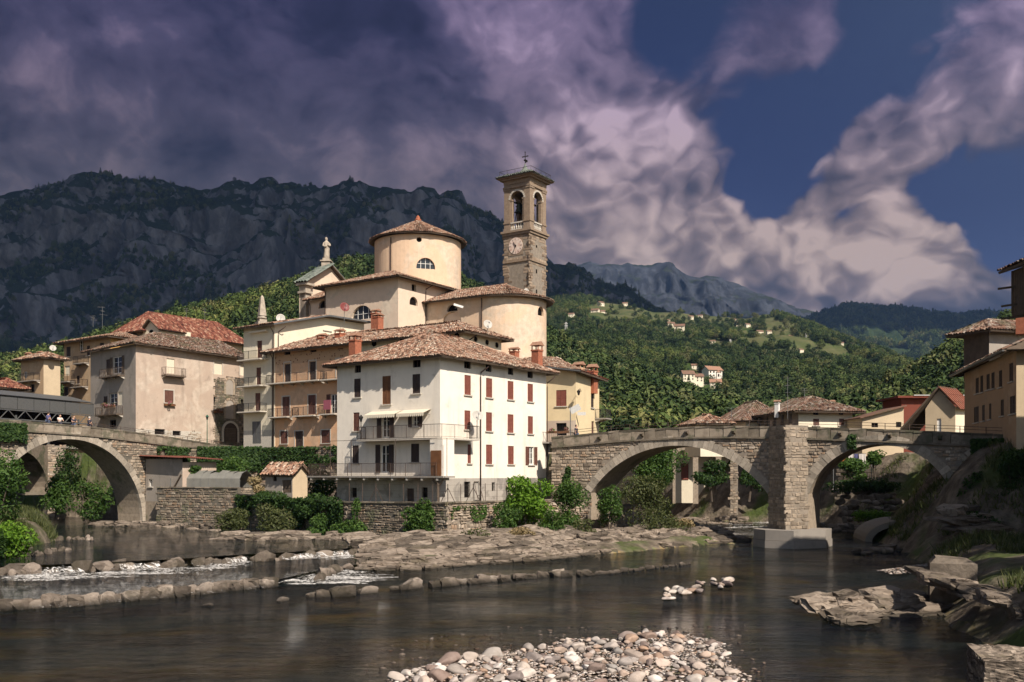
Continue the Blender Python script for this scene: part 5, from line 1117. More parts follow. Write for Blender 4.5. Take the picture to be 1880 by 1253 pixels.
chimney(TH, at(52, 665, 131), .6, 1.3); chimney(TH, at(74, 659, 131), .6, 1.0)
# ---- house beyond the white house, at the end of the bridge
def yellow_house():
    C = (6.6, 99.0); dl = Vector((.92, -.39, 0)).normalized(); dr = Vector((.45, .893, 0)).normalized(); FL, FR = block(C, 5.6, 6.5, dl, dr); FL.p -= FL.d * 1.0; FL.L += 1.0
    t = thing('yellow_house', 'pale yellow house with brown shutters at the end of the bridge', 'house', (C[0], C[1], 8.6)); W = lambda f, r, st='closed', c='red_shutter', **k: window(f, r, t, st, c, **k); ZE = 17.0
    W(FL, (1021, 716.5, 1040, 746)); W(FL, (1021, 777, 1040, 800), 'grille', sill=False); W(FR, (1085, 719, 1090, 749), 'closed', 'dark_shutter'); W(FR, (1086, 774, 1091, 798), 'door', 'brown_shutter', sill=False)
    wall(FL, 8.0, [(0, 17.6), (FL.L, 16.6)], MATS['yellow_plaster'], t, split=(11.5, MATS['weathered_plaster'])); wall(FR, 8.0, [(0, 16.6), (6.5, 16.3)], MATS['yellow_plaster'], t); backs(t, FL, FR, 8, 16.5, MATS['yellow_plaster'])
    k = .8; a, b_, c_ = FL.pt(-k, 17.7, -k), FR.pt(-k, 16.55, -k), FR.pt(7.2, 16.2, -k); b_ = FL.pt(FL.L + k, 16.5, -k); top0, top1 = FL.pt(0, 18.9, 5), FR.pt(6, 17.6, 5.0)
    rf = slope(t, [a, b_, top1, top0], 'old_tiles'); slope(t, [b_, c_, top1], 'red_tiles'); slope(t, [c_, a, top0, top1], tiles=False)
    gu = MB(); gu.bar(a, b_, .14, .14); gu.build('gutter', MATS['grey_metal'], rf)
    chimney(t, at(1063, 700, 103), .85, 2.0, 'pale_brick'); chimney(t, at(1088, 706, 103), .8, 2.1, 'brick')
    put('street_sign', box_mesh('street_sign', -.45, .45, -.04, -.005, -.17, .17, 'white_paint'), t, FL.M(*FL.uz(1068, 760)))
    # balcony on the far side
    balcony(t, FR, 5.2, 6.9, FR.uz(1106, 770)[1], 1.3, slab='concrete')
    return t, FL, FR
YH, YFL, YFR = yellow_house()
plain_house('low_house', 'low house with grey tiled roof and chimneys behind the yellow house', cpt(1040, 112), 5.0, 4.5, 8.5, 18.4, .9, 'brown_plaster', 'brown_plaster', over=.6)
dish_thing('small white satellite dish on the roof behind the yellow house', at(1022, 672, 108), .42, (.2, -.9, .3), .6)
# ---- grey annex between the white house and the bridge, with flowered balcony
def annex():
    p = WFR.pt(16.15, 0, .6); f = Face((p.x, p.y), (.95, -.31), 3.1); t = thing('grey_annex', 'narrow grey annex with a flowered balcony between white house and bridge', 'house', (p.x, p.y, 3))
    window(f, (1018, 833.5, 1024, 849), t, 'grille', sill=True); wall(f, 2.5, 9.0, MATS['plinth_plaster'], t); mb = MB(); q = f.end(); b_ = f.pt(f.L, 0, 5); mb.quad(Vector((q.x, q.y, 2.5)), Vector((b_.x, b_.y, 2.5)), Vector((b_.x, b_.y, 9)), Vector((q.x, q.y, 9))); mb.quad(f.pt(0, 9), f.pt(f.L, 9), f.pt(f.L, 9, 5), f.pt(0, 9, 5)); mb.build('wall', MATS['plinth_plaster'], t)
    balcony(t, f, .05, 3.2, 9.05, .9, rail='iron', slab='concrete', gap=.18)
    return t, f
AN, ANF = annex()
# ---------------------------------------------------------------- church and bell tower
K = 1.2
CD, CR = Vector((.833, -.553, 0)), Vector((.553, .833, 0))
def kz(z): return EZ + (z - EZ) * K
def cut(o, cutter_mb):
    """carve an opening, keep the result as plain mesh"""
    c = bpy.data.objects.new('cutter', cutter_mb.mesh('cutter', None)); COL.objects.link(c)
    m = o.modifiers.new('cut', 'BOOLEAN'); m.object = c; m.operation = 'DIFFERENCE'; m.solver = 'EXACT'
    bpy.context.view_layer.update(); dg = bpy.context.evaluated_depsgraph_get(); me = bpy.data.meshes.new_from_object(o.evaluated_get(dg)); o.modifiers.clear(); o.data = me; bpy.data.objects.remove(c)
    bpy.context.view_layer.update()
def arch_poly(r, leg=0.0, n=12): return ([(r, -leg), ] if leg else []) + [(r * math.cos(a), r * math.sin(a)) for a in np.linspace(0, math.pi, n)] + ([(-r, -leg)] if leg else [])
def up_frame(p, d):
    """x along d, y up, z out of the wall towards the viewer"""
    d = Vector((d.x, d.y, 0)).normalized(); n = Vector((-d.y, d.x, 0)); return Matrix(((d.x, 0, -n.x, p.x), (d.y, 0, -n.y, p.y), (0, 1, 0, p.z), (0, 0, 0, 1)))
def lunette(parent, p, d, r, leg=0.0, glass='glass', bars=True, depth=.35, carve=(), mat='church_pale'):
    M = up_frame(p, d); c = MB(); c.prism(arch_poly(r, leg or .001), -depth - 1.0, .6, M)
    for o in carve: cut(o, c)
    w = MB(); w.prism(arch_poly(r + .12, leg + .1), -depth - .06, -depth, M); o = w.build('window', MATS[glass], parent)
    if bars:
        b_ = MB()
        for k in (-.5, 0, .5): hgt = math.sqrt(max(.05, r * r - (k * r) ** 2)); b_.box(k * r - .035, k * r + .035, -leg, hgt, -depth, -depth + .05, M)
        b_.box(-r, r, -leg, -leg + .08, -depth, -depth + .06, M); b_.box(-r * .85, r * .85, r * .40, r * .40 + .06, -depth, -depth + .055, M); b_.build('frame', MATS['white_paint'], o)
    return o
def closed_prism(poly, z0, z1, name, mat, parent): mb = MB(); mb.prism(poly, z0, z1); return mb.build(name, mat, parent)
def church():
    t = thing('church', 'ochre church with round drum, tiled roofs and curved apse above the houses', 'church', (-16 * K, 125 * K, 9)); cp = MATS['church_plaster']
    C = Vector((-13.65, 115, 0)) * K; L1, L2 = 12.15 * K, 12.5 * K; ZE = kz(29.6); bl = -CD
    A, B, D = C + bl * L1, C, C + CR * L2; E = A + CR * L2
    body = closed_prism([(A.x, A.y), (B.x, B.y), (D.x, D.y), (E.x, E.y)], 8, ZE, 'transept', MATS['church_pale'], t)
    FL, FR = Face((A.x, A.y), CD, L1), Face((C.x, C.y), CR, L2)
    def lun(f, px0, px1, pyb, leg_px=0, carve=body, **k):
        u0, u1 = f.u(px0), f.u(px1); u = (u0 + u1) / 2; z = f.uz((px0 + px1) / 2, pyb)[1]; r = (u1 - u0) / 2; Y = f.pt(u, 0).y; leg = leg_px * Y / F
        return lunette(t, f.pt(u, z + leg), f.d, r, leg, carve=(carve,), **k)
    lun(FL, 645, 684, 587, 0); lun(FR, 752, 767, 561, 4, glass='dark_inside', bars=False)
    u0, u1, z0, z1 = FR.rect(756, 522, 764, 535); w = MB(); w.box(0, u1 - u0, -.5, .9, 0, z1 - z0, FR.M(u0, z0)); cut(body, w); put('window', box_mesh('opening', -.1, u1 - u0 + .1, 0, .05, -.1, z1 - z0 + .1, 'dark_inside'), t, FR.M(u0, z0, .4))
    hip_roof(t, (C.x, C.y), L1, L2, ZE - .1, 2.5 * K, 1.35, mat='old_tiles', tile=(.32, .52), dl=CD, dr=CR, messy=.8)
    downpipe(t, FL, .2, ZE - 9, ZE, 1.0, .07); downpipe(t, FR, FR.u(781), ZE - 8, ZE - .2, 1.0, .07)
    # drum
    dc = Vector((-12.55, 128, 0)) * K; R = 5.74 * K; zt = kz(36.6); zb = kz(28); mb = MB(); n = 64
    mb.prism([(dc.x + R * math.cos(2 * math.pi * k / n), dc.y + R * math.sin(2 * math.pi * k / n)) for k in range(n)], zb, zt); drum = mb.build('drum', cp, t)
    for px, r_px, yb, leg in ((782, 17.5, 491, 0), (769.5, 5, 440, 0)):
        r = (px - CX) / F; d2 = Vector((r, 1, 0)); b_ = d2.dot(dc) / d2.dot(d2); disc = b_ * b_ - (dc.dot(dc) - R * R) / d2.dot(d2); s = b_ - math.sqrt(disc); p = d2 * s; nrm = (p - dc).normalized(); d = Vector((-nrm.y, nrm.x, 0)); z = EZ - (yb - HY) / F * p.y
        if r_px > 10: lunette(t, Vector((p.x, p.y, z)), d, r_px * p.y / F, .25, carve=(drum,), depth=.45)
        else:
            c = MB(); M = up_frame(Vector((p.x, p.y, z)), d); rr = r_px * p.y / F; c.prism([(rr * math.cos(a), rr * math.sin(a)) for a in np.linspace(0, 2 * math.pi, 13)[:-1]], -.9, .5, M); cut(drum, c); w = MB(); w.prism([(rr * 1.2 * math.cos(a), rr * 1.2 * math.sin(a)) for a in np.linspace(0, 2 * math.pi, 13)[:-1]], -.5, -.45, M); w.build('oculus', MATS['dark_inside'], t)
    # conical tiled roof in sixteen leaves
    def cone(c, R0, z0, z1, a0, a1, n, mat, tile=(.34, .55), ridges=True):
        ap = Vector((c.x, c.y, z1)); rt = None
        for k in range(n):
            x0, x1 = a0 + (a1 - a0) * k / n, a0 + (a1 - a0) * (k + 1) / n; p, q = Vector((c.x + R0 * math.cos(x0), c.y + R0 * math.sin(x0), z0)), Vector((c.x + R0 * math.cos(x1), c.y + R0 * math.sin(x1), z0))
            am = (x0 + x1) / 2; vis = math.sin(am) < .35
            rt_ = slope(t, [p, q, ap], mat, tile, tiles=vis, messy=.7); rt = rt or rt_
            if ridges and k % 2 == 0 and vis: cap_line(rt, p, ap, mat, .12, .6)
        return rt
    cone(dc, 6.5 * K, kz(36.7), kz(39.75), 0, 2 * math.pi, 16, 'old_tiles'); mb = MB(); mb.lathe([(.5, kz(39.55)), (.55, kz(39.9)), (.35, kz(40.0)), (.3, kz(40.25)), (.001, kz(40.5))], 8, Matrix.Translation((dc.x, dc.y, 0))); mb.build('finial', MATS['brick'], t)
    a_ = math.atan2(-1, -.60); p0 = dc + Vector((math.cos(a_), math.sin(a_), 0)) * (R + .1); mb = MB(); mb.tube([(p0.x, p0.y, zt - .3), (p0.x, p0.y, zb + 2)], .09, 6); mb.build('downpipe', MATS['pipe'], t)
    # choir wall and apse
    S0 = Vector((-10.66, 119.5, 0)) * K; S1 = Vector((-3.5, 114.8, 0)) * K; ac = Vector((-.73, 119, 0)) * K; r = 5.0 * K; ze = kz(27.2); d = (S1 - S0).normalized()
    pts = [S0, S1]; a0 = math.atan2((S1 - ac).y, (S1 - ac).x)
    arc = [ac + Vector((math.cos(a0 + math.pi * k / 28), math.sin(a0 + math.pi * k / 28), 0)) * r for k in range(29)]; far = arc[-1] + (S0 - S1)
    poly = [(S0.x, S0.y)] + [(p.x, p.y) for p in arc] + [(far.x, far.y)]; apse = closed_prism(poly, 8, ze, 'apse', cp, t)
    CF = Face((S0.x, S0.y), d, (S1 - S0).length)
    lun(CF, 820, 840, 572, 0, carve=apse, glass='dark_inside', bars=False); lun(CF, 812, 847, 596, 2, carve=apse, glass='church_pale', bars=False)
    px = 993.5; q = (px - CX) / F; d2 = Vector((q, 1, 0)); b_ = d2.dot(ac) / d2.dot(d2); disc = b_ * b_ - (ac.dot(ac) - r * r) / d2.dot(d2); p = d2 * (b_ - math.sqrt(disc)); nrm = (p - ac).normalized(); lunette(t, Vector((p.x, p.y, EZ - (574 - HY) / F * p.y)), Vector((-nrm.y, nrm.x, 0)), .85, .5, glass='dark_inside', bars=False, carve=(apse,), depth=.4)
    k = 1.1; nv = Vector((-d.y, d.x, 0)); z0 = ze - .05; apx = Vector((ac.x, ac.y, kz(29.35))); rg = apx + (S0 - S1); rg.z = kz(29.5)
    slope(t, [Vector((*(S0 - nv * k).to_2d(), z0)), Vector((*(S1 - nv * k).to_2d(), z0)), apx, rg], 'old_tiles', (.32, .52), messy=.8)
    cone(ac, r + k, z0, kz(29.35), a0, a0 + math.pi, 12, 'old_tiles', ridges=True); far2 = arc[-1] + nv * k; slope(t, [Vector((far2.x, far2.y, z0)), Vector((*(far + nv * k).to_2d(), z0)), rg, apx], tiles=False)
    mb = MB(); q_ = CF.pt(CF.L - .1, 0, -.15); mb.tube([(q_.x, q_.y, ze - .2), (q_.x, q_.y, ze - 8)], .09, 6); mb.build('downpipe', MATS['pipe'], t)
    # nave stub and front gable at left
    n0 = A + CR * 2.5; nd = Face((n0.x + bl.x * 4.9 * K, n0.y + bl.y * 4.9 * K), CD, 4.9 * K); z2 = EZ - (549 - HY) / F * nd.pt(3, 0).y
    o = MB(); q = [nd.pt(0, 0), nd.end(), nd.end() + CR * 9, nd.pt(0, 0) + CR * 9]; o.prism([(v.x, v.y) for v in q], 8, z2); nave = o.build('nave', MATS['church_pale'], t); lun(nd, 585, 601, 566, 3, carve=nave, glass='dark_inside', bars=False)
    rf = slope(t, [nd.pt(-.6, z2 - .05, -.9), nd.pt(4.9 * K, z2 - .05, -.9), nd.pt(4.9 * K, z2 + 2.6, 5.0), nd.pt(-.6, z2 + 2.6, 5.0)], 'old_tiles', (.32, .52)); downpipe(t, nd, .3, z2 - 8, z2 - .1, .8, .07)
    # front: a taller gabled wall with pilaster, seen from the side
    g = Face((nd.pt(-1.3, 0, .3).x, nd.pt(-1.3, 0, .3).y), CD, 1.5); zf = EZ - (520 - HY) / F * g.p.y
    fg = Face((g.p.x, g.p.y), CR, 11.0); za, zb_ = zf, zf + 3.6; mb = MB(); m = [(0, 8), (11, 8), (11, za), (5.5, zb_), (0, za)]
    vs = [fg.pt(u, z) for u, z in m] + [fg.pt(u, z) - CD * 1.2 for u, z in m]; mb.add(vs, [(0, 1, 2, 3, 4), (9, 8, 7, 6, 5)] + [(i, (i + 1) % 5, 5 + (i + 1) % 5, 5 + i) for i in range(5)]); mb.build('front_gable', MATS['church_pale'], t)
    rf = slope(t, [fg.pt(-.5, za + .05) - CD * 1.9, fg.pt(-.5, za + .05) + CD * .7, fg.pt(5.5, zb_ + .25) + CD * .7, fg.pt(5.5, zb_ + .25) - CD * 1.9], 'lead_roof', (.6, 1.2)); slope(t, [fg.pt(11.5, za + .05) + CD * .7, fg.pt(11.5, za + .05) - CD * 1.9, fg.pt(5.5, zb_ + .25) - CD * 1.9, fg.pt(5.5, zb_ + .25) + CD * .7], 'lead_roof', (.6, 1.2))
    mb = MB(); c0 = fg.pt(.5, 0, -.25) - CD * .6; M = Matrix.Translation((c0.x, c0.y, 0)) @ Matrix.Rotation(math.atan2(CD.y, CD.x), 4, 'Z')
    mb.box(-.6, .6, -.5, .5, 8, za - 1.6, M).box(-.9, .9, -.8, .8, za - 1.6, za - 1.25, M).box(-.65, .65, -.55, .55, za - 1.25, za - .35, M).box(-1.1, 1.1, -1.0, 1.0, za - .35, za, M); mb.build('pilaster', MATS['statue_stone'], t)
    return t, fg.pt(5.5, zb_ + .3) - CD * .6
CH, STATUE_BASE = church()
def statue():
    b0 = STATUE_BASE; t = thing('statue', 'stone statue of a robed standing figure on the church gable', 'statue', b0); mb = MB()
    mb.box(-.7, .7, -.7, .7, -.6, .5).box(-.9, .9, -.9, .9, .5, .68); mb.box(-.55, .55, -.55, .55, .68, 1.1)
    mb.build('pedestal', MATS['statue_stone'], t, Matrix.Translation(b0)); s = 1.25; r = np.random.RandomState(2)
    prof = [(.30, 0), (.36, .12), (.33, .6), (.30, 1.0), (.33, 1.35), (.31, 1.6), (.34, 1.9), (.30, 2.15), (.14, 2.30), (.10, 2.36), (.155, 2.45), (.17, 2.58), (.14, 2.70), (.05, 2.78)]
    m2 = MB(); n = 14; vs = []
    for i, (rad, z) in enumerate(prof):
        for k in range(n):
            a = 2 * math.pi * k / n; fold = 1 + (.10 * math.sin(a * 5 + z * 1.3) if z < 2.1 else 0); vs.append((rad * fold * math.cos(a) * 1.15 + .05 * math.sin(z * 1.4), rad * fold * math.sin(a) * .85, z))
    fs = [(i * n + k, i * n + (k + 1) % n, (i + 1) * n + (k + 1) % n, (i + 1) * n + k) for i in range(len(prof) - 1) for k in range(n)] + [tuple((len(prof) - 1) * n + k for k in range(n))]
    m2.add(vs, fs); m2.tube([(.36, 0, 2.02), (.46, -.1, 1.7), (.25, -.38, 1.62), (.05, -.40, 1.75)], [.13, .12, .09, .07], 7); m2.tube([(-.34, 0, 2.02), (-.47, -.05, 1.65), (-.30, -.33, 1.45), (-.1, -.38, 1.55)], [.13, .12, .09, .07], 7)
    m2.build('figure', MATS['statue_stone'], t, Matrix.Translation(b0 + Vector((0, 0, 1.1))) @ Matrix.Rotation(.5, 4, 'Z') @ Matrix.Scale(s, 4), smooth=True)
statue()
def obelisk():
    p = at(481, 597, 128); t = thing('obelisk', 'tapering stone obelisk rising behind the narrow cream house', 'obelisk', p); mb = MB(); z1 = (596 - 541) / F * 128
    M = Matrix.Translation(p) @ Matrix.Rotation(.6, 4, 'Z'); mb.box(-.75, .75, -.75, .75, -14, .35, M).box(-.5, .5, -.5, .5, .35, .7, M); mb.build('base', MATS['statue_stone'], t)
    mb = MB(); mb.lathe([(.3, .7), (.62, .85), (.62, 1.0), (.35, 1.2)], 10, M); mb.build('collar', MATS['statue_stone'], t)
    mb = MB(); a, c = .46, .20; vs = [(x * a, y * a, 1.2) for x, y in ((-1, -1), (1, -1), (1, 1), (-1, 1))] + [(x * c, y * c, z1 - .35) for x, y in ((-1, -1), (1, -1), (1, 1), (-1, 1))] + [(0, 0, z1)]
    mb.add([M @ Vector(v) for v in vs], [(0, 1, 5, 4), (1, 2, 6, 5), (2, 3, 7, 6), (3, 0, 4, 7), (4, 5, 8), (5, 6, 8), (6, 7, 8), (7, 4, 8)]); mb.build('shaft', MATS['statue_stone'], t)
obelisk()
def tower():
    C = Vector((2.38, 128, 0)) * K; S = 4.15 * K; t = thing('bell_tower', 'tall stone bell tower with clock and open arched belfry', 'bell tower', (C.x, C.y, 9)); ts = MATS['tower_stone']
    cen = C - CD * (S / 2) + CR * (S / 2); ang = math.atan2(CD.y, CD.x); M = Matrix.Translation((cen.x, cen.y, 0)) @ Matrix.Rotation(ang, 4, 'Z'); Y = C.y
    zz = lambda py: EZ + (HY - py) / F * Y; h = S / 2
    def ring(z0, z1, k, name, mat=ts, kid=None): mb = MB(); mb.box(-h - k, h + k, -h - k, h + k, z0, z1, M); return mb.build(name, mat, kid or t)
    # shaft in courses of cut stone
    mb = MB(); z = 8.0; i = 0; r = random.Random(4)
    while z < zz(424):
        q = .62; mb.box(-h, h, -h, h, z, z + q + .001, M); z += q
    sh = MB(); sh.box(-h + .02, h - .02, -h + .02, h - .02, 8, zz(422), M); shaft = sh.build('shaft', MATS['mortar'], t)
    fl = Face(tuple((M @ Vector((-h, -h, 0))).to_2d()), CD, S); fr = Face(tuple((M @ Vector((h, -h, 0))).to_2d()), CR, S)
    z1 = zz(422); pan = {}
    def panel(f, y0, y1, m=.21): return (S * m, S * (1 - m), zz(y1), zz(y0))
    PL = [panel(fl, 437, 468), panel(fl, 482, 700)]; PR = [panel(fr, 437, 470), panel(fr, 484, 700)]
    for f, P, sd in ((fl, PL, 61), (fr, PR, 62)):
        masonry(f, lambda u, z: .0 < u < S and not any(p[0] < u < p[1] and p[2] < z < p[3] for p in P), .02, S - .05, 14, z1 - .1, 'tower_stone', shaft, seed=sd, course=(.42, .48), length=(.7, 1.3), proud=(.03, .05), out=-.02)
        for p in P: pb = MB(); pb.box(p[0], p[1], .03, .1, max(p[2], 14), p[3], f.M(0, 0)); pb.build('panel', MATS['rubble_panel'], t)
    for px, py0, py1 in ((985, 450.5, 455), (985, 495, 502), (985, 532, 540)):
        u, z = fr.uz(px, py1); put('slit_window', box_mesh('slit', -.16, .16, 0, .05, 0, (py1 - py0) * Y / F, 'dark_inside'), t, fr.M(u, z, -.025))
    ring(zz(478), zz(474), .16, 'string_course'); ring(zz(427.5), zz(423), .22, 'cornice'); ring(zz(423), zz(419), .42, 'cornice')
    # clock
    u, z = fl.uz(947, 451.8); Mc = up_frame(fl.pt(u, z, -.03), CD); R = 1.33
    fb = MB(); fb.box(-R * 1.04, R * 1.04, -R * 1.16, R * 1.16, -.05, .0, Mc); cl = fb.build('clock', MATS['tower_stone'], t); fb = MB(); fb.prism([(R * math.cos(a), R * math.sin(a)) for a in np.linspace(0, 2 * math.pi, 41)[:-1]], .001, .05, Mc); fb.build('clock_face', MATS['clock_face'], cl)
    mk = MB()
    for i in range(12): a = i * math.pi / 6; mk.bar(Mc @ Vector((R * .70 * math.sin(a), R * .70 * math.cos(a), .06)), Mc @ Vector((R * .93 * math.sin(a), R * .93 * math.cos(a), .06)), .05 if i % 3 else .09, .03)
    mk.build('hour_marks', MATS['brown_shutter'], cl)
    for a, l, w in ((math.radians(203), .95, .10), (math.radians(330), .55, .15)):
        hb = MB(); hb.bar(Mc @ Vector((-.2 * math.sin(a), -.2 * math.cos(a), .09)), Mc @ Vector((R * l * math.sin(a), R * l * math.cos(a), .09)), w, .03); hb.build('clock_hand', MATS['iron'], cl)
    mb = MB(); mb.lathe([(.001, .12), (.16, .12), (.16, .06)], 10, Mc); mb.build('hub', MATS['iron'], cl)
    # belfry: balustrade storey, four corner piers, arches
    zb, zs, za, zt = zz(419), zz(403), zz(361), zz(332); bw = S * .235
    for sx in (-1, 1):
        for sy in (-1, 1):
            x0, x1 = (h - bw, h) if sx > 0 else (-h, -h + bw); y0, y1 = (h - bw, h) if sy > 0 else (-h, -h + bw); mb = MB(); mb.box(x0, x1, y0, y1, zb, zt, M).box(x0 - .08, x1 + .08, y0 - .08, y1 + .08, zb + .001, zb + .5, M).box(x0 - .1, x1 + .1, y0 - .1, y1 + .1, zs - .15, zs + .1, M).box(x0 - .1, x1 + .1, y0 - .1, y1 + .1, zt - 1.0, zt - .75, M)
            x2 = h - bw * .5 if sx > 0 else -h + bw * .5; mb.build('belfry_pier', ts, t)
    ro = h - bw
    for k in range(4):
        Mk = M @ Matrix.Rotation(k * math.pi / 2, 4, 'Z'); zc = za; n = 12; a = MB()
        inner = [(-ro * math.cos(math.pi * i / n), zc + ro * .98 * math.sin(math.pi * i / n)) for i in range(n + 1)]
        for y0, y1 in ((-h + .06, -h + .75),):
            for (xa, z_a), (xb, z_b) in zip(inner, inner[1:]):
                for yy, fl_ in ((y0, 0), (y1, 1)):
                    q = [Mk @ Vector(v) for v in ((xa, yy, z_a), (xb, yy, z_b), (xb, yy, zt), (xa, yy, zt))]; a.quad(*(q if not fl_ else q[::-1]))
                a.quad(*[Mk @ Vector(v) for v in ((xa, y0, z_a), (xa, y1, z_a), (xb, y1, z_b), (xb, y0, z_b))])
        ar = a.build('belfry_arch', ts, t); tr = MB()
        for i in range(n):
            t0, t1 = math.pi * i / n + .02, math.pi * (i + 1) / n - .02; tr.add([Mk @ Vector((-rr * math.cos(x), y, zc + rr * .98 * math.sin(x))) for y in (-h - .04, -h + .3) for rr, x in ((ro, t0), (ro + .28, t0), (ro + .28, t1), (ro, t1))], [(0, 3, 2, 1), (0, 1, 5, 4), (1, 2, 6, 5), (2, 3, 7, 6), (3, 0, 4, 7)], r.random())
        tr.build('archivolt', MATS['sill_stone'], ar); im = MB()
        for s in (-1, 1): im.box(min(s * ro, s * (ro - .28)), max(s * ro, s * (ro - .28)), -h + .1, -h + .6, zs, za, Mk).box(min(s * (ro + .1), s * (ro - .36)), max(s * (ro + .1), s * (ro - .36)), -h + .0, -h + .66, za - .16, za + .08, Mk)
        im.build('impost', ts, ar)
        ba = MB(); ba.box(-ro, ro, -h + .05, -h + .4, zb, zb + .28, Mk).box(-ro, ro, -h + .02, -h + .42, zs - .2, zs, Mk); m = 6
        for i in range(m): x = -ro + 2 * ro * (i + .5) / m; ba.lathe([(.09, zb + .28), (.15, zb + .55), (.07, zb + .85), (.12, zs - .2)], 7, Mk @ Matrix.Translation((x, -h + .22, 0)))
        ba.build('balustrade', MATS['sill_stone'], t)
    fl_ = MB(); fl_.box(-ro - .1, ro + .1, -ro - .1, ro + .1, zb + .02, zb + .1, M); fl_.build('belfry_floor', MATS['old_wood'], t)
    ring(zt + .001, zz(325), .06, 'entablature'); ring(zz(340), zz(336.5), .14, 'cornice'); ring(zz(325) + .001, zz(322), .5, 'cornice'); ring(zz(322) + .001, zz(320), .85, 'cornice')
    # roof with iron rail, spire and weather cross
    o_ = h + 1.0; z0 = zz(320) + .003; z2 = zz(303.5); rt = None; ap = M @ Vector((0, 0, z2))
    cs = [M @ Vector((x * o_, y * o_, z0)) for x, y in ((-1, -1), (1, -1), (1, 1), (-1, 1))]
    for i in range(4): q = slope(t, [cs[i], cs[(i + 1) % 4], ap], 'lead_roof', (.4, .7), thick=.1); rt = rt or q
    sp = MB(); sp.lathe([(1.15, zz(306.5)), (.75, zz(302)), (.42, zz(298)), (.18, zz(292)), (.07, zz(288)), (.001, zz(286))], 8, M); sp.build('spire', MATS['lead_roof'], t)
    cr = MB(); b0 = M @ Vector((0, 0, zz(288))); e = lambda x, z: b0 + CD * x + Vector((0, 0, z)); H = zz(266.5) - zz(288)
    cr.tube([e(0, 0), e(0, H)], .07, 6); cr.bar(e(-.5, H * .62), e(.5, H * .62), .12, .12); cr.lathe([(.001, H * .30 - .28), (.28, H * .30), (.001, H * .30 + .28)], 8, Matrix.Translation(b0)); cr.bar(e(.0, H * .15), e(.45, H * .2), .06, .35)
    for x, z in ((-.5, H * .62), (.5, H * .62), (0, H)): cr.lathe([(.001, -.14), (.14, 0), (.001, .14)], 6, Matrix.Translation(e(x, z)))
    cr.build('weather_cross', MATS['iron'], t)
    rl = MB(); g = h + .55
    for i in range(4):
        p, q = [M @ Vector((x * g, y * g, z0 + .15)) for x, y in (((-1, -1), (1, -1), (1, 1), (-1, 1))[i], ((-1, -1), (1, -1), (1, 1), (-1, 1))[(i + 1) % 4])]
        rl.bar(p + Vector((0, 0, .95)), q + Vector((0, 0, .95)), .05)
        for k in range(4): v = p + (q - p) * k / 4; rl.bar(v, v + Vector((0, 0, .95)), .05)
    rl.build('roof_rail', MATS['iron'], t)
    # bells on their frame
    fr_ = MB(); zm = (zs + za) / 2
    for x in (-.9, .9): fr_.box(x - .1, x + .1, -1.8, 1.8, za - .4, za - .15, M)
    for x in (-1.5, 1.5):
        for y in (-1.3, 1.3): fr_.bar(M @ Vector((x, y, zb + .1)), M @ Vector((x * .6, y * .6, za - .2)), .14)
    fr_.build('bell_frame', MATS['iron'], t)
    for bx, by, s in ((-.55, -1.0, .95), (.65, -1.05, .8), (1.1, .1, .7), (-.9, .6, .75), (.2, .7, .6)):
        b_ = MB(); Mb = M @ Matrix.Translation((bx, by, za - .25)); b_.lathe([(.001, 0), (.26 * s, -.03 * s), (.36 * s, -.3 * s), (.45 * s, -.9 * s), (.60 * s, -1.35 * s), (.82 * s, -1.62 * s), (.80 * s, -1.66 * s), (.5 * s, -1.4 * s)], 16, Mb); bo = b_.build('bell', MATS['bronze'], t, smooth=True)
        cl_ = MB(); cl_.lathe([(.001, -1.9 * s), (.12 * s, -1.78 * s), (.04 * s, -1.6 * s), (.03 * s, -.6 * s)], 8, Mb); cl_.build('clapper', MATS['iron'], bo)
        yk = MB(); yk.box(-.45 * s, .45 * s, -.1, .1, 0, .35 * s, Mb); yk.build('yoke', MATS['old_wood'], bo)
    return t
tower()
# ---------------------------------------------------------------- houses beyond and beside the right bridge
FD, FE = Vector((.19, -.98, 0)).normalized(), Vector((.98, .19, 0)).normalized()
FH, FHL, FHR = plain_house('farmhouse', 'long white farmhouse with a wide brown tiled hip roof beyond the bridge', cpt(1466, 114), 11.2, 7.0, 8.0, 13.45, 2.1, 'grey_plaster', 'cream_plaster', wr=(('closed', 1493, 769, 1504, 781.5), ('closed', 1540.5, 769, 1550, 781.5), ('attic', 1493, 757, 1503, 762), ('attic', 1540, 757, 1549, 762)), roof='brown_tiles', over=1.1, dl=FD, dr=FE, shut='brown_shutter')
mb = MB()
for u in np.linspace(.5, 10.8, 6): mb.box(u - .14, u + .14, -1.0, -.72, 8, 13.1, FHL.M(0, 0))
mb.build('loggia_posts', MATS['old_wood'], FH)
for px, py in ((1527, 752), (1427, 752)): chimney(FH, at(px, py, 117), .5, 1.1, 'white_paint')
plain_house('grey_roof_house', 'house under a steep grey mossy roof left of the farmhouse', cpt(1369, 124), 9, 5.6, 8.0, 12.9, 2.7, 'cream_plaster', 'cream_plaster', roof='brown_tiles', over=.8, dl=FD, dr=FE)
plain_house('bridge_end_cottage', 'low cottage with reddish roof peeping over the bridge parapet', cpt(1286, 112), 5, 3.4, 8.0, 11.9, 1.1, 'cream_plaster', 'cream_plaster', wr=(('attic', 1309, 772, 1315, 778),), over=.7, dl=FD, dr=FE)
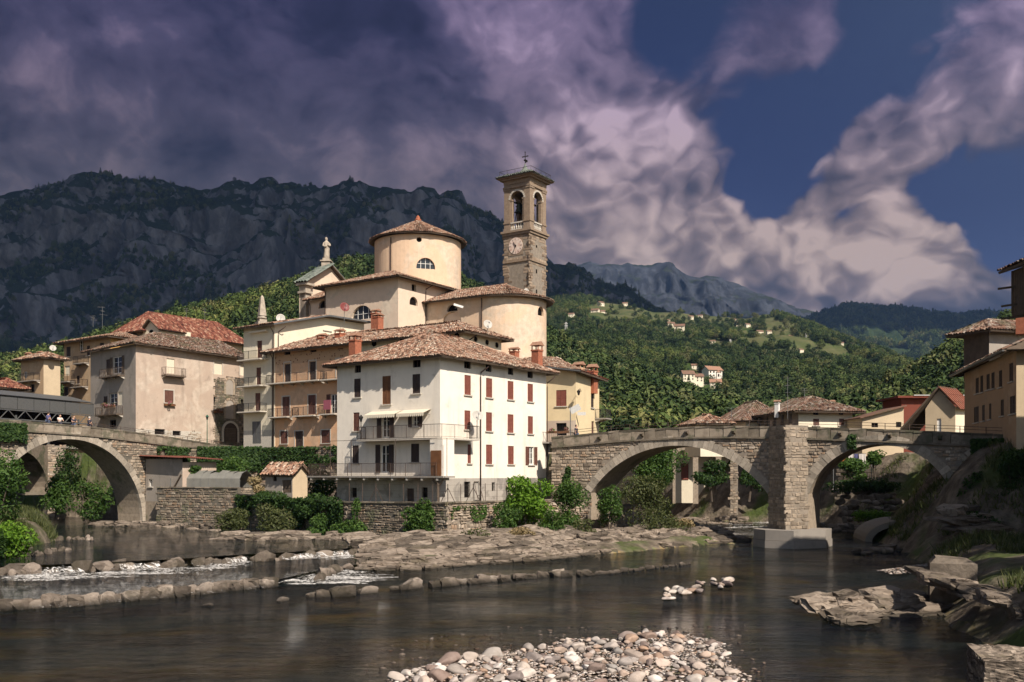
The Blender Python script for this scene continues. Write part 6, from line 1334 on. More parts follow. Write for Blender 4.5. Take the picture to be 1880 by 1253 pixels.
def shed_wall_house():
    p = cpt(1583, 110); f = Face(p, (1, 0), 4.75); t = thing('lean_to_house', 'tan house with a single sloping roof right of the farmhouse', 'house', (p[0], p[1], 8)); tm = MATS['tan_plaster']
    window(f, (1600, 777, 1612, 785), t, 'attic', sill=False); window(f, (1645, 775, 1655, 785), t, 'grille', sill=False)
    wall(f, 8, [(0, 12.5), (4.75, 13.75)], tm, t); mb = MB()
    for u, z in ((0, 12.5), (4.75, 13.75)): mb.quad(f.pt(u, 8), f.pt(u, 8, 6), f.pt(u, z, 6), f.pt(u, z))
    mb.build('wall', tm, t); rf = MB(); rf.add([f.pt(-.4, 12.45, -.5), f.pt(4.9, 13.85, -.5), f.pt(4.9, 13.85, 6.5), f.pt(-.4, 12.45, 6.5), f.pt(-.4, 12.3, -.5), f.pt(4.9, 13.7, -.5), f.pt(4.9, 13.7, 6.5), f.pt(-.4, 12.3, 6.5)], [(0, 1, 2, 3), (7, 6, 5, 4), (0, 4, 5, 1), (0, 3, 7, 4), (1, 5, 6, 2)], .3); rf.build('roof', MATS['brown_tiles'], t)
shed_wall_house()
def red_barn():
    p = cpt(1655, 117); f = Face(p, (1, 0), 8.6); t = thing('dark_red_building', 'dark red modern building with flat roof behind the chapel', 'building', (p[0], p[1], 8)); rm = MATS['dark_red_wall']
    wall(f, 8, 15.2, rm, t); mb = MB()
    for u in (0, 8.6): mb.quad(f.pt(u, 8), f.pt(u, 8, 6), f.pt(u, 15.2, 6), f.pt(u, 15.2))
    mb.build('wall', rm, t); rf = MB(); rf.box(-.7, 9.3, -.7, 6.5, 15.2, 15.45, f.M(0, 0)); rf.build('roof', MATS['dark_red_wall'], t); gt = MB(); gt.box(1.2, 9.4, -.8, -.72, 15.46, 15.56, f.M(0, 0)); gt.build('gutter', MATS['pale_metal'], t)
red_barn()
def chapel():
    p = cpt(1699, 98); f = Face(p, (.85, -.52), 3.2); f.L = f.u(1754); t = thing('chapel', 'small cream gabled chapel with a bright red metal roof by the bridge', 'chapel', (p[0], p[1], 8)); zr, zl, za, ua = 12.75, 11.8, 14.75, 1.25; D = 3.4
    u0, u1, z0, z1 = f.rect(1720, 778, 1728, 800); n_ = window(f, (u0, u1, z0, z1 + .5), t, 'blind', sill=False, metric=True, pane='white_paint', name='niche')
    f2 = Face((f.end().x, f.end().y), (2.6, 2.2), D)
    wall(f, 8, [(0, 12.6), (ua, za - .15), (f.L, zr)], MATS['tan_plaster'], t); wall(f2, 8, zr, MATS['cream_plaster'], t)
    o = f.p; mb = MB(); mb.quad(f.pt(0, 8, 0), f.pt(0, 8, D), f.pt(0, 12.6, D), f.pt(0, 12.6)); mb.build('wall', MATS['tan_plaster'], t); sh = f2.d * D
    E0, E1, R0, R1 = f.pt(f.L + .5, zr - .25, -.45), f.pt(f.L + .5, zr - .25, 0) + sh * 1.1, f.pt(ua, za + .1, -.45), f.pt(ua, za + .1, 0) + sh * 1.1
    rf = slope(t, [E0, E1, R1, R0], 'red_tiles', tiles=False, board='red_tiles', thick=.08); rb_ = MB()
    for k in range(9): a, b_ = E0.lerp(E1, k / 8), R0.lerp(R1, k / 8); rb_.bar(a + Vector((0, 0, .03)), b_ + Vector((0, 0, .03)), .07, .08, .6)
    for k in range(1, 3): a, b_ = E0.lerp(R0, k / 3), E1.lerp(R1, k / 3); rb_.bar(a + Vector((0, 0, .02)), b_ + Vector((0, 0, .02)), .05, .05, .2)
    rb_.build('ribs', MATS['red_tiles'], rf); slope(t, [f.pt(-2.4, 10.6, 0) + sh * 1.1, f.pt(-2.4, 10.6, -.45), R0, R1], 'brown_tiles', tiles=False)
chapel()
def notice_board():
    p = at(1779, 792, 90); t = thing('notice_board', 'blue and white notice board beside the chapel', 'sign', p); mb = MB(); mb.box(-.45, .45, -.04, .04, -.5, .5, Matrix.Translation(p)); b_ = mb.build('panel', MATS['sign_blue'], t); m2 = MB()
    for i in range(3):
        for j in range(4): m2.box(-.4 + .28 * i, -.18 + .28 * i, -.046, -.042, -.42 + .23 * j, -.28 + .23 * j, Matrix.Translation(p))
    m2.build('notices', MATS['white_paint'], b_); m3 = MB(); m3.tube([p + Vector((0, .06, -2)), p + Vector((0, .06, .5))], .04, 6); m3.build('post', MATS['grey_metal'], t)
notice_board()
def riverside_houses():
    f = Face((40.1, 85), (-.24, -.97), 17.0); t = thing('riverside_house', 'tall shaded tan house with two rows of shutters above the right bridge end', 'house', (40, 85, 8)); ZE = 14.9
    for r in ((1791, 694, 1797, 723), (1799.6, 690, 1805, 721), (1811, 687, 1817, 716), (1820, 684, 1826, 714), (1834, 680, 1840, 711), (1788, 747, 1797, 776), (1803, 744, 1808, 773), (1815.5, 741, 1820, 770), (1837, 734, 1843, 764), (1853, 667, 1860, 701), (1854, 727, 1864, 760)): window(f, r, t, 'closed', 'dark_shutter')
    wall(f, 7.5, ZE, MATS['brown_plaster'], t); mb = MB(); a, b_ = f.pt(0, 0), f.end(); n = f.n * 9  # front wall of the tan house: its shade is put into the browner plaster
    for p, q in ((a + n, a), (b_, b_ + n), (b_ + n, a + n)): mb.quad(Vector((p.x, p.y, 7.5)), Vector((q.x, q.y, 7.5)), Vector((q.x, q.y, ZE)), Vector((p.x, p.y, ZE)))
    mb.build('wall', MATS['tan_plaster'], t)
    rf = slope(t, [f.pt(-.9, ZE - .1, -1.0), f.pt(17.8, ZE - .1, -1.0), f.pt(15, ZE + 2.4, 4.5), f.pt(2, ZE + 2.4, 4.5)], 'brown_tiles', (.28, .46)); slope(t, [f.pt(-.9, ZE - .1, 10), f.pt(-.9, ZE - .1, -1.0), f.pt(2, ZE + 2.4, 4.5)], 'brown_tiles', (.3, .5)); slope(t, [f.pt(17.8, ZE - .1, -1.0), f.pt(17.8, ZE - .1, 10), f.pt(15, ZE + 2.4, 4.5)], tiles=False)
    gu = MB(); gu.bar(f.pt(-.9, ZE - .15, -1.05), f.pt(17.8, ZE - .15, -1.05), .15, .15); gu.build('gutter', MATS['grey_metal'], rf)
    # loggia storey on the roof
    q = cpt(1816, 83); t2, fl, fr = plain_house('roof_loggia', 'brown timber loggia storey rising above the shaded tan house', q, 2.6, 7, 14.2, 18.4, 1.2, 'old_wood', 'grey_plaster', roof='brown_tiles', over=1.0, dl=(.42, -.91), dr=(.95, .3))
    chimney(t, at(1876, 592, 79), .8, 2.2, 'brick')
    # nearer house whose timber gallery juts into the view
    h = thing('gallery_house', 'house at the right edge with jutting timber gallery and tiled eaves', 'house', (36, 52, 3)); b2 = MB(); b2.prism([(33.9, 58.9), (44, 58.9), (44, 42), (33.9, 42)], 2.0, 18.45); b2.build('wall', MATS['grey_plaster'], h)
    g = MB(); g.box(30.6, 33.88, 54.2, 58.7, 15.6, 15.8); gm = g.build('gallery', MATS['old_wood'], h); bd = MB()
    for k in range(18): y = 54.2 + 4.5 * k / 17; bd.box(30.6, 30.66, y - .12, y + .10, 15.8, 18.4)
    for k in range(11): x = 30.7 + 3.0 * k / 10; bd.box(x - .12, x + .10, 54.2, 54.26, 15.8, 18.4); bd.box(x - .12, x + .10, 58.64, 58.7, 15.8, 18.4)
    bd.build('boards', MATS['old_wood'], gm); slope(h, [(30.1, 59.4, 18.5), (30.1, 41.4, 18.5), (38, 41.4, 21.0), (38, 59.4, 21.0)], 'brown_tiles', (.28, .46)); slope(h, [(45, 41.4, 18.5), (45, 59.4, 18.5), (38, 59.4, 21.0), (38, 41.4, 21.0)], 'brown_tiles', (.28, .46)); mm = MB(); [mm.add([(33.9, y, 18.45), (44, y, 18.45), (38, y, 20.9)], [(0, 1, 2)]) for y in (42, 58.9)]; mm.build('gable', MATS['grey_plaster'], h)
    pl = MB()
    for z, y, l in ((17.4, 58.4, 1.0), (16.3, 58.2, .9), (15.45, 57.6, 1.2)): pl.bar((30.6 - l, y, z - .15), (31.5, y, z + .1), .12)
    pl.build('poles', MATS['old_wood'], gm)
riverside_houses()
# ---- roofed footbridge at left behind the old bridge
def covered_walk():
    t = thing('covered_footbridge', 'grey metal covered footbridge with lattice trusses behind the old stone bridge', 'footbridge', (-60, 112, 9)); f = Face(cpt(-40, 104), (cpt(166, 119)[0] - cpt(-40, 104)[0], 15.0), 0); f.L = math.hypot(cpt(166, 119)[0] - cpt(-40, 104)[0], 15.0)
    L = f.L; z0, z1 = 12.6, 14.4; mb = MB(); mb.add([f.pt(0, z1 + .35, -.7), f.pt(L, z1 + .35, -.7), f.pt(L, z1 + 1.2, 3), f.pt(0, z1 + 1.2, 3)], [(0, 1, 2, 3)]); mb.add([f.pt(0, z1 + .25, -.7), f.pt(L, z1 + .25, -.7), f.pt(L, z1 + 1.1, 3), f.pt(0, z1 + 1.1, 3)], [(3, 2, 1, 0)]); mb.build('roof', MATS['grey_metal'], t)
    n = int(L / 2.2)
    for k in range(n): pn = MB(); pn.box(L * k / n + .04, L * (k + 1) / n - .04, -.60, -.54, z1 - 1.15, z1 + .2, f.M(0, 0)); pn.build('panel', MATS['grey_metal'], t)
    tr = MB(); tr.bar(f.pt(0, z1 - 1.25, -.5), f.pt(L, z1 - 1.25, -.5), .12); tr.bar(f.pt(0, z0 - .5, -.5), f.pt(L, z0 - .5, -.5), .14)
    for k in range(n):
        a, b_ = L * k / n, L * (k + 1) / n; tr.bar(f.pt(a, z0 - .5, -.5), f.pt((a + b_) / 2, z1 - 1.25, -.5), .08); tr.bar(f.pt((a + b_) / 2, z1 - 1.25, -.5), f.pt(b_, z0 - .5, -.5), .08)
    tr.build('truss', MATS['grey_metal'], t); ps = MB()
    for k in range(0, n + 1, 2): ps.box(L * k / n - .08, L * k / n + .08, -.45, -.29, 9.0, z0, f.M(0, 0))
    ps.build('posts', MATS['grey_metal'], t); dk = MB(); dk.box(0, L, -.4, 3, 9.0, 9.3, f.M(0, 0)); dk.build('deck', MATS['concrete'], t); bk = MB(); bk.box(0, L, 3.0, 3.15, 9.3, z1 + 1.0, f.M(0, 0)); bk.build('back_wall', MATS['dark_inside'], t)  # near-black back sheet stands in for the shade under the roof
covered_walk()
# ---- beyond the arches: old arcade, pier, quay walls
def arcade():
    t = thing('arcade', 'old arcaded stone gallery seen through the left arch of the bridge', 'arcade', (25, 125, 6)); f = Face(cpt(1235, 128), (.96, -.2), 12); z0, z1 = 2.0, 11.0; zc = 8.0
    m = MB(); n = 4; w = 12 / n
    for i in range(n):
        c = w * (i + .5); r = w / 2 - .35; pts = [(c - r * math.cos(math.pi * k / 10), zc + r * math.sin(math.pi * k / 10)) for k in range(11)]
        for (a, za), (b_, zb) in zip(pts, pts[1:]):
            m.quad(f.pt(a, za), f.pt(b_, zb), f.pt(b_, z1), f.pt(a, z1)); m.quad(f.pt(a, za), f.pt(a, za, .6), f.pt(b_, zb, .6), f.pt(b_, zb))
        for s in (w * i, w * (i + 1) - .35): m.box(s, s + .35, 0, .6, z0, zc, f.M(0, 0)); m.quad(f.pt(s, zc), f.pt(s + .35, zc), f.pt(s + .35, z1), f.pt(s, z1))
    m.build('arches', MATS['wall_stone'], t); b_ = MB(); b_.box(0, 12, 3, 3.2, z0, z1, f.M(0, 0)); b_.build('back_wall', MATS['cream_plaster'], t); slope(t, [f.pt(-.6, z1, -.8), f.pt(12.6, z1, -.8), f.pt(12.6, z1 + 1.2, 4), f.pt(-.6, z1 + 1.2, 4)], 'brown_tiles', (.3, .5))
    for i in range(n): b2 = MB(); b2.box(w * (i + .5) - .5, w * (i + .5) + .5, 2.9, 2.99, 5.2, 7.4, f.M(0, 0)); b2.build('door', MATS['red_shutter'], t)
arcade()
def pillar_behind():
    p = cpt(1341, 118); t = thing('stone_pillar', 'tall stone pillar standing behind the left arch of the bridge', 'pillar', (p[0], p[1], 0)); f = Face(p, (.98, -.2), .9); mb = MB(); mb.box(0, .9, 0, .9, -.5, 9.0, f.M(0, 0)); mb.build('core', MATS['mortar'], t); masonry(f, lambda u, z: 0 < u < .9, 0, .9, 0, 9, 'wall_stone', t, seed=77, length=(.3, .5))
pillar_behind()
def wall_thing(name, label, pts, z0, z1, mat='wall_stone', mortar='dark_mortar', thick=.5, seed=1, cap=True, cat='wall', proud=(.02, .09), **k):
    t = thing(name, label, cat, (*pts[0], z0)); zt = z1 if isinstance(z1, (list, tuple)) else [z1] * len(pts)
    for i in range(len(pts) - 1):
        a, b_ = Vector(pts[i]), Vector(pts[i + 1]); f = Face(pts[i], b_ - a, (b_ - a).length); za, zb = zt[i], zt[i + 1]; top = lambda u, za=za, zb=zb, L=f.L: za + (zb - za) * u / L; mb = MB()
        q = [(0, z0), (f.L, z0), (f.L, zb), (0, za)]; vs = [f.pt(u, z) for u, z in q] + [f.pt(u, z, thick) for u, z in q]; mb.add(vs, [(0, 1, 2, 3), (7, 6, 5, 4), (3, 2, 6, 7), (0, 3, 7, 4), (1, 5, 6, 2)]); c = mb.build('core', MATS[mortar], t)
        masonry(f, lambda u, z: .02 < u < f.L - .02 and z < top(u) - .06, 0, f.L, z0, max(za, zb), mat, c, seed=seed + i, proud=proud, **k)
        if cap:
            cp = MB(); u = 0
            while u < f.L - .05: l = min(random.uniform(.6, 1.3), f.L - u); cp.bar(f.pt(u + .01, top(u) + .05, thick / 2 - .06), f.pt(u + l - .01, top(u + l) + .05, thick / 2 - .06), thick + .14, .11 + random.random() * .03, random.random()); u += l
            cp.build('coping', MATS['parapet_stone'], c)
    return t
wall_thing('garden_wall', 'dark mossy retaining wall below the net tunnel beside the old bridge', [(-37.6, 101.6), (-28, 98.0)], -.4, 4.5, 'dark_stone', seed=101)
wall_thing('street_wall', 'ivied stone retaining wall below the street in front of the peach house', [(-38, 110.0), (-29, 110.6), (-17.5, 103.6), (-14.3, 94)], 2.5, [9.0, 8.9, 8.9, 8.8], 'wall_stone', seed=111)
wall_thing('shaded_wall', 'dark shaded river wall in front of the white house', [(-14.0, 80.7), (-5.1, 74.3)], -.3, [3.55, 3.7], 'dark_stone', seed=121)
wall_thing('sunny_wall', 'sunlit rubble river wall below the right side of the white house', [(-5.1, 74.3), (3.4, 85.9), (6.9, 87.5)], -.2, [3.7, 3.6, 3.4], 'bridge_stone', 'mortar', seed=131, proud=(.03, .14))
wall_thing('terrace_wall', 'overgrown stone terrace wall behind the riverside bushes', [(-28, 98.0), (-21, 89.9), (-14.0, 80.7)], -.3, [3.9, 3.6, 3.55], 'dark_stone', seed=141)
wall_thing('quay_wall', 'stone quay wall along the river behind the bridge', [(8.3, 93.2), (10.8, 103), (12.8, 125), (14.8, 160)], -1.0, 8.9, 'wall_stone', seed=151, length=(.5, 1.1), course=(.35, .5), cap=False)
wall_thing('abutment_wall', 'plastered wall of the bridge abutment beside the steps', [(8.4, 86.4), (11.5, 92)], .5, [3.0, 3.0], 'bridge_stone', 'mortar', seed=161)
wall_thing('yard_wall', 'grey yard wall with timber fence seen through the right arch', [(38, 112), (50, 101), (56, 92)], 2, [6.6, 6.8, 7.0], 'dark_stone', seed=171, length=(.5, 1.1), course=(.35, .5), cap=False)
def barn_through_arch():
    p = cpt(1590, 122); f = Face(p, (.95, -.3), 13); t = thing('timber_barn', 'grey timber barn wall seen through the right arch', 'barn', (p[0], p[1], 6)); bk = MB(); bk.box(0, 13, .06, 4, 5, 10.4, f.M(0, 0)); bk.build('wall', MATS['grey_plaster'], t)
    for i in range(24): b_ = MB(); b_.box(13 * i / 24 + .02, 13 * (i + 1) / 24 - .02, 0, .055, 6.5 + .1 * random.random(), 10.3, f.M(0, 0)); b_.build('board', MATS['old_wood'], t)
    rf = MB(); rf.box(-.5, 13.5, -.8, 4.5, 10.42, 10.7, f.M(0, 0)); rf.build('roof', MATS['brown_tiles'], t)
barn_through_arch()
def culvert():
    c = at(1668, 990, 84); t = thing('culvert', 'low concrete culvert arch at the waterline under the right arch', 'culvert', (c.x, c.y, 0)); f = Face((c.x - 3.6, c.y + .6), (.98, -.2), 7.2); mb = MB(); n = 16; R = 4.6; h = 1.5
    ins = [(3.6 - 3.0 * math.cos(math.pi * k / n), 1.45 * math.sin(math.pi * k / n)) for k in range(n + 1)]; out = [(3.6 - 3.6 * math.cos(math.pi * k / n), 1.95 * math.sin(math.pi * k / n)) for k in range(n + 1)]
    for k in range(n):
        mb.quad(f.pt(*ins[k]), f.pt(*ins[k + 1]), f.pt(*out[k + 1]), f.pt(*out[k])); mb.quad(f.pt(*out[k]), f.pt(*out[k + 1]), f.pt(*out[k + 1], 7), f.pt(*out[k], 7)); mb.quad(f.pt(*ins[k]), f.pt(*ins[k], 7), f.pt(*ins[k + 1], 7), f.pt(*ins[k + 1]))
    mb.build('barrel', MATS['concrete'], t); d_ = MB(); d_.add([f.pt(u, z, 6.5) for u, z in ins], [tuple(range(n + 1))]); d_.build('opening', MATS['dark_inside'], t)
culvert()
# ---- second pier and arch seen under the old bridge
def back_bridge():
    t = thing('ruined_pier', 'lit stone pier with a half arch seen through the old bridge', 'pier', (-52, 112, 0)); f = Face(cpt(88, 109), (.72, .69), 1.9); mb = MB(); mb.box(0, 1.9, 0, 3, -.5, 9.2, f.M(0, 0)); mb.build('core', MATS['mortar'], t); masonry(f, lambda u, z: 0 < u < 1.9, 0, 1.9, 0, 9.2, 'bridge_stone', t, seed=81)
    lg = MB(); lg.box(-2.5, 2.1, -.25, 3, 3.6, 3.9, f.M(0, 0)); lg.build('ledge', MATS['parapet_stone'], t); g = Face(cpt(20, 100), (f.p.x - cpt(20, 100)[0], f.p.y - 100), 1); g.L = math.hypot(f.p.x - cpt(20, 100)[0], f.p.y - 100); a = MB(); r = g.L * .8
    for k in range(12):
        x0, x1 = math.pi / 2 * k / 12, math.pi / 2 * (k + 1) / 12; p = [(g.L - r * math.sin(x), 3.9 + 5 * (1 - math.cos(x)) * 0 + 4.6 * math.cos(x)) for x in (x0, x1)]; p = [(g.L * (1 - .95 * math.cos(x) * 0) - r + r * math.sin(x), 3.9 + 4.6 * math.cos(x)) for x in (x0, x1)]
        a.quad(g.pt(p[0][0], p[0][1]), g.pt(p[1][0], p[1][1]), g.pt(p[1][0], 9.2), g.pt(p[0][0], 9.2)); a.quad(g.pt(p[0][0], p[0][1]), g.pt(p[0][0], p[0][1], 3), g.pt(p[1][0], p[1][1], 3), g.pt(p[1][0], p[1][1]))
    a.build('arch', MATS['dark_stone'], t)
back_bridge()
# ---- lean-to beside the old bridge, tiled shed, net tunnel
def lean_to():
    C = cpt(335, 101); FL, FR = block(C, 6.5, 4.3); t = thing('lean_to', 'plastered lean-to with corrugated roof against the old bridge', 'shed', (C[0], C[1], 1)); window(FL, (273, 880, 280, 894), t, 'glass', sill=True)
    wall(FL, -.3, 7.6, MATS['grey_plaster'], t, split=(3.0, MATS['wall_stone'])); wall(FR, -.3, 7.2, MATS['weathered_plaster'], t); backs(t, FL, FR, 0, 7.3, MATS['grey_plaster'])  # left wall greyer than the sunlit right one: shade put into its plaster
    rf = MB(); a, b_, c_, d_ = FL.pt(-.4, 7.95, -.8), FL.pt(7.6, 7.65, -.8), FR.pt(6.3, 7.4, -.8), FL.pt(-.4, 7.95, 5.5); n = 26
    for k in range(n):
        p0, p1 = b_.lerp(c_, k / n), b_.lerp(c_, (k + 1) / n); q0, q1 = a.lerp(d_, k / n), a.lerp(d_, (k + 1) / n); m = (p0 + p1) / 2 + Vector((0, 0, .09)); mq = (q0 + q1) / 2 + Vector((0, 0, .09)); rf.quad(p0, m, mq, q0, .3); rf.quad(m, p1, q1, mq, .5)
    rf.build('roof', MATS['red_tiles'], t); br = MB(); br.bar(FL.pt(6.4, 5.9, -.1), FL.pt(2.0, 1.0, -.1), .12); br.build('brace', MATS['old_wood'], t)
lean_to()
def tiled_shed():
    C = cpt(537, 92); FL, FR = block(C, 3.9, 1.9); t = thing('garden_shed', 'little garden shed with a sagging tiled gable roof', 'shed', (C[0], C[1], 3)); window(FL, (501, 874, 508, 884), t, 'attic', sill=False); window(FL, (518, 882, 535, 905), t, 'door', 'old_wood', sill=False)
    wall(FL, 2.5, 6.0, MATS['grey_plaster'], t); wall(FR, 2.5, [(0, 6.0), (.95, 6.9), (1.9, 6.0)], MATS['tan_plaster'], t); k = .35
    rf = slope(t, [FL.pt(-k, 5.85, -k), FL.pt(3.9 + k, 5.85, -k), FL.pt(3.9 + k, 7.0, .95), FL.pt(-k, 7.0, .95)], 'old_tiles', messy=1.8); slope(t, [FL.pt(3.9 + k, 5.85, 1.9 + k), FL.pt(-k, 5.85, 1.9 + k), FL.pt(-k, 7.0, .95), FL.pt(3.9 + k, 7.0, .95)], 'old_tiles', messy=1.8); backs(t, FL, FR, 2.5, 6.0, MATS['tan_plaster'])
tiled_shed()
def net_tunnel():
    f = Face((-36.5, 101.9), (-28.2 + 36.5, 98.7 - 101.9), 8.9); t = thing('net_tunnel', 'low garden tunnel covered with pale netting on the retaining wall', 'tunnel', (-33, 100, 4.5)); h = MB(); nt = MB(); n = 9
    for k in range(n + 1):
        u = 8.9 * k / n; pr = [(0, 4.55), (0, 5.5), (.35, 6.0), (1.1, 6.25 + .12 * math.sin(k * 2.3)), (1.9, 5.9), (2.3, 5.3), (2.3, 4.55)]; h.tube([f.pt(u, z, i + .3) for i, z in pr], .025, 5)
        if k < n:
            pr2 = [(i, z + .10 * math.sin((k + 1) * 1.7) * (z > 5.7)) for i, z in pr]; u2 = 8.9 * (k + 1) / n
            for (i0, z0), (i1, z1), (j0, y0), (j1, y1) in zip(pr, pr[1:], pr2, pr2[1:]): nt.quad(f.pt(u, z0, i0 + .29), f.pt(u2, y0, j0 + .29), f.pt(u2, y1, j1 + .29), f.pt(u, z1, i1 + .29))
    h.build('hoops', MATS['grey_metal'], t); nt.build('netting', MATS['plastic_net'], t)
net_tunnel()
# ---------------------------------------------------------------- rocks, gravel, weirs, foam
def rock_mesh(seed, mat, dims=(1, 1, 1), planes=14, off=(.62, .95), rough=.10, sub=2, smooth=False, tint=None):
    bm = bmesh.new(); bmesh.ops.create_icosphere(bm, subdivisions=sub, radius=1.0); r = np.random.RandomState(seed); v = np.array([p.co[:] for p in bm.verts])
    for _ in range(planes):
        n = r.normal(size=3); n[2] *= .8; n /= np.linalg.norm(n); o = r.uniform(*off); k = v @ n; v = v - np.outer(np.maximum(k - o, 0), n)
    v *= (1 + rough * (fbm(v[:, 0] * 2 + seed, v[:, 1] * 2, v[:, 2] * 2, 3) - .5) * 2)[:, None]; v *= np.array(dims)
    for p, c in zip(bm.verts, v): p.co = c
    me = bpy.data.meshes.new('rock'); bm.to_mesh(me); bm.free(); me.materials.append(MATS[mat]); a = me.attributes.new('tint', 'FLOAT', 'FACE'); a.data.foreach_set('value', [r.rand() if tint is None else tint] * len(me.polygons))
    if smooth: me.polygons.foreach_set('use_smooth', [True] * len(me.polygons))
    return me
def along(pts, s):
    ds = [math.dist(a, b_) for a, b_ in zip(pts, pts[1:])]; t = s * sum(ds)
    for (a, b_), d in zip(zip(pts, pts[1:]), ds):
        if t <= d: k = t / d; return (a[0] + (b_[0] - a[0]) * k, a[1] + (b_[1] - a[1]) * k), ((b_[0] - a[0]) / d, (b_[1] - a[1]) / d)
        t -= d
    return pts[-1], ((pts[-1][0] - pts[-2][0]) / ds[-1], (pts[-1][1] - pts[-2][1]) / ds[-1])
BOUL = [rock_mesh(200 + i, 'boulder', (1, .8, .72), off=(.48, .80), rough=.16, planes=18) for i in range(9)]
def TR(x, y, z, rz=0, s=(1, 1, 1), rx=0, ry=0): return Matrix.Translation((x, y, z)) @ Matrix.Rotation(rz, 4, 'Z') @ Matrix.Rotation(rx, 4, 'X') @ Matrix.Rotation(ry, 4, 'Y') @ Matrix.Diagonal((*s, 1))
def slab_mesh(seed, mat='rock'):
    bm = bmesh.new(); bmesh.ops.create_cube(bm, size=1.0); bmesh.ops.subdivide_edges(bm, edges=bm.edges[:], cuts=2, use_grid_fill=True); r = np.random.RandomState(seed); v = np.array([p.co[:] for p in bm.verts])
    v[:, :2] *= (1 - .12 * (np.abs(v[:, 2:3]) > .4) * r.rand(len(v), 1)); v += r.normal(size=v.shape) * np.array([.045, .05, .06])
    for _ in range(3): n = r.normal(size=3); n /= np.linalg.norm(n); k = v @ n; v = v - np.outer(np.maximum(k - r.uniform(.40, .58), 0), n)
    for p, c in zip(bm.verts, v): p.co = c
    me = bpy.data.meshes.new('rock_slab'); bm.to_mesh(me); bm.free(); me.materials.append(MATS[mat]); a = me.attributes.new('tint', 'FLOAT', 'FACE'); a.data.foreach_set('value', [r.rand()] * len(me.polygons)); return me
WSLAB = []
for i in range(8):
    me = slab_mesh(360 + i, 'boulder'); me.transform(Matrix.Diagonal((2.0, 1.7, 1.6, 1))); WSLAB.append(me)
def rocks_on(line, n, size, zb, label, group, name='boulder', jit=.5, meshes=None, rng=11, elong=1.0, keep=1.0, nth=True):
    r = random.Random(rng); c = 0
    for i in range(n):
        if r.random() > keep: continue
        c += 1
        (x, y), d = along(line, (i + r.random() * .8) / n); s = r.uniform(*size); x += r.uniform(-jit, jit) * .6; y += r.uniform(-jit, jit)
        o = put(name, r.choice(meshes or BOUL), None, TR(x, y, zb + s * r.uniform(.18, .42), math.atan2(d[1], d[0]) + r.uniform(-.35, .35), (s * elong * r.uniform(.8, 1.25), s * r.uniform(.8, 1.1), s * r.uniform(.85, 1.25)), r.uniform(-.12, .12), r.uniform(-.15, .15)))
        tag(o, label if not nth else '%s %s, counted from the left' % (('first', 'second', 'third')[c - 1] if c < 4 else '%d%s' % (c, {1: 'st', 2: 'nd', 3: 'rd'}.get(c % 10 if c // 10 != 1 else 0, 'th')), label), 'boulder', group)
rocks_on(W1, 26, (.42, .80), .25, 'big dark boulder in the upper weir row', 'boulders of the upper weir', rng=3, elong=1.25)
rocks_on(W1, 44, (.30, .55), .25, 'small dark rock wedged in the upper weir row', 'wedged rocks of the upper weir', jit=.7, rng=4, nth=False)
rocks_on(W2, 56, (.24, .42), .05, 'squared dark stone in the long lower weir line', 'stones of the lower weir', jit=.28, rng=5, elong=1.2, meshes=WSLAB)
W3 = lip([(512, 1104), (560, 1098), (640, 1092), (700, 1086), (765, 1080)], 0.0)
rocks_on([(-10.8, 52.5), (-10.6, 57), (-9.2, 61.0), (-9.4, 66)], 16, (.3, .6), .1, 'rock on the step beside the rapids', 'rocks of the rapids step', jit=.35, rng=14)
rocks_on(W3, 13, (.22, .5), -.05, 'pale rock of the broken line in mid-river', 'rocks of the broken mid-river line', jit=.3, rng=6, elong=1.4, keep=.85, meshes=WSLAB + BOUL[:3])
W4 = lip([(800, 1078), (880, 1070), (1000, 1060), (1080, 1056)], 0.0)
rocks_on(W4, 18, (.18, .38), -.05, 'pale blocky rock of the right-hand mid-river line', 'rocks of the right mid-river line', jit=.22, rng=7, elong=1.3, keep=.9, meshes=WSLAB + BOUL[:2])
W5 = lip([(1080, 1057), (1180, 1047), (1270, 1036)], 0.0)
rocks_on(W5, 26, (.16, .30), -.03, 'small low stone of the thin line near the pier', 'stones of the thin line', jit=.15, rng=8, elong=1.4)
UP = lip([(85, 993), (160, 990), (172, 992)], .8)
rocks_on(UP, 10, (.25, .5), .72, 'low stone in the dark pool below the old bridge', 'stones in the upper pool', rng=9)
rocks_on(lip([(65, 1022), (100, 1012), (145, 1010)], .8), 9, (.25, .5), .75, 'pale stone on the shore below the left bank bushes', 'stones at the left shore', rng=10)
tag(put('boulder', BOUL[3], None, TR(*lip([(385, 1112)], 0)[0], 0, .4, (.35, .3, .25))), 'lone small dark rock left in the open river', 'boulder')
# white water: sheets pouring between the boulders, and broken water below
def falls(line, z0, z1, out, name, label, seed, nseg=90, heavy=1.0):
    r = np.random.RandomState(seed); mb = MB(); pts = [along(line, k / nseg) for k in range(nseg + 1)]; prof = [(.25, z0 + .03), (-.05, z0 + .01), (-.22, z0 - .12), (-.34, (z0 + z1) / 2), (-.5, z1 + .10), (-1.0 * out, z1 + .05), (-1.9 * out, z1 + .025)]
    rows = []
    for (p, d) in pts:
        n = (-d[1], d[0]); j = r.rand() * .25; rows.append([(p[0] + n[0] * (o - j * (i > 1)), p[1] + n[1] * (o - j * (i > 1)), z + .04 * r.rand() * (i > 2)) for i, (o, z) in enumerate(prof)])
    for k in range(nseg):
        f = vn(k * .23, seed, 0); f = float(f)
        for i in range(len(prof) - 1):
            tt = [.0, .15, .5, .6, .55, .2][i] * (heavy if f > .45 else .25); mb.quad(rows[k][i], rows[k][i + 1], rows[k + 1][i + 1], rows[k + 1][i], tt)
    return tag(stuff(mb.build(name, MATS['foam'], None)), label, 'white water')
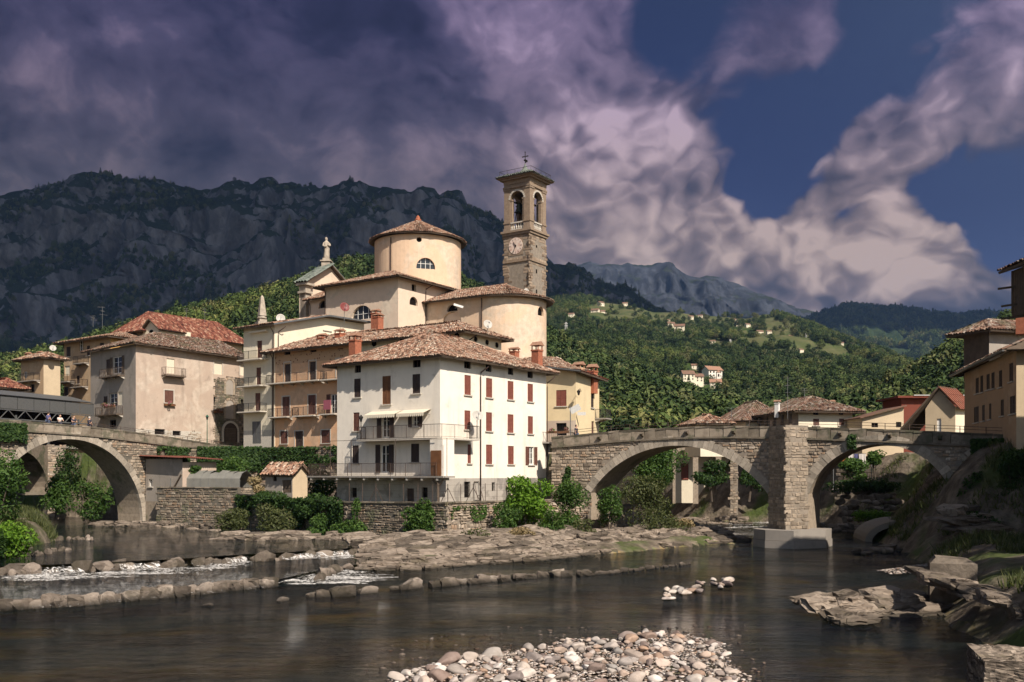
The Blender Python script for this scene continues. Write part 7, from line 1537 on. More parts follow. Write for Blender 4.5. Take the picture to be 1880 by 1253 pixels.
falls(W1, .8, .3, 1.1, 'waterfall_foam', 'white water pouring through the upper weir', 3, 120)
falls(W2, .3, .0, .6, 'weir_foam', 'thin white water along the lower weir', 5, 90, .45)
falls([(-10.8, 52.0), (-11.0, 57.5), (-9.1, 61.0), (-9.4, 67)], .3, 0, 1.0, 'step_fall_foam', 'white water spilling over the step at the end of the middle pool', 6, 50, .8)
def rapids(name, label, poly_px, z, n, seed, size=(.25, .9)):
    r = np.random.RandomState(seed); mb = MB(); x0, x1 = min(p[0] for p in poly_px), max(p[0] for p in poly_px); y0, y1 = min(p[1] for p in poly_px), max(p[1] for p in poly_px); c = 0
    while c < n:
        a, b_ = r.uniform(x0, x1), r.uniform(y0, y1)
        if sdist(np.array([a]), np.array([b_]), poly_px)[0] < 0: continue
        Y = (EZ - z) * F / (b_ - HY); X = (a - CX) / F * Y; l = r.uniform(*size) * 1.6; w = l * r.uniform(.12, .3); h = r.uniform(.02, .10); k = 7; vs = []; an = r.uniform(-.15, .35)
        for i in range(k):
            t = i / (k - 1) * 2 - 1; e = 1 - t * t
            for s in (-1, 0, 1): dx, dy = t * l, s * w * (e * .8 + .2) + .1 * l * math.sin(t * 3 + c); vs.append((X + dx * math.cos(an) - dy * math.sin(an), Y + dx * math.sin(an) + dy * math.cos(an), z + .015 + h * e * (1 if s == 0 else .15) + .02 * r.rand()))
        mb.add(vs, [(i * 3 + j, i * 3 + j + 1, i * 3 + j + 4, i * 3 + j + 3) for i in range(k - 1) for j in range(2)], r.uniform(.2, .6)); c += 1
    return tag(stuff(mb.build(name, MATS['foam'])), label, 'white water')
rapids('rapids_foam', 'broken white rapids between the two weir lines', [(500, 1068), (560, 1052), (640, 1050), (705, 1058), (690, 1068), (600, 1073), (520, 1076)], .08, 130, 5)
rapids('upper_rapids_foam', 'white riffles in the river under the bridge', [(1250, 955), (1300, 946), (1420, 955), (1410, 968), (1330, 972)], .05, 60, 6, (.4, 1.1))
rapids('weir_pool_foam', 'froth drifting below the upper weir', [(0, 1058), (200, 1052), (420, 1036), (470, 1040), (300, 1056), (40, 1070)], .32, 120, 7, (.3, 1.0))
rapids('step_foam', 'small white step of water beside the rock ledge', [(590, 1024), (640, 1018), (645, 1026), (600, 1030)], .35, 26, 8, (.2, .5))
# bedded rock ledges: tilted slabs
SLAB = [slab_mesh(300 + i) for i in range(12)]
def ledge(label, line, width, n, zr, size, dip=.12, rng=1, rows=3, name='rock_ledge', meshes=None, rot=0.0, thick=(.16, .34)):
    r = random.Random(rng); p0 = line[0]; t = thing(name, label, 'rock ledge', (*p0, zr[0])); nn = (-1, 1)
    for j in range(rows):
        for i in range(n):
            (x, y), d = along(line, (i + r.random()) / n); a = math.atan2(d[1], d[0]); off = width * (j + r.uniform(-.3, .3)) / max(1, rows - 1) if rows > 1 else r.uniform(-.2, .2)
            x += -d[1] * off; y += d[0] * off; l = r.uniform(*size); h = r.uniform(*thick); z = zr[0] + (zr[1] - zr[0]) * j / max(1, rows - 1) + r.uniform(-.08, .08)
            put('rock_slab', r.choice(meshes or SLAB), t, TR(x, y, z, a + rot + r.uniform(-.16, .16), (l, l * r.uniform(.35, .7), h * 1.5), dip * r.uniform(.4, 1.2), r.uniform(-.10, .04)))
    return t
ledge('long pale bedded rock ledge at the water below the sunny wall', lip([(668, 1046), (760, 1046), (900, 1034), (1000, 1028), (1140, 1011)], .05), 1.8, 34, (.02, .42), (.6, 1.6), rng=1, rows=4)
ledge('upper bedded rock shelf at the foot of the river walls', [(-9.5, 63.5), (-5, 65), (0, 69), (5, 73.2), (9, 77.2)], 6.0, 24, (.30, 1.35), (.9, 2.6), rng=2, rows=9, thick=(.20, .40), dip=.2)
ledge('broad rock shelf running under the left arch of the bridge', [(8.5, 76.6), (12, 79.0), (16, 82.2), (20.5, 85.6)], 4.6, 16, (.15, 1.1), (.8, 2.2), rng=3, rows=7, thick=(.20, .42), dip=.2)
ledge('low broken rock edge at the water beside the left arch', [(7.5, 73.8), (12, 77.6), (16, 80.8), (20.5, 84.3)], 3.2, 20, (.1, 1.0), (.7, 1.8), rng=23, rows=6, thick=(.18, .36), dip=.2)
ledge('thin stony shore below the riverside bushes', lip([(395, 990), (470, 992), (560, 990), (650, 992)], .8), 2.0, 16, (.8, 1.05), (.7, 1.8), rng=4, rows=3)
ledge('gravelly shore at the foot of the old bridge', lip([(160, 965), (240, 966), (330, 968), (400, 976)], .8), 2.0, 14, (.78, .95), (.6, 1.8), rng=5, rows=2)
ledge('slabby sunlit rock outcrop jutting from the right bank', [(13.8, 38.8), (16, 40.0), (19.0, 41.0)], 2.6, 8, (-.22, .50), (.8, 1.9), rng=6, rows=7, dip=.2, rot=.18, thick=(.2, .38))
ledge('flat pale stones at the tip of the right bank', [(13.2, 38.2), (14.5, 38.6)], .3, 2, (.1, .15), (.8, 1.3), rng=7, rows=1)
ledge('long tilted rock beds in the shade of the right bank', [(31.5, 62.5), (34.5, 65), (37.5, 68)], 3.5, 6, (1.4, 3.4), (2.0, 3.8), rng=8, rows=5, dip=.1, rot=-.1, thick=(.25, .5))
ledge('low wet rocks at the water under the right bridge end', lip([(1575, 1020), (1640, 1016), (1700, 1004)], .0), .8, 6, (.05, .25), (.8, 1.6), rng=9, rows=2)
ledge('dark rocks on the near right bank behind the concrete block', [(19.5, 32), (20.5, 36), (21, 43)], 3.0, 6, (.3, 1.6), (1.2, 2.4), rng=10, rows=3)
ledge('rubble bank of rocks seen through the right arch', [(33, 96), (38, 95), (42, 97)], 4.5, 12, (.8, 4.2), (.4, .9), rng=11, rows=7, dip=.5, meshes=BOUL, thick=(.25, .5))
ledge('stony river margin behind the bridge pier', [(27, 101), (31, 99), (36, 96)], 3.0, 20, (.1, .5), (.25, .7), rng=12, rows=4, meshes=BOUL, thick=(.15, .35))
ledge('boulder-strewn far shore seen through the left arch', [(20, 112), (24, 113), (28, 112)], 2.0, 10, (.1, .6), (.6, 1.6), rng=13, rows=2)
# concrete remains on the right bank
def block_remains():
    t = thing('concrete_block', 'rough pebbly concrete block in the bottom right corner', 'concrete block', (12.5, 24, 0)); bm = bmesh.new(); bmesh.ops.create_cube(bm, size=1); bmesh.ops.subdivide_edges(bm, edges=bm.edges[:], cuts=26, use_grid_fill=True)
    v = np.array([p.co[:] for p in bm.verts]); n = fbm(v[:, 0] * 22, v[:, 1] * 22, v[:, 2] * 12, 3) - .5; v2 = v * np.array([3.4, 2.4, 1.5]); nr = v / np.linalg.norm(v, axis=1)[:, None]; v2 += nr * (n * .20)[:, None]
    for p, c in zip(bm.verts, v2): p.co = c
    me = bpy.data.meshes.new('body'); bm.to_mesh(me); bm.free(); me.materials.append(MATS['rock']); a = me.attributes.new('tint', 'FLOAT', 'FACE'); a.data.foreach_set('value', np.random.RandomState(3).rand(len(me.polygons)).astype(np.float32)); put('body', me, t, TR(13.45, 24.0, .70, -.28))
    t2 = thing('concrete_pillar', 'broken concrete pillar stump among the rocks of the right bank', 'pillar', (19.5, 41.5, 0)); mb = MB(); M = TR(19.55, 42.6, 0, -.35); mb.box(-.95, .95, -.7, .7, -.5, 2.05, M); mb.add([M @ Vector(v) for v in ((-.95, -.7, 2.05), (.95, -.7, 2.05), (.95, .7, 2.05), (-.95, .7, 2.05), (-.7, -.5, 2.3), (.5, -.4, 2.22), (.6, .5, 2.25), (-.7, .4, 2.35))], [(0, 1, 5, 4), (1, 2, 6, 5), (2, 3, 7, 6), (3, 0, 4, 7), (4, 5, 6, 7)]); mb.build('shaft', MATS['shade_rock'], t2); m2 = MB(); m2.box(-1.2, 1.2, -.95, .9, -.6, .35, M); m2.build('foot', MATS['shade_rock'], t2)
block_remains()
def gravel_spit():
    r = np.random.RandomState(5); V, Fc, Tn = [], [], []; me0 = rock_mesh(1, 'pebble', (1, .8, .5), sub=1, smooth=True); pv = np.array([v.co[:] for v in me0.vertices]); pf = np.array([p.vertices[:] for p in me0.polygons]); return pv, pf
PV, PF = gravel_spit()
def gravel(name, label, pts, sizes, seed):
    """many small stones as one mass"""
    r = np.random.RandomState(seed); n = len(pts); a = r.rand(n) * 6.28; s = np.asarray(sizes); sx, sy, sz = s * r.uniform(.8, 1.3, n), s * r.uniform(.7, 1.1, n), s * r.uniform(.4, .8, n); v = pv_ = PV[None] * np.stack([sx, sy, sz], -1)[:, None]; c, q = np.cos(a)[:, None], np.sin(a)[:, None]
    x = v[..., 0] * c - v[..., 1] * q; y = v[..., 0] * q + v[..., 1] * c; V = np.stack([x, y, v[..., 2]], -1) + np.asarray(pts)[:, None]; Fc = (PF[None] + (np.arange(n) * len(PV))[:, None, None]).reshape(-1, 3)
    return tag(stuff(put(name, np_mesh(name, V.reshape(-1, 3), Fc, MATS['pebble'], np.repeat(r.rand(n), len(PF)), True))), label, 'gravel')
PEB = [rock_mesh(400 + i, 'pebble', d, planes=11, off=(.58, .92), rough=.09, sub=3, smooth=True) for i, d in enumerate([(1, .8, .6), (1, .7, .5), (1, .9, .7), (1, .6, .45), (1, .85, .5), (1, .75, .65), (1, .55, .5), (1, .8, .45), (1, .95, .6), (1, .7, .7)])]
for me in PEB: me.attributes['tint'].data.foreach_set('value', [0.0] * len(me.polygons))
def gravel_bar():
    r = np.random.RandomState(9); placed = []; big = 0; tries = 0
    edge = [(700, 1262), (740, 1232), (830, 1205), (900, 1196), (985, 1190), (1040, 1172), (1130, 1172), (1180, 1158), (1260, 1163), (1330, 1180), (1338, 1205), (1345, 1222), (1378, 1240), (1385, 1290), (690, 1290)]
    def ok(x, y, z):
        px, py = CX + F * x / y, HY - F * (z - EZ) / y; return sdist(np.array([px]), np.array([py]), edge)[0] > 2
    while big < 300 and tries < 60000:
        tries += 1; y = r.uniform(24.2, 36.0); x = r.uniform(-5, 9); z0 = .10 + .22 * (1 - min(1, abs(y - 27) / 9)); s = float(np.clip(.095 + .075 * abs(r.normal()) + .13 * (r.rand() < .10), .085, .36))
        if not ok(x, y, z0): continue
        if any((x - a) ** 2 + (y - b_) ** 2 < (.74 * (s + q)) ** 2 for a, b_, q in placed): continue
        placed.append((x, y, s)); big += 1; m = PEB[r.randint(len(PEB))]
        o = put('river_stone', m, None, TR(x, y, z0 + s * .12, r.rand() * 6.28, (s * 1.25, s * 1.15, s * 1.1), r.uniform(-.35, .35), r.uniform(-.35, .35)))
        tag(o, 'rounded river stone on the pale gravel bar in the foreground', 'stone', 'stones of the foreground gravel bar')
    pts, sz = [], []
    while len(pts) < 6800:
        y = r.uniform(23.5, 36); x = r.uniform(-5, 9); z0 = .04 + .24 * (1 - min(1, abs(y - 27) / 9))
        if ok(x, y, z0) and min((x - a) ** 2 + (y - b_) ** 2 for a, b_, q in placed) > -1: pts.append((x, y, z0 - .02 + .05 * r.rand())); sz.append(.035 + .075 * r.rand() ** 1.6)
    k = 0
    while k < 1500:
        y = r.uniform(23.5, 38); x = r.uniform(-7, 10); d = sdist(np.array([CX + F * x / y]), np.array([HY + F * EZ / y]), edge)[0]
        if -60 * r.rand() ** 2 < d < 5: pts.append((x, y, -.06 + .05 * r.rand())); sz.append(.05 + .12 * r.rand() ** 2); k += 1
    gravel('gravel', 'small pebbles filling the gravel bar between the larger stones', pts, sz, 3)
    n = 0
    while n < 34:
        px, py = r.uniform(1222, 1342), 0; py = 1092 - (px - 1225) * .22 + r.uniform(-9, 9); Y = (EZ - .08) * F / (py - HY); s = r.uniform(.14, .34); n += 1
        tag(put('islet_stone', PEB[r.randint(10)], None, TR((px - CX) / F * Y, Y, .04 + s * .15, r.rand() * 6.28, (s * 1.3, s, s))), 'rounded stone of the small islet in mid-river', 'stone', 'stones of the mid-river islet')
    # pale gravel spit on the right bank
    pts, sz = [], []
    while len(pts) < 2600:
        y = r.uniform(55, 64); x = r.uniform(22, 34); d = abs(y - (57 + .45 * (x - 22))) / (1.0 + .16 * (x - 22)); 
        if d < 1: pts.append((x, y, .12 + .35 * (1 - d) * min(1, (x - 22) / 4 + .2) + .06 * r.rand())); sz.append(.05 + .09 * r.rand())
    gravel('gravel_spit', 'grey gravel spit on the shaded right bank', pts, sz, 4)
gravel_bar()
# ---------------------------------------------------------------- plants
def bush(label, box, Y, mat='leaf_mid', n=1500, leaf=.15, name='bush', lobes=10, seed=1, deep=.8, cat='bush', group=None, trunk=False, base_z=None):
    x0, y0, x1, y1 = box; a, b_ = at(x0, y1, Y), at(x1, y0, Y); w, h = b_.x - a.x, b_.z - a.z; cx, z0 = (a.x + b_.x) / 2, a.z; r = random.Random(seed * 31 + 5)
    t = thing(name, label, cat, (cx, Y, z0 if base_z is None else base_z), group); C, R = [], []; lift = .30 * h if trunk else 0
    for i in range(lobes):
        k = r.uniform(.20, .36); an = r.random() * 6.28; q = r.random() ** .6; zz = r.uniform(.18, .84); sp = 1 - abs(zz - .45) * .8
        C.append((cx + math.cos(an) * q * w * .34 * sp, Y + math.sin(an) * q * w * .34 * deep * sp, z0 + lift + (h - lift) * zz)); R.append((w * k * .85, w * k * deep * .85, (h - lift) * k * .72))
    v, f, ti = leaf_cloud(n, C, np.array(R), leaf, seed, shell=.66); keep = v[:, 2].reshape(-1, 4).min(1) > z0 - .25; v = v.reshape(-1, 4, 3)[keep].reshape(-1, 3)
    put('foliage', np_mesh('foliage', v, np.arange(len(v)).reshape(-1, 4), MATS[mat], ti[keep]), t); mb = MB()
    for i in range(1 if trunk else 4):
        p = Vector((cx + r.uniform(-.08, .08) * w, Y + r.uniform(-.08, .08) * w, (z0 if base_z is None else base_z) - .3)); q = Vector(C[i % len(C)]); rr = .05 + (.022 * h if trunk else .006 * h); mb.tube([p, p.lerp(q, .5) + Vector((r.uniform(-.1, .1), 0, .1)), q], [rr, rr * .7, rr * .35], 6)
        if trunk:
            for c in C[1:6]: mb.tube([p.lerp(q, .55), Vector(c)], [rr * .5, rr * .2], 5)
    mb.build('trunk' if trunk else 'stem', MATS['bark'], t); return t
bush('big lime-green round bush in front of the white house plinth', (922, 876, 1022, 972), 80, 'leaf_bright', 5200, .15, lobes=16, seed=1)
bush('dark green bush left of the lime bush on the river wall', (902, 925, 962, 988), 77.5, 'leaf_mid', 2200, .13, seed=2)
bush('tall green bush between the lime bush and the bridge arch', (1008, 884, 1082, 976), 82.5, 'leaf_mid', 3600, .13, lobes=14, seed=3)
bush('loose leafy bush below the lime bush on the rocks', (985, 930, 1040, 982), 79, 'leaf_mid', 1600, .12, seed=4)
bush('feathery olive willow bush under the left arch', (1138, 868, 1236, 975), 86.5, 'leaf_olive', 4600, .12, lobes=16, seed=5)
bush('olive bush at the left springing of the bridge arch', (1088, 890, 1150, 970), 85.5, 'leaf_mid', 2400, .12, seed=6)
bush('low olive bush on the rock shelf by the pier', (1175, 930, 1275, 985), 84.5, 'leaf_olive', 1800, .11, seed=7)
bush('round olive riverside bush below the retaining wall', (384, 930, 462, 984), 88, 'leaf_olive', 2600, .12, lobes=12, seed=8)
bush('tall olive bush second along the riverside', (466, 926, 548, 988), 86, 'leaf_olive', 2800, .12, lobes=12, seed=9)
bush('green bush third along the riverside shore', (552, 944, 626, 990), 83, 'leaf_mid', 2200, .12, seed=10)
bush('grassy bush at the foot of the shaded wall', (612, 948, 690, 992), 79, 'leaf_mid', 2000, .12, seed=11)
bush('climbing vine bush spilling over the shaded river wall', (732, 912, 810, 992), 75.2, 'leaf_mid', 3600, .15, lobes=14, seed=12, deep=.35)
bush('slim climbing shrub beside the shaded wall end', (644, 915, 668, 992), 79, 'leaf_mid', 900, .12, seed=13, lobes=6)
bush('large green bush on the left bank above the water', (-75, 828, 62, 962), 66, 'leaf_mid', 5200, .15, lobes=18, seed=14)
bush('grassy green bush low on the left bank', (-30, 955, 68, 1034), 59.5, 'leaf_bright', 3000, .12, lobes=12, seed=15)
bush('dark brown-green scrub at the left edge below the bushes', (-40, 960, 20, 1040), 58, 'leaf_dark', 1400, .12, seed=16)
bush('bright bush in the shade under the old bridge arch', (70, 868, 142, 948), 101, 'leaf_mid', 2600, .16, seed=17)
bush('second bush under the old bridge arch nearer its right leg', (118, 880, 205, 952), 103, 'leaf_mid', 2600, .16, seed=18)
bush('creeper hanging dark behind the old bridge arch', (100, 812, 150, 900), 108, 'leaf_dark', 1800, .16, seed=19)
bush('large leafy tree seen through the left arch', (1148, 818, 1262, 930), 108, 'leaf_mid', 5200, .17, 'tree', 18, 20, cat='tree', trunk=True, base_z=1.5)
bush('dark green tree beside the arcade through the left arch', (1268, 842, 1345, 915), 113, 'leaf_dark', 2600, .17, 'tree', 12, 21, cat='tree', trunk=True, base_z=3)
bush('shadowy tree right of the pillar through the left arch', (1345, 850, 1412, 930), 112, 'leaf_dark', 2200, .17, 'tree', 12, 22, cat='tree', trunk=True, base_z=3)
bush('small round tree with a thin trunk through the right arch', (1586, 824, 1626, 872), 101, 'leaf_mid', 1500, .14, 'tree', 9, 23, cat='tree', trunk=True, base_z=5)
bush('bushy green tree on the bank through the right arch', (1528, 838, 1590, 900), 100, 'leaf_mid', 2400, .15, 'tree', 11, 24, cat='tree', trunk=True, base_z=4)
bush('low hedge along the bank top through the right arch', (1508, 876, 1665, 905), 99, 'leaf_dark', 3000, .15, 'hedge', 18, 25, cat='hedge', deep=.25)
bush('patch of bright grass on the shore through the right arch', (1545, 935, 1645, 958), 94, 'leaf_bright', 1500, .12, 'grass_patch', 10, 26, cat='grass', deep=.5)
bush('weedy shrub in the shade of the right bank', (1760, 868, 1830, 940), 70, 'leaf_dark', 2200, .14, seed=27)
bush('dark scrub high on the right bank by the bridge end', (1815, 830, 1905, 960), 67, 'leaf_dark', 3200, .14, seed=28)
bush('dark scrub lower on the right bank', (1740, 930, 1860, 1000), 66, 'leaf_dark', 2400, .13, seed=29)
bush('shrubs on the terrace behind the net tunnel', (392, 838, 470, 900), 104, 'leaf_mid', 2600, .15, seed=30)
bush('leafy shrub on the lean-to yard by the netting', (338, 855, 372, 872), 102, 'leaf_mid', 700, .13, seed=31)
bush('dry straw-coloured plant beside the garden shed', (455, 872, 488, 908), 94, 'leaf_dry', 700, .16, seed=32)
bush('dark shrub under the street wall behind the shed', (555, 858, 620, 930), 97, 'leaf_dark', 2400, .15, seed=33)
bush('shady shrub below the garden shed', (448, 900, 540, 945), 91, 'leaf_dark', 2000, .14, seed=34)
bush('shady bush between shed and shaded wall', (545, 905, 640, 955), 86, 'leaf_dark', 2400, .14, seed=35)
bush('ivy clump on the annex corner beside the bridge', (1028, 848, 1054, 895), 87.2, 'leaf_dark', 900, .12, seed=36, lobes=6)
for i, (x, y, h, lb_) in enumerate(((27.5, 20, 14, 'leafy tree on the near right bank outside the view'), (31, 31, 13, 'second leafy tree on the near right bank outside the view'), (27, 8, 14, 'unseen leafy tree beside the viewer, added to shade the right bank'), (36, 38, 15, 'third leafy tree on the right bank outside the view'), (38, 26, 17, 'tall unseen tree behind the others, added to shade the right bank'))):  # trees outside the view, added to shade the right bank
    px = CX + F * x / y; q = h * F / y; py = HY - F * (3.5 - EZ) / y; bush(lb_, (px - q * .36, py - q, px + q * .36, py), y, 'leaf_mid', 5200, .3, 'tree', 16, 60 + i, cat='tree', trunk=True)
for i, (bx, Y, lb_) in enumerate((((690, 975, 760, 1006), 72, 'at the foot of the shaded wall'), ((832, 972, 905, 1008), 72.5, 'below the sunny wall corner'), ((930, 968, 990, 996), 75, 'on the rocks below the lime bush'), ((1040, 955, 1100, 990), 80, 'on the rocks by the left arch'), ((1230, 948, 1290, 976), 86, 'at the tip of the rock shelf'), ((500, 975, 560, 996), 80, 'on the stony shore of the upper pool'))): bush('clump of dry grass and weeds ' + lb_, bx, Y, ('leaf_dry', 'leaf_olive')[i % 2], 900, .11, 'weed_clump', 9, 80 + i, cat='weeds', deep=.6)
def ivy(label, face, u0, u1, z0, z1, n, mat='leaf_dark', leaf=.16, seed=1, th=.45, out=.12, fringe=0.5):
    r = np.random.RandomState(seed); u, z = r.uniform(u0, u1, n * 3), r.uniform(z0, z1, n * 3); m = fbm(u * .5 + seed, z * .7, 2.0, 4) + fringe * ((z - z0) / (z1 - z0) - .5) > th; u, z = u[m][:n], z[m][:n]; k = len(u); q = np.array([face.pt(a, b_, -out * (.3 + r.rand() * 1.6))[:] for a, b_ in zip(u, z)])
    nn = np.array([-face.n.x, -face.n.y, .5]) + r.normal(size=(k, 3)) * .55; nn /= np.linalg.norm(nn, axis=1)[:, None]; a = np.cross(nn, r.normal(size=(k, 3))); a /= np.linalg.norm(a, axis=1)[:, None]; b_ = np.cross(nn, a); s = leaf * (.6 + .8 * r.rand(k))[:, None]
    v = np.stack([q - a * s, q - b_ * s * .5, q + a * s, q + b_ * s * .5], 1).reshape(-1, 3); t = thing('ivy', label, 'ivy', face.pt((u0 + u1) / 2, z0)); put('foliage', np_mesh('foliage', v, np.arange(4 * k).reshape(-1, 4), MATS[mat], np.clip(.5 + .25 * r.normal(size=k), 0, 1)), t); mb = MB()
    for i in range(4): x = u0 + (u1 - u0) * (i + .5) / 4; mb.tube([face.pt(x, z0, -.05), face.pt(x + .3, (z0 + z1) / 2, -.06), face.pt(x + .1, z1, -.05)], .03, 5)
    mb.build('stem', MATS['bark'], t)
wf = Face((-38, 110.0), (9, .6), 9.0); ivy('dense ivy curtain on the street wall below the cream house', wf, 2, 9.2, 5.2, 9.1, 4600, 'leaf_dark', .17, 1, .44, .25)
wf2 = Face((-29, 110.6), (11.5, -7.0), 13.4); ivy('ivy trailing over the street wall below the peach house', wf2, 0, 12, 4.5, 9.0, 2600, 'leaf_dark', .16, 2, .54, .2)
ivy('ivy hanging from the left end of the old bridge', LBF, 7.5, 11.5, 8.4, 10.8, 2600, 'leaf_dark', .16, 3, .32, .3); ivy('weeds growing from the old bridge wall above the lean-to', LBF, 27, 36, 6.8, 9.0, 1500, 'leaf_dark', .15, 4, .55, .2)
ivy('weeds hanging from the right end of the stone bridge', RBF, 35.5, 38.5, 7.4, 8.6, 1400, 'leaf_dark', .14, 5, .38, .25); ivy('weed tuft growing on the bridge above the right arch', RBF, RBF.u(1557), RBF.u(1572), 8.0, 9.1, 320, 'leaf_dark', .12, 6, .3, .2)
sf = Face((-5.1, 74.3), (8.5, 11.6), 14.4); ivy('creeper patches on the sunny river wall', sf, .5, 8, .4, 3.4, 900, 'leaf_mid', .12, 7, .60, .12)
tf = Face((-28, 98.0), (14, -17.3), 22); ivy('ivy over the terrace wall behind the riverside bushes', tf, 0, 22, .6, 3.8, 4200, 'leaf_dark', .15, 8, .46, .2)
# flowers
def flowers(label, face, px, py, w, seed, mat='flower'):
    u, z = face.uz(px, py); c = face.pt(u, z, -.2); r = random.Random(seed); C = [(c.x + face.d.x * r.uniform(-.5, .5) * w, c.y + face.d.y * r.uniform(-.5, .5) * w, c.z + r.uniform(-.15, .2)) for _ in range(6)]; t = thing('flower_box', label, 'flower box', c); v, f, ti = leaf_cloud(260, C, np.array([(.2, .2, .2)] * 6), .07, seed); put('blossom', np_mesh('blossom', v, f, MATS[mat], ti), t); v, f, ti = leaf_cloud(160, C, np.array([(.22, .22, .22)] * 6), .08, seed + 1); put('foliage', np_mesh('foliage', v, f, MATS['leaf_mid'], ti), t); mb = MB(); mb.box(-w * .55, w * .55, -.12, .12, -.32, -.1, face.M(u, z, -.2)); mb.build('trough', MATS['wood_door'], t)
flowers('pink flowers on the sill of the weathered house lit front', WER, 310, 741, 1.4, 1); flowers('red flowers on the sill beside the arched stone door', STF, 399, 754, 1.2, 2); flowers('purple flowers on the lower balcony of the weathered house', WEL, 205, 744, 2.2, 3); flowers('red geraniums along the annex balcony', ANF, 1025, 790, 2.0, 4)
# grass and weeds on the banks
def bank_grass():
    r = np.random.RandomState(4); n = 60000; zones = [(-40, 20, 60, 108), (-60, -28, 40, 100), (19, 50, 25, 108)]; P = []
    for x0, x1, y0, y1 in zones: x, y = r.uniform(x0, x1, n), r.uniform(y0, y1, n); P.append(np.stack([x, y, ground_z(x, y)], -1))
    P = np.concatenate(P); k = (P[:, 2] > .75) & (P[:, 2] < 8.2) & (fbm(P[:, 0] * .28, P[:, 1] * .28, 1.0, 4) > .53); k &= ~((P[:, 2] > 3.2) & (P[:, 0] > -40) & (P[:, 0] < 18)); P = P[k]; P = P[r.permutation(len(P))[:16000]]; m = len(P)
    c = np.repeat(P, 4, 0); a = np.repeat(r.rand(m) * 6.28, 4) + r.normal(size=4 * m) * .8; h = (.25 + .45 * r.rand(4 * m) ** 2); l = r.normal(size=(4 * m, 2)) * .22; b0 = c + np.concatenate([r.normal(size=(4 * m, 2)) * .12, np.zeros((4 * m, 1))], 1); d = np.stack([np.cos(a), np.sin(a), 0 * a], -1) * .045; tip = b0 + np.concatenate([l, h[:, None]], 1)
    v = np.stack([b0 - d - [0, 0, .05], b0 + d - [0, 0, .05], tip], 1).reshape(-1, 3); o = stuff(put('bank_grass', np_mesh('bank_grass', v, np.arange(len(v)).reshape(-1, 3), MATS['leaf_olive'], np.clip(r.rand(len(v) // 3), 0, 1)))); tag(o, 'grass and weeds growing over the river banks', 'grass')
bank_grass()
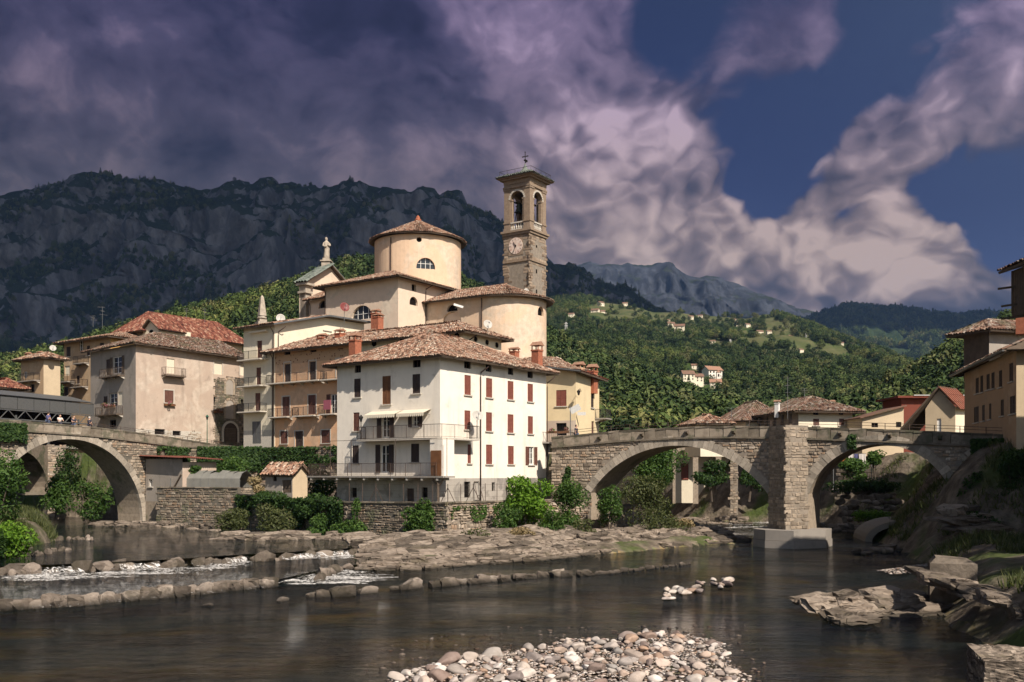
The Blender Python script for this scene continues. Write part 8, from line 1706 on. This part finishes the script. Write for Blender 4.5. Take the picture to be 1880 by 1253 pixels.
# ---------------------------------------------------------------- people, lamps, aerials and small things
def person(label, p, face_to, shirt, trousers='cloth_jeans', hair='hair', arms='down', lean=0.0, h=1.72):
    """one skinned body; clothes and hair are its children"""
    t = thing('person', label, 'person', p); s = h / 1.72; d = Vector((face_to[0], face_to[1], 0)).normalized(); x = Vector((d.y, -d.x, 0)); M = Matrix(((x.x * s, d.x * s, 0, p[0]), (x.y * s, d.y * s, 0, p[1]), (0, 0, s, p[2]), (0, 0, 0, 1)))
    def skin(name, V, E, R, mat, par, root=0, sub=1):
        me = bpy.data.meshes.new(name); me.from_pydata([M @ Vector(v) for v in V], E, []); o = put(name, me, par); m = o.modifiers.new('skin', 'SKIN'); m.use_smooth_shade = True
        for i, q in enumerate(me.skin_vertices[0].data): q.radius = (R[i] * s, R[i] * s); q.use_root = (i == root)
        o.modifiers.new('sub', 'SUBSURF').levels = sub; o.modifiers['sub'].render_levels = sub; bpy.context.view_layer.update(); n = bpy.data.meshes.new_from_object(o.evaluated_get(bpy.context.evaluated_depsgraph_get())); o.modifiers.clear(); o.data = n; n.materials.clear(); n.materials.append(MATS[mat]); return o
    L = lean; el, ha = ((.30, .02, 1.12), (.30, .14, .88)) if arms == 'down' else ((.29, .18, 1.15), (.12, .42, 1.12))
    er, hr = (-el[0], el[1], el[2]), (-ha[0], ha[1], ha[2])
    V = [(0, 0, .95), (0, L * .3, 1.15), (0, L * .7, 1.40), (0, L, 1.50), (0, L + .02, 1.60), (.19, L * .7, 1.40), (el[0], el[1] + L * .7, el[2]), (ha[0], ha[1] + L * .7, ha[2]), (-.19, L * .7, 1.40), (er[0], er[1] + L * .7, er[2]), (hr[0], hr[1] + L * .7, hr[2]), (.10, 0, .88), (.11, .03, .48), (.11, 0, .08), (.11, .13, .03), (-.10, 0, .88), (-.11, -.02, .48), (-.11, -.03, .08), (-.11, .10, .03)]
    E = [(0, 1), (1, 2), (2, 3), (3, 4), (2, 5), (5, 6), (6, 7), (2, 8), (8, 9), (9, 10), (0, 11), (11, 12), (12, 13), (13, 14), (0, 15), (15, 16), (16, 17), (17, 18)]
    R = [.145, .135, .13, .055, .095, .065, .045, .032, .065, .045, .032, .09, .062, .045, .035, .09, .062, .045, .035]; body = skin('body', V, E, R, 'skin', t)
    k = 1.14; skin('shirt', [V[0], V[1], V[2], V[5], tuple((Vector(V[5]) * .3 + Vector(V[6]) * .7)), V[8], tuple((Vector(V[8]) * .3 + Vector(V[9]) * .7))], [(0, 1), (1, 2), (2, 3), (3, 4), (2, 5), (5, 6)], [.19, .19, .185, .10, .085, .10, .085], shirt, t)
    skin('trousers', [(0, 0, .93), V[11], V[12], (V[13][0], V[13][1], .12), V[15], V[16], (V[17][0], V[17][1], .12)], [(0, 1), (1, 2), (2, 3), (0, 4), (4, 5), (5, 6)], [.19, .125, .095, .075, .125, .095, .075], trousers, t)
    hb = MB(); hb.lathe([(.001, .125), (.07, .11), (.105, .06), (.112, 0), (.10, -.05), (.075, -.085)], 12, M @ Matrix.Translation((0, L + .0, 1.665))); hb.build('hair', MATS[hair], t, smooth=True)
    fb = MB(); fb.lathe([(.001, .10), (.07, .085), (.096, .03), (.098, -.03), (.075, -.09), (.045, -.118), (.001, -.125)], 12, M @ Matrix.Translation((0, L + .035, 1.635))); fb.add([M @ Vector(v) for v in ((-.018, L + .125, 1.62), (.018, L + .125, 1.62), (0, L + .16, 1.605), (0, L + .125, 1.66))], [(0, 1, 2), (1, 3, 2), (3, 0, 2)]); fb.build('head', MATS['skin'], t, smooth=True)
def on_bridge(f, st, px, inn, extra=0): u = f.u(px); q = f.pt(u, st(u) + .08 + extra, inn); return (q.x, q.y, q.z)
person('person in a blue shirt walking over the old bridge, furthest left', on_bridge(LBF, lst, 100, 1.0, .30), (.5, .85), 'cloth_blue')
person('person in a white shirt leaning at the old bridge parapet with arms forward', on_bridge(LBF, lst, 118, .8, .12), (.8, -.5), 'cloth_white', 'cloth_dark', arms='fwd', lean=.12)
person('person in a dark jacket with red collar leaning on the old bridge parapet', on_bridge(LBF, lst, 143, .8, .12), (.8, -.5), 'cloth_dark', arms='fwd', lean=.14)
person('grey-haired person in a dark top walking down the old bridge, furthest right', on_bridge(LBF, lst, 174.5, .9, .2), (.5, .85), 'cloth_dark', 'cloth_dark', 'grey_hair')
person('person in dark clothes walking onto the stone bridge by the yellow house', on_bridge(RBF, rst, 1048, 1.2, .15), (.88, -.47), 'cloth_dark', 'cloth_jeans')
def lamp_post(label, base, h, name='street_lamp', mat='sign_green', arm=None):
    b0 = Vector(base); t = thing(name, label, 'street lamp', b0); mb = MB(); mb.tube([b0, b0 + Vector((0, 0, h * .3)), b0 + Vector((0, 0, h))], [.07, .05, .04], 8); mb.build('post', MATS[mat], t); M = Matrix.Translation(b0 + Vector((0, 0, h)))
    l = MB(); l.lathe([(.08, 0), (.17, .32), (.17, .34)], 6, M); l.build('lantern', MATS['glass'], t); c = MB(); c.lathe([(.22, .34), (.12, .46), (.03, .56), (.001, .62)], 6, M); c.lathe([(.05, -.06), (.10, 0), (.08, .02)], 6, M); c.build('cap', MATS[mat], t)
lamp_post('green street lamp at the right end of the old bridge', LBF.pt(LBF.u(388), 9.4, .7), 3.0); lamp_post('little garden lamp on the balcony of the white house', WFL.pt(WFL.u(673) + .2, 8.98, -.9), 1.6, 'balcony_lamp', 'iron')
def wall_lantern(label, face, px, py):
    u, z = face.uz(px, py); t = thing('wall_lantern', label, 'lantern', face.pt(u, z)); mb = MB(); mb.tube([face.pt(u, z + .5), face.pt(u, z + .75, -.4), face.pt(u, z + .55, -.8)], .03, 5); mb.build('arm', MATS['iron'], t); p = face.pt(u, z + .05, -.8); l = MB(); l.lathe([(.08, 0), (.18, .38), (.22, .40), (.05, .55), (.001, .6)], 6, Matrix.Translation(p)); l.build('lantern', MATS['iron'], t)
wall_lantern('iron lantern on the yellow house wall by the bridge', YFL, 1067, 728); wall_lantern('iron lantern on the dark stone house beside the arched door', STF, 437, 742)
def arm_lamp():
    b0 = Vector(on_bridge(RBF, rst, 1043, .5)); t = thing('sign_post', 'grey pole with a tilted panel at the left end of the stone bridge', 'sign', b0); mb = MB(); mb.tube([b0 - Vector((0, 0, .5)), b0 + Vector((0, 0, 3.6))], .05, 6); mb.build('post', MATS['grey_metal'], t); m = MB(); m.box(-.5, .5, -.04, .04, -.3, .3, Matrix.Translation(b0 + Vector((.45, 0, 3.4))) @ Matrix.Rotation(-.5, 4, 'Y')); m.build('panel', MATS['pale_metal'], t)
arm_lamp()
for lb_, px, py, Y, h in (('aerial with small panels on the brown house roof, left one', 171, 601, 132, 1.6), ('tall aerial on the brown house roof', 188, 603, 132, 3.0), ('aerial on the ridge of the red roof', 342, 584, 141, 1.4), ('aerial at the right of the red roof', 376, 594, 140, 2.2), ('tall mast aerial beside the farmhouse roof', 1446, 770, 112, 5.0), ('slim aerial on the farmhouse ridge', 1477, 734, 119, 1.4), ('aerial over the bridge end cottage', 1343, 770, 115, 1.4)): aerial(lb_, at(px, py, Y), h)
dish_thing('white satellite dish on the tan house roof at left', at(97, 647, 126), .42, (.5, -.8, .4), .5); dish_thing('pale satellite dish on the cream wing roof by the apse', at(895, 607, 101), .5, (.4, -.85, .35), .6); dish_thing('small dish on the curved apse roof beside the tower', at(966, 541, 143), .4, (.4, -.85, .3), .5); dish_thing('round dish low on the roof behind the narrow house', at(515, 591, 126), .6, (.3, -.9, .3), .4)
def flood_lights():
    c = at(842, 566, 139); t = thing('floodlight', 'white floodlight pair fixed under the choir eaves', 'floodlight', c); mb = MB(); mb.box(-.7, .7, -.15, .15, 0, .3, Matrix.Translation(c + Vector((0, -1, 0))) @ Matrix.Rotation(.3, 4, 'Y')); mb.build('heads', MATS['white_paint'], t); m = MB(); m.bar(c + Vector((0, -1, 0)), c + Vector((-.6, 1.2, .2)), .08); m.build('bracket', MATS['grey_metal'], t)
flood_lights()
def wire_fence():
    t = thing('wire_fence', 'wire fence on thin posts along the river wall by the white house', 'fence', (-9, 77, 3.7)); pts = [(-13.7, 80.8), (-5.0, 74.7), (2.5, 85)]; mb = MB(); wr = MB()
    for a, b_ in zip(pts, pts[1:]):
        L = math.dist(a, b_); n = int(L / 1.5)
        for i in range(n + 1):
            k = i / n; x, y = a[0] + (b_[0] - a[0]) * k, a[1] + (b_[1] - a[1]) * k; mb.bar((x, y, 3.5), (x, y, 5.2), .05)
            if i % 5 == 2: mb.bar((x, y, 4.9), (x + .6, y - .2, 3.7), .04); mb.bar((x, y, 4.9), (x - .6, y + .3, 3.7), .04)
        for z in (4.1, 4.6, 5.1): wr.bar((*a, z), (*b_, z), .012)
    mb.build('posts', MATS['rust_iron'], t); wr.build('wires', MATS['rust_iron'], t)
wire_fence()
def trellis():
    for i, (px, x) in enumerate(((868, .0),)):
        u = WFR.u(868); t = thing('metal_frame', 'leaning metal frame against the white house plinth', 'frame', WFR.pt(u, 3.6, -.6)); mb = MB()
        for a, b_ in (((0, 0), (.1, 1.7)), ((.8, 0), (.75, 1.7)), ((.1, 1.7), (.75, 1.7)), ((0, .5), (.8, .5))): mb.bar(WFR.pt(u + a[0], 3.6 + a[1], -.6 + a[1] * .3), WFR.pt(u + b_[0], 3.6 + b_[1], -.6 + b_[1] * .3), .05)
        mb.build('bars', MATS['rust_iron'], t)
    u = WFR.u(930)
    for j, dx in enumerate((0, .35)): t = thing('plank', ('taller' if j else 'shorter') + ' weathered plank leaning on the white house plinth', 'plank', WFR.pt(u + dx, 3.5, -.5)); mb = MB(); mb.bar(WFR.pt(u + dx, 3.4, -.55), WFR.pt(u + dx - .1, 5.0 + .2 * j, -.1), .2, .06); mb.build('board', MATS['tan_plaster'], t)
    t = thing('prop_post', 'timber prop post under the end of the lower balcony', 'post', WFL.pt(13.0, 3.5, -1.3)); mb = MB(); mb.bar(WFL.pt(13.0, 3.3, -1.3), WFL.pt(13.0, 5.5, -1.3), .16); mb.build('post', MATS['old_wood'], t); m2 = MB(); m2.bar(WFL.pt(13.0, 4.9, -1.3), WFL.pt(12.4, 5.5, -1.3), .1); m2.bar(WFL.pt(13.0, 4.9, -1.3), WFL.pt(13.5, 5.5, -1.3), .1); m2.build('strut', MATS['old_wood'], t)
trellis()
def laundry():
    f = Face(cpt(1530, 106), (.95, -.2), 4); t = thing('washing_line', 'washing line with orange and white clothes through the right arch', 'washing line', f.pt(2, 6)); mb = MB(); mb.bar(f.pt(0, 8.2), f.pt(4, 8.2), .03)
    for u in (0, 4): mb.bar(f.pt(u, 4), f.pt(u, 8.3), .07)
    mb.build('line', MATS['grey_metal'], t)
    for u0, u1, h, m in ((.3, 1.4, 1.0, 'cloth_orange'), (1.6, 2.1, 1.3, 'cloth_white'), (2.2, 2.6, .9, 'cloth_blue'), (2.7, 3.4, 1.2, 'cloth_white')):
        c = MB(); n = 6
        for i in range(n): a, b_ = u0 + (u1 - u0) * i / n, u0 + (u1 - u0) * (i + 1) / n; y = lambda k: .06 * math.sin(k * 2.2); c.quad(f.pt(a, 8.2 - h, y(i)), f.pt(b_, 8.2 - h, y(i + 1)), f.pt(b_, 8.19), f.pt(a, 8.19))
        c.build('cloth', MATS[m], t)
    q = PFL; u = q.u(613); z = q.uz(613, 745)[1]; t = thing('hung_blanket', 'patterned blanket over the railing of the peach house', 'blanket', q.pt(u, z)); c = MB(); c.box(-.55, .55, -1.06, -.98, -.5, .55, q.M(u, z)); c.build('cloth', MATS['flower'], t)
laundry()
# ---- farms, hamlet and pylons on the hill
def on_hill(px, py, name='middle_hill'):
    G = HILLS[name][0]; V = HILLS[name][2]; bx = CX + F * G[..., 0] / G[..., 1]; by = HY - F * (G[..., 2] - EZ) / G[..., 1]; d = (bx - px) ** 2 + (by - py) ** 2 + (V > 1) * 1e6; return Vector(G.reshape(-1, 3)[np.argmin(d)])
def hill_house(label, px, py, w_px, roof='brown_tiles', wall_='cream_plaster', h=.5, hill='middle_hill', name='hill_house', grp='farmhouses on the hillside', up=0):
    p = on_hill(px, py, hill); p.z += up; k = p.y / F; w = w_px * k; d = w * .7; hh = w * h; t = thing(name, label, 'house', p, grp); r = random.Random(int(px * 7 + py)); M = Matrix.Translation(p) @ Matrix.Rotation(r.uniform(-.6, .6), 4, 'Z'); mb = MB(); mb.box(-w / 2, w / 2, -d / 2, d / 2, -w * .4, hh, M); mb.add([M @ Vector(v) for v in ((-w / 2, -d / 2, hh), (-w / 2, d / 2, hh), (-w / 2, 0, hh * 1.45), (w / 2, -d / 2, hh), (w / 2, d / 2, hh), (w / 2, 0, hh * 1.45))], [(0, 2, 1), (3, 4, 5)]); mb.build('wall', MATS[wall_], t); o = w * .07
    rf = MB(); rf.add([M @ Vector(v) for v in ((-w / 2 - o, -d / 2 - o, hh * .93), (w / 2 + o, -d / 2 - o, hh * .93), (w / 2 + o, 0, hh * 1.52), (-w / 2 - o, 0, hh * 1.52), (w / 2 + o, d / 2 + o, hh * .93), (-w / 2 - o, d / 2 + o, hh * .93))], [(0, 1, 2, 3), (3, 2, 4, 5)], .4); rf.build('roof', MATS[roof], t); n = max(2, int(w_px / 7))
    for i in range(n):
        x = -w / 2 + w * (i + .5) / n
        for z in ((.18, .58) if w_px > 12 else (.35,)): wb = MB(); wb.box(x - w * .05, x + w * .05, -d / 2 - .05, -d / 2 + .02, hh * z, hh * (z + .24), M); wb.build('window', MATS['dark_inside'], t)
    return t
for px, py, w, pl in ((1104, 562, 11, 'above the highest left meadow'), (1148, 562, 9, 'with a tower on the top meadow'), (1050, 583, 10, 'lowest left below the top meadow'), (1093, 577, 14, 'in the row below the top meadow'), (1106, 579, 12, 'second in the row below the top meadow'), (1232, 602, 14, 'in the middle of the hill'), (1247, 608, 18, 'long and low in the middle of the hill'), (1225, 593, 8, 'small among trees below the crest'), (1268, 586, 9, 'on the long upper meadow'), (1285, 584, 8, 'right on the long upper meadow'), (1352, 600, 10, 'left of the round right meadow'), (1351, 591, 7, 'red-roofed above the round right meadow'), (1374, 601, 9, 'tall below the round right meadow'), (1395, 615, 12, 'on the lower right meadow'), (1411, 613, 9, 'beside the lower right meadow'), (1452, 624, 11, 'at the right of the lower meadow'), (1470, 648, 9, 'on the low pale meadow'), (1457, 643, 7, 'left of the low pale meadow'), (1545, 635, 7, 'near the right shoulder of the hill'), (1310, 633, 9, 'in the small oval clearing'), (1275, 676, 13, 'alone above the hamlet'), (1217, 692, 10, 'in the woods left of the hamlet'), (1356, 697, 8, 'white in the woods right of the hamlet'), (1434, 706, 9, 'in the woods below the pylon')): hill_house('tiny pale farmhouse ' + pl, px, py, w)
for px, py, w, lb_, h in ((1262, 702, 22, 'brown-roofed house at the left of the hamlet', .6), (1280, 706, 22, 'long house in the middle of the hamlet', .5), (1307, 701, 30, 'white gabled house at the right of the hamlet', .5), (1293, 716, 24, 'lower stone house of the hamlet', .5), (1312, 720, 20, 'white house lowest in the hamlet', .6)): hill_house(lb_, px, py, w, 'brown_tiles' if w == 22 else 'old_tiles', 'cream_plaster' if w < 30 else 'white_plaster', h, grp='houses of the hamlet', name='hamlet_house', up=1)
def campanile():
    p = on_hill(1321, 708); k = p.y / F; t = thing('hamlet_bell_tower', 'little white bell tower of the hillside hamlet', 'bell tower', p); M = Matrix.Translation(p); mb = MB(); mb.box(-3.5 * k, 3.5 * k, -3.5 * k, 3.5 * k, -6 * k, 22 * k, M); mb.build('shaft', MATS['white_plaster'], t); c = MB(); a = 4.4 * k; c.add([M @ Vector(v) for v in ((-a, -a, 22 * k), (a, -a, 22 * k), (a, a, 22 * k), (-a, a, 22 * k), (0, 0, 26 * k))], [(0, 1, 4), (1, 2, 4), (2, 3, 4), (3, 0, 4)]); c.build('roof', MATS['old_tiles'], t); w = MB(); w.box(-1.4 * k, 1.4 * k, -3.6 * k, -3.4 * k, 14 * k, 19 * k, M); w.build('belfry_opening', MATS['dark_inside'], t)
campanile()
for px, y0, y1, lb_ in ((1040, 620, 592, 'white lattice pylon standing out left on the green hill'), (1341, 641, 623, 'pylon in the middle of the wooded hill'), (1480, 629, 612, 'pylon on the right shoulder of the hill'), (1263, 641, 629, 'small thin mast among the trees of the hill')):
    p = on_hill(px, y0); k = p.y / F; H = (y0 - y1) * k; t = thing('pylon', lb_, 'pylon', p); mb = MB(); w = H * .12; q = H * .03 + .15
    for sx in (-1, 1):
        for sy in (-1, 1): mb.bar(p + Vector((sx * w, sy * w, -3)), p + Vector((sx * q, sy * q, H)), .35)
    mb.build('legs', MATS['pale_metal'], t); m = MB()
    for i in range(6): z0, z1 = H * i / 6, H * (i + 1) / 6; a, b_ = w + (q - w) * i / 6, w + (q - w) * (i + 1) / 6; m.bar(p + Vector((-a, -a, z0)), p + Vector((b_, -b_, z1)), .25); m.bar(p + Vector((a, -a, z0)), p + Vector((-b_, -b_, z1)), .25)
    for z in (.78, .92): m.bar(p + Vector((-H * .13, 0, H * z)), p + Vector((H * .13, 0, H * z)), .3)
    m.build('lattice', MATS['pale_metal'], t)
# ---- unseen clouds added to shade the mountain and far ridge, and the valley's haze
def shade_cloud(label, c, dims, seed):
    bm = bmesh.new(); bmesh.ops.create_icosphere(bm, subdivisions=5, radius=1.0); v = np.array([p.co[:] for p in bm.verts]); v = v * (1 + .55 * (fbm(v[:, 0] * 2.2 + seed, v[:, 1] * 2.2, v[:, 2] * 2.2, 5) - .5))[:, None] * np.array(dims) + np.array(c)
    for p, q in zip(bm.verts, v): p.co = q
    me = bpy.data.meshes.new('cloud'); bm.to_mesh(me); bm.free(); me.materials.append(MATS['cloud_white']); me.polygons.foreach_set('use_smooth', [True] * len(me.polygons)); tag(stuff(put('cloud', me)), label, 'cloud')
shade_cloud('broad unseen cloud added to shade the great mountain', (-700, 1150, 2250), (2300, 1500, 170), 3)
shade_cloud('smaller unseen cloud added to shade the distant ridge at right', (2700, 2900, 2350), (1150, 1300, 150), 5)
def haze():
    mb = MB(); mb.box(-7000, 7000, -300, 8600, -4.0, 1420); o = mb.build('haze', None); m = bpy.data.materials.new('haze'); m.use_nodes = True; nt = m.node_tree; nt.nodes.clear(); v = nt.nodes.new('ShaderNodeVolumePrincipled'); v.inputs['Color'].default_value = (.30, .52, 1.0, 1); v.inputs['Density'].default_value = 0.000032; v.inputs['Anisotropy'].default_value = 0.1
    nt.links.new(v.outputs[0], nt.nodes.new('ShaderNodeOutputMaterial').inputs['Volume']); o.data.materials.append(m); tag(stuff(o), 'thin blue haze filling the valley', 'haze')
haze()
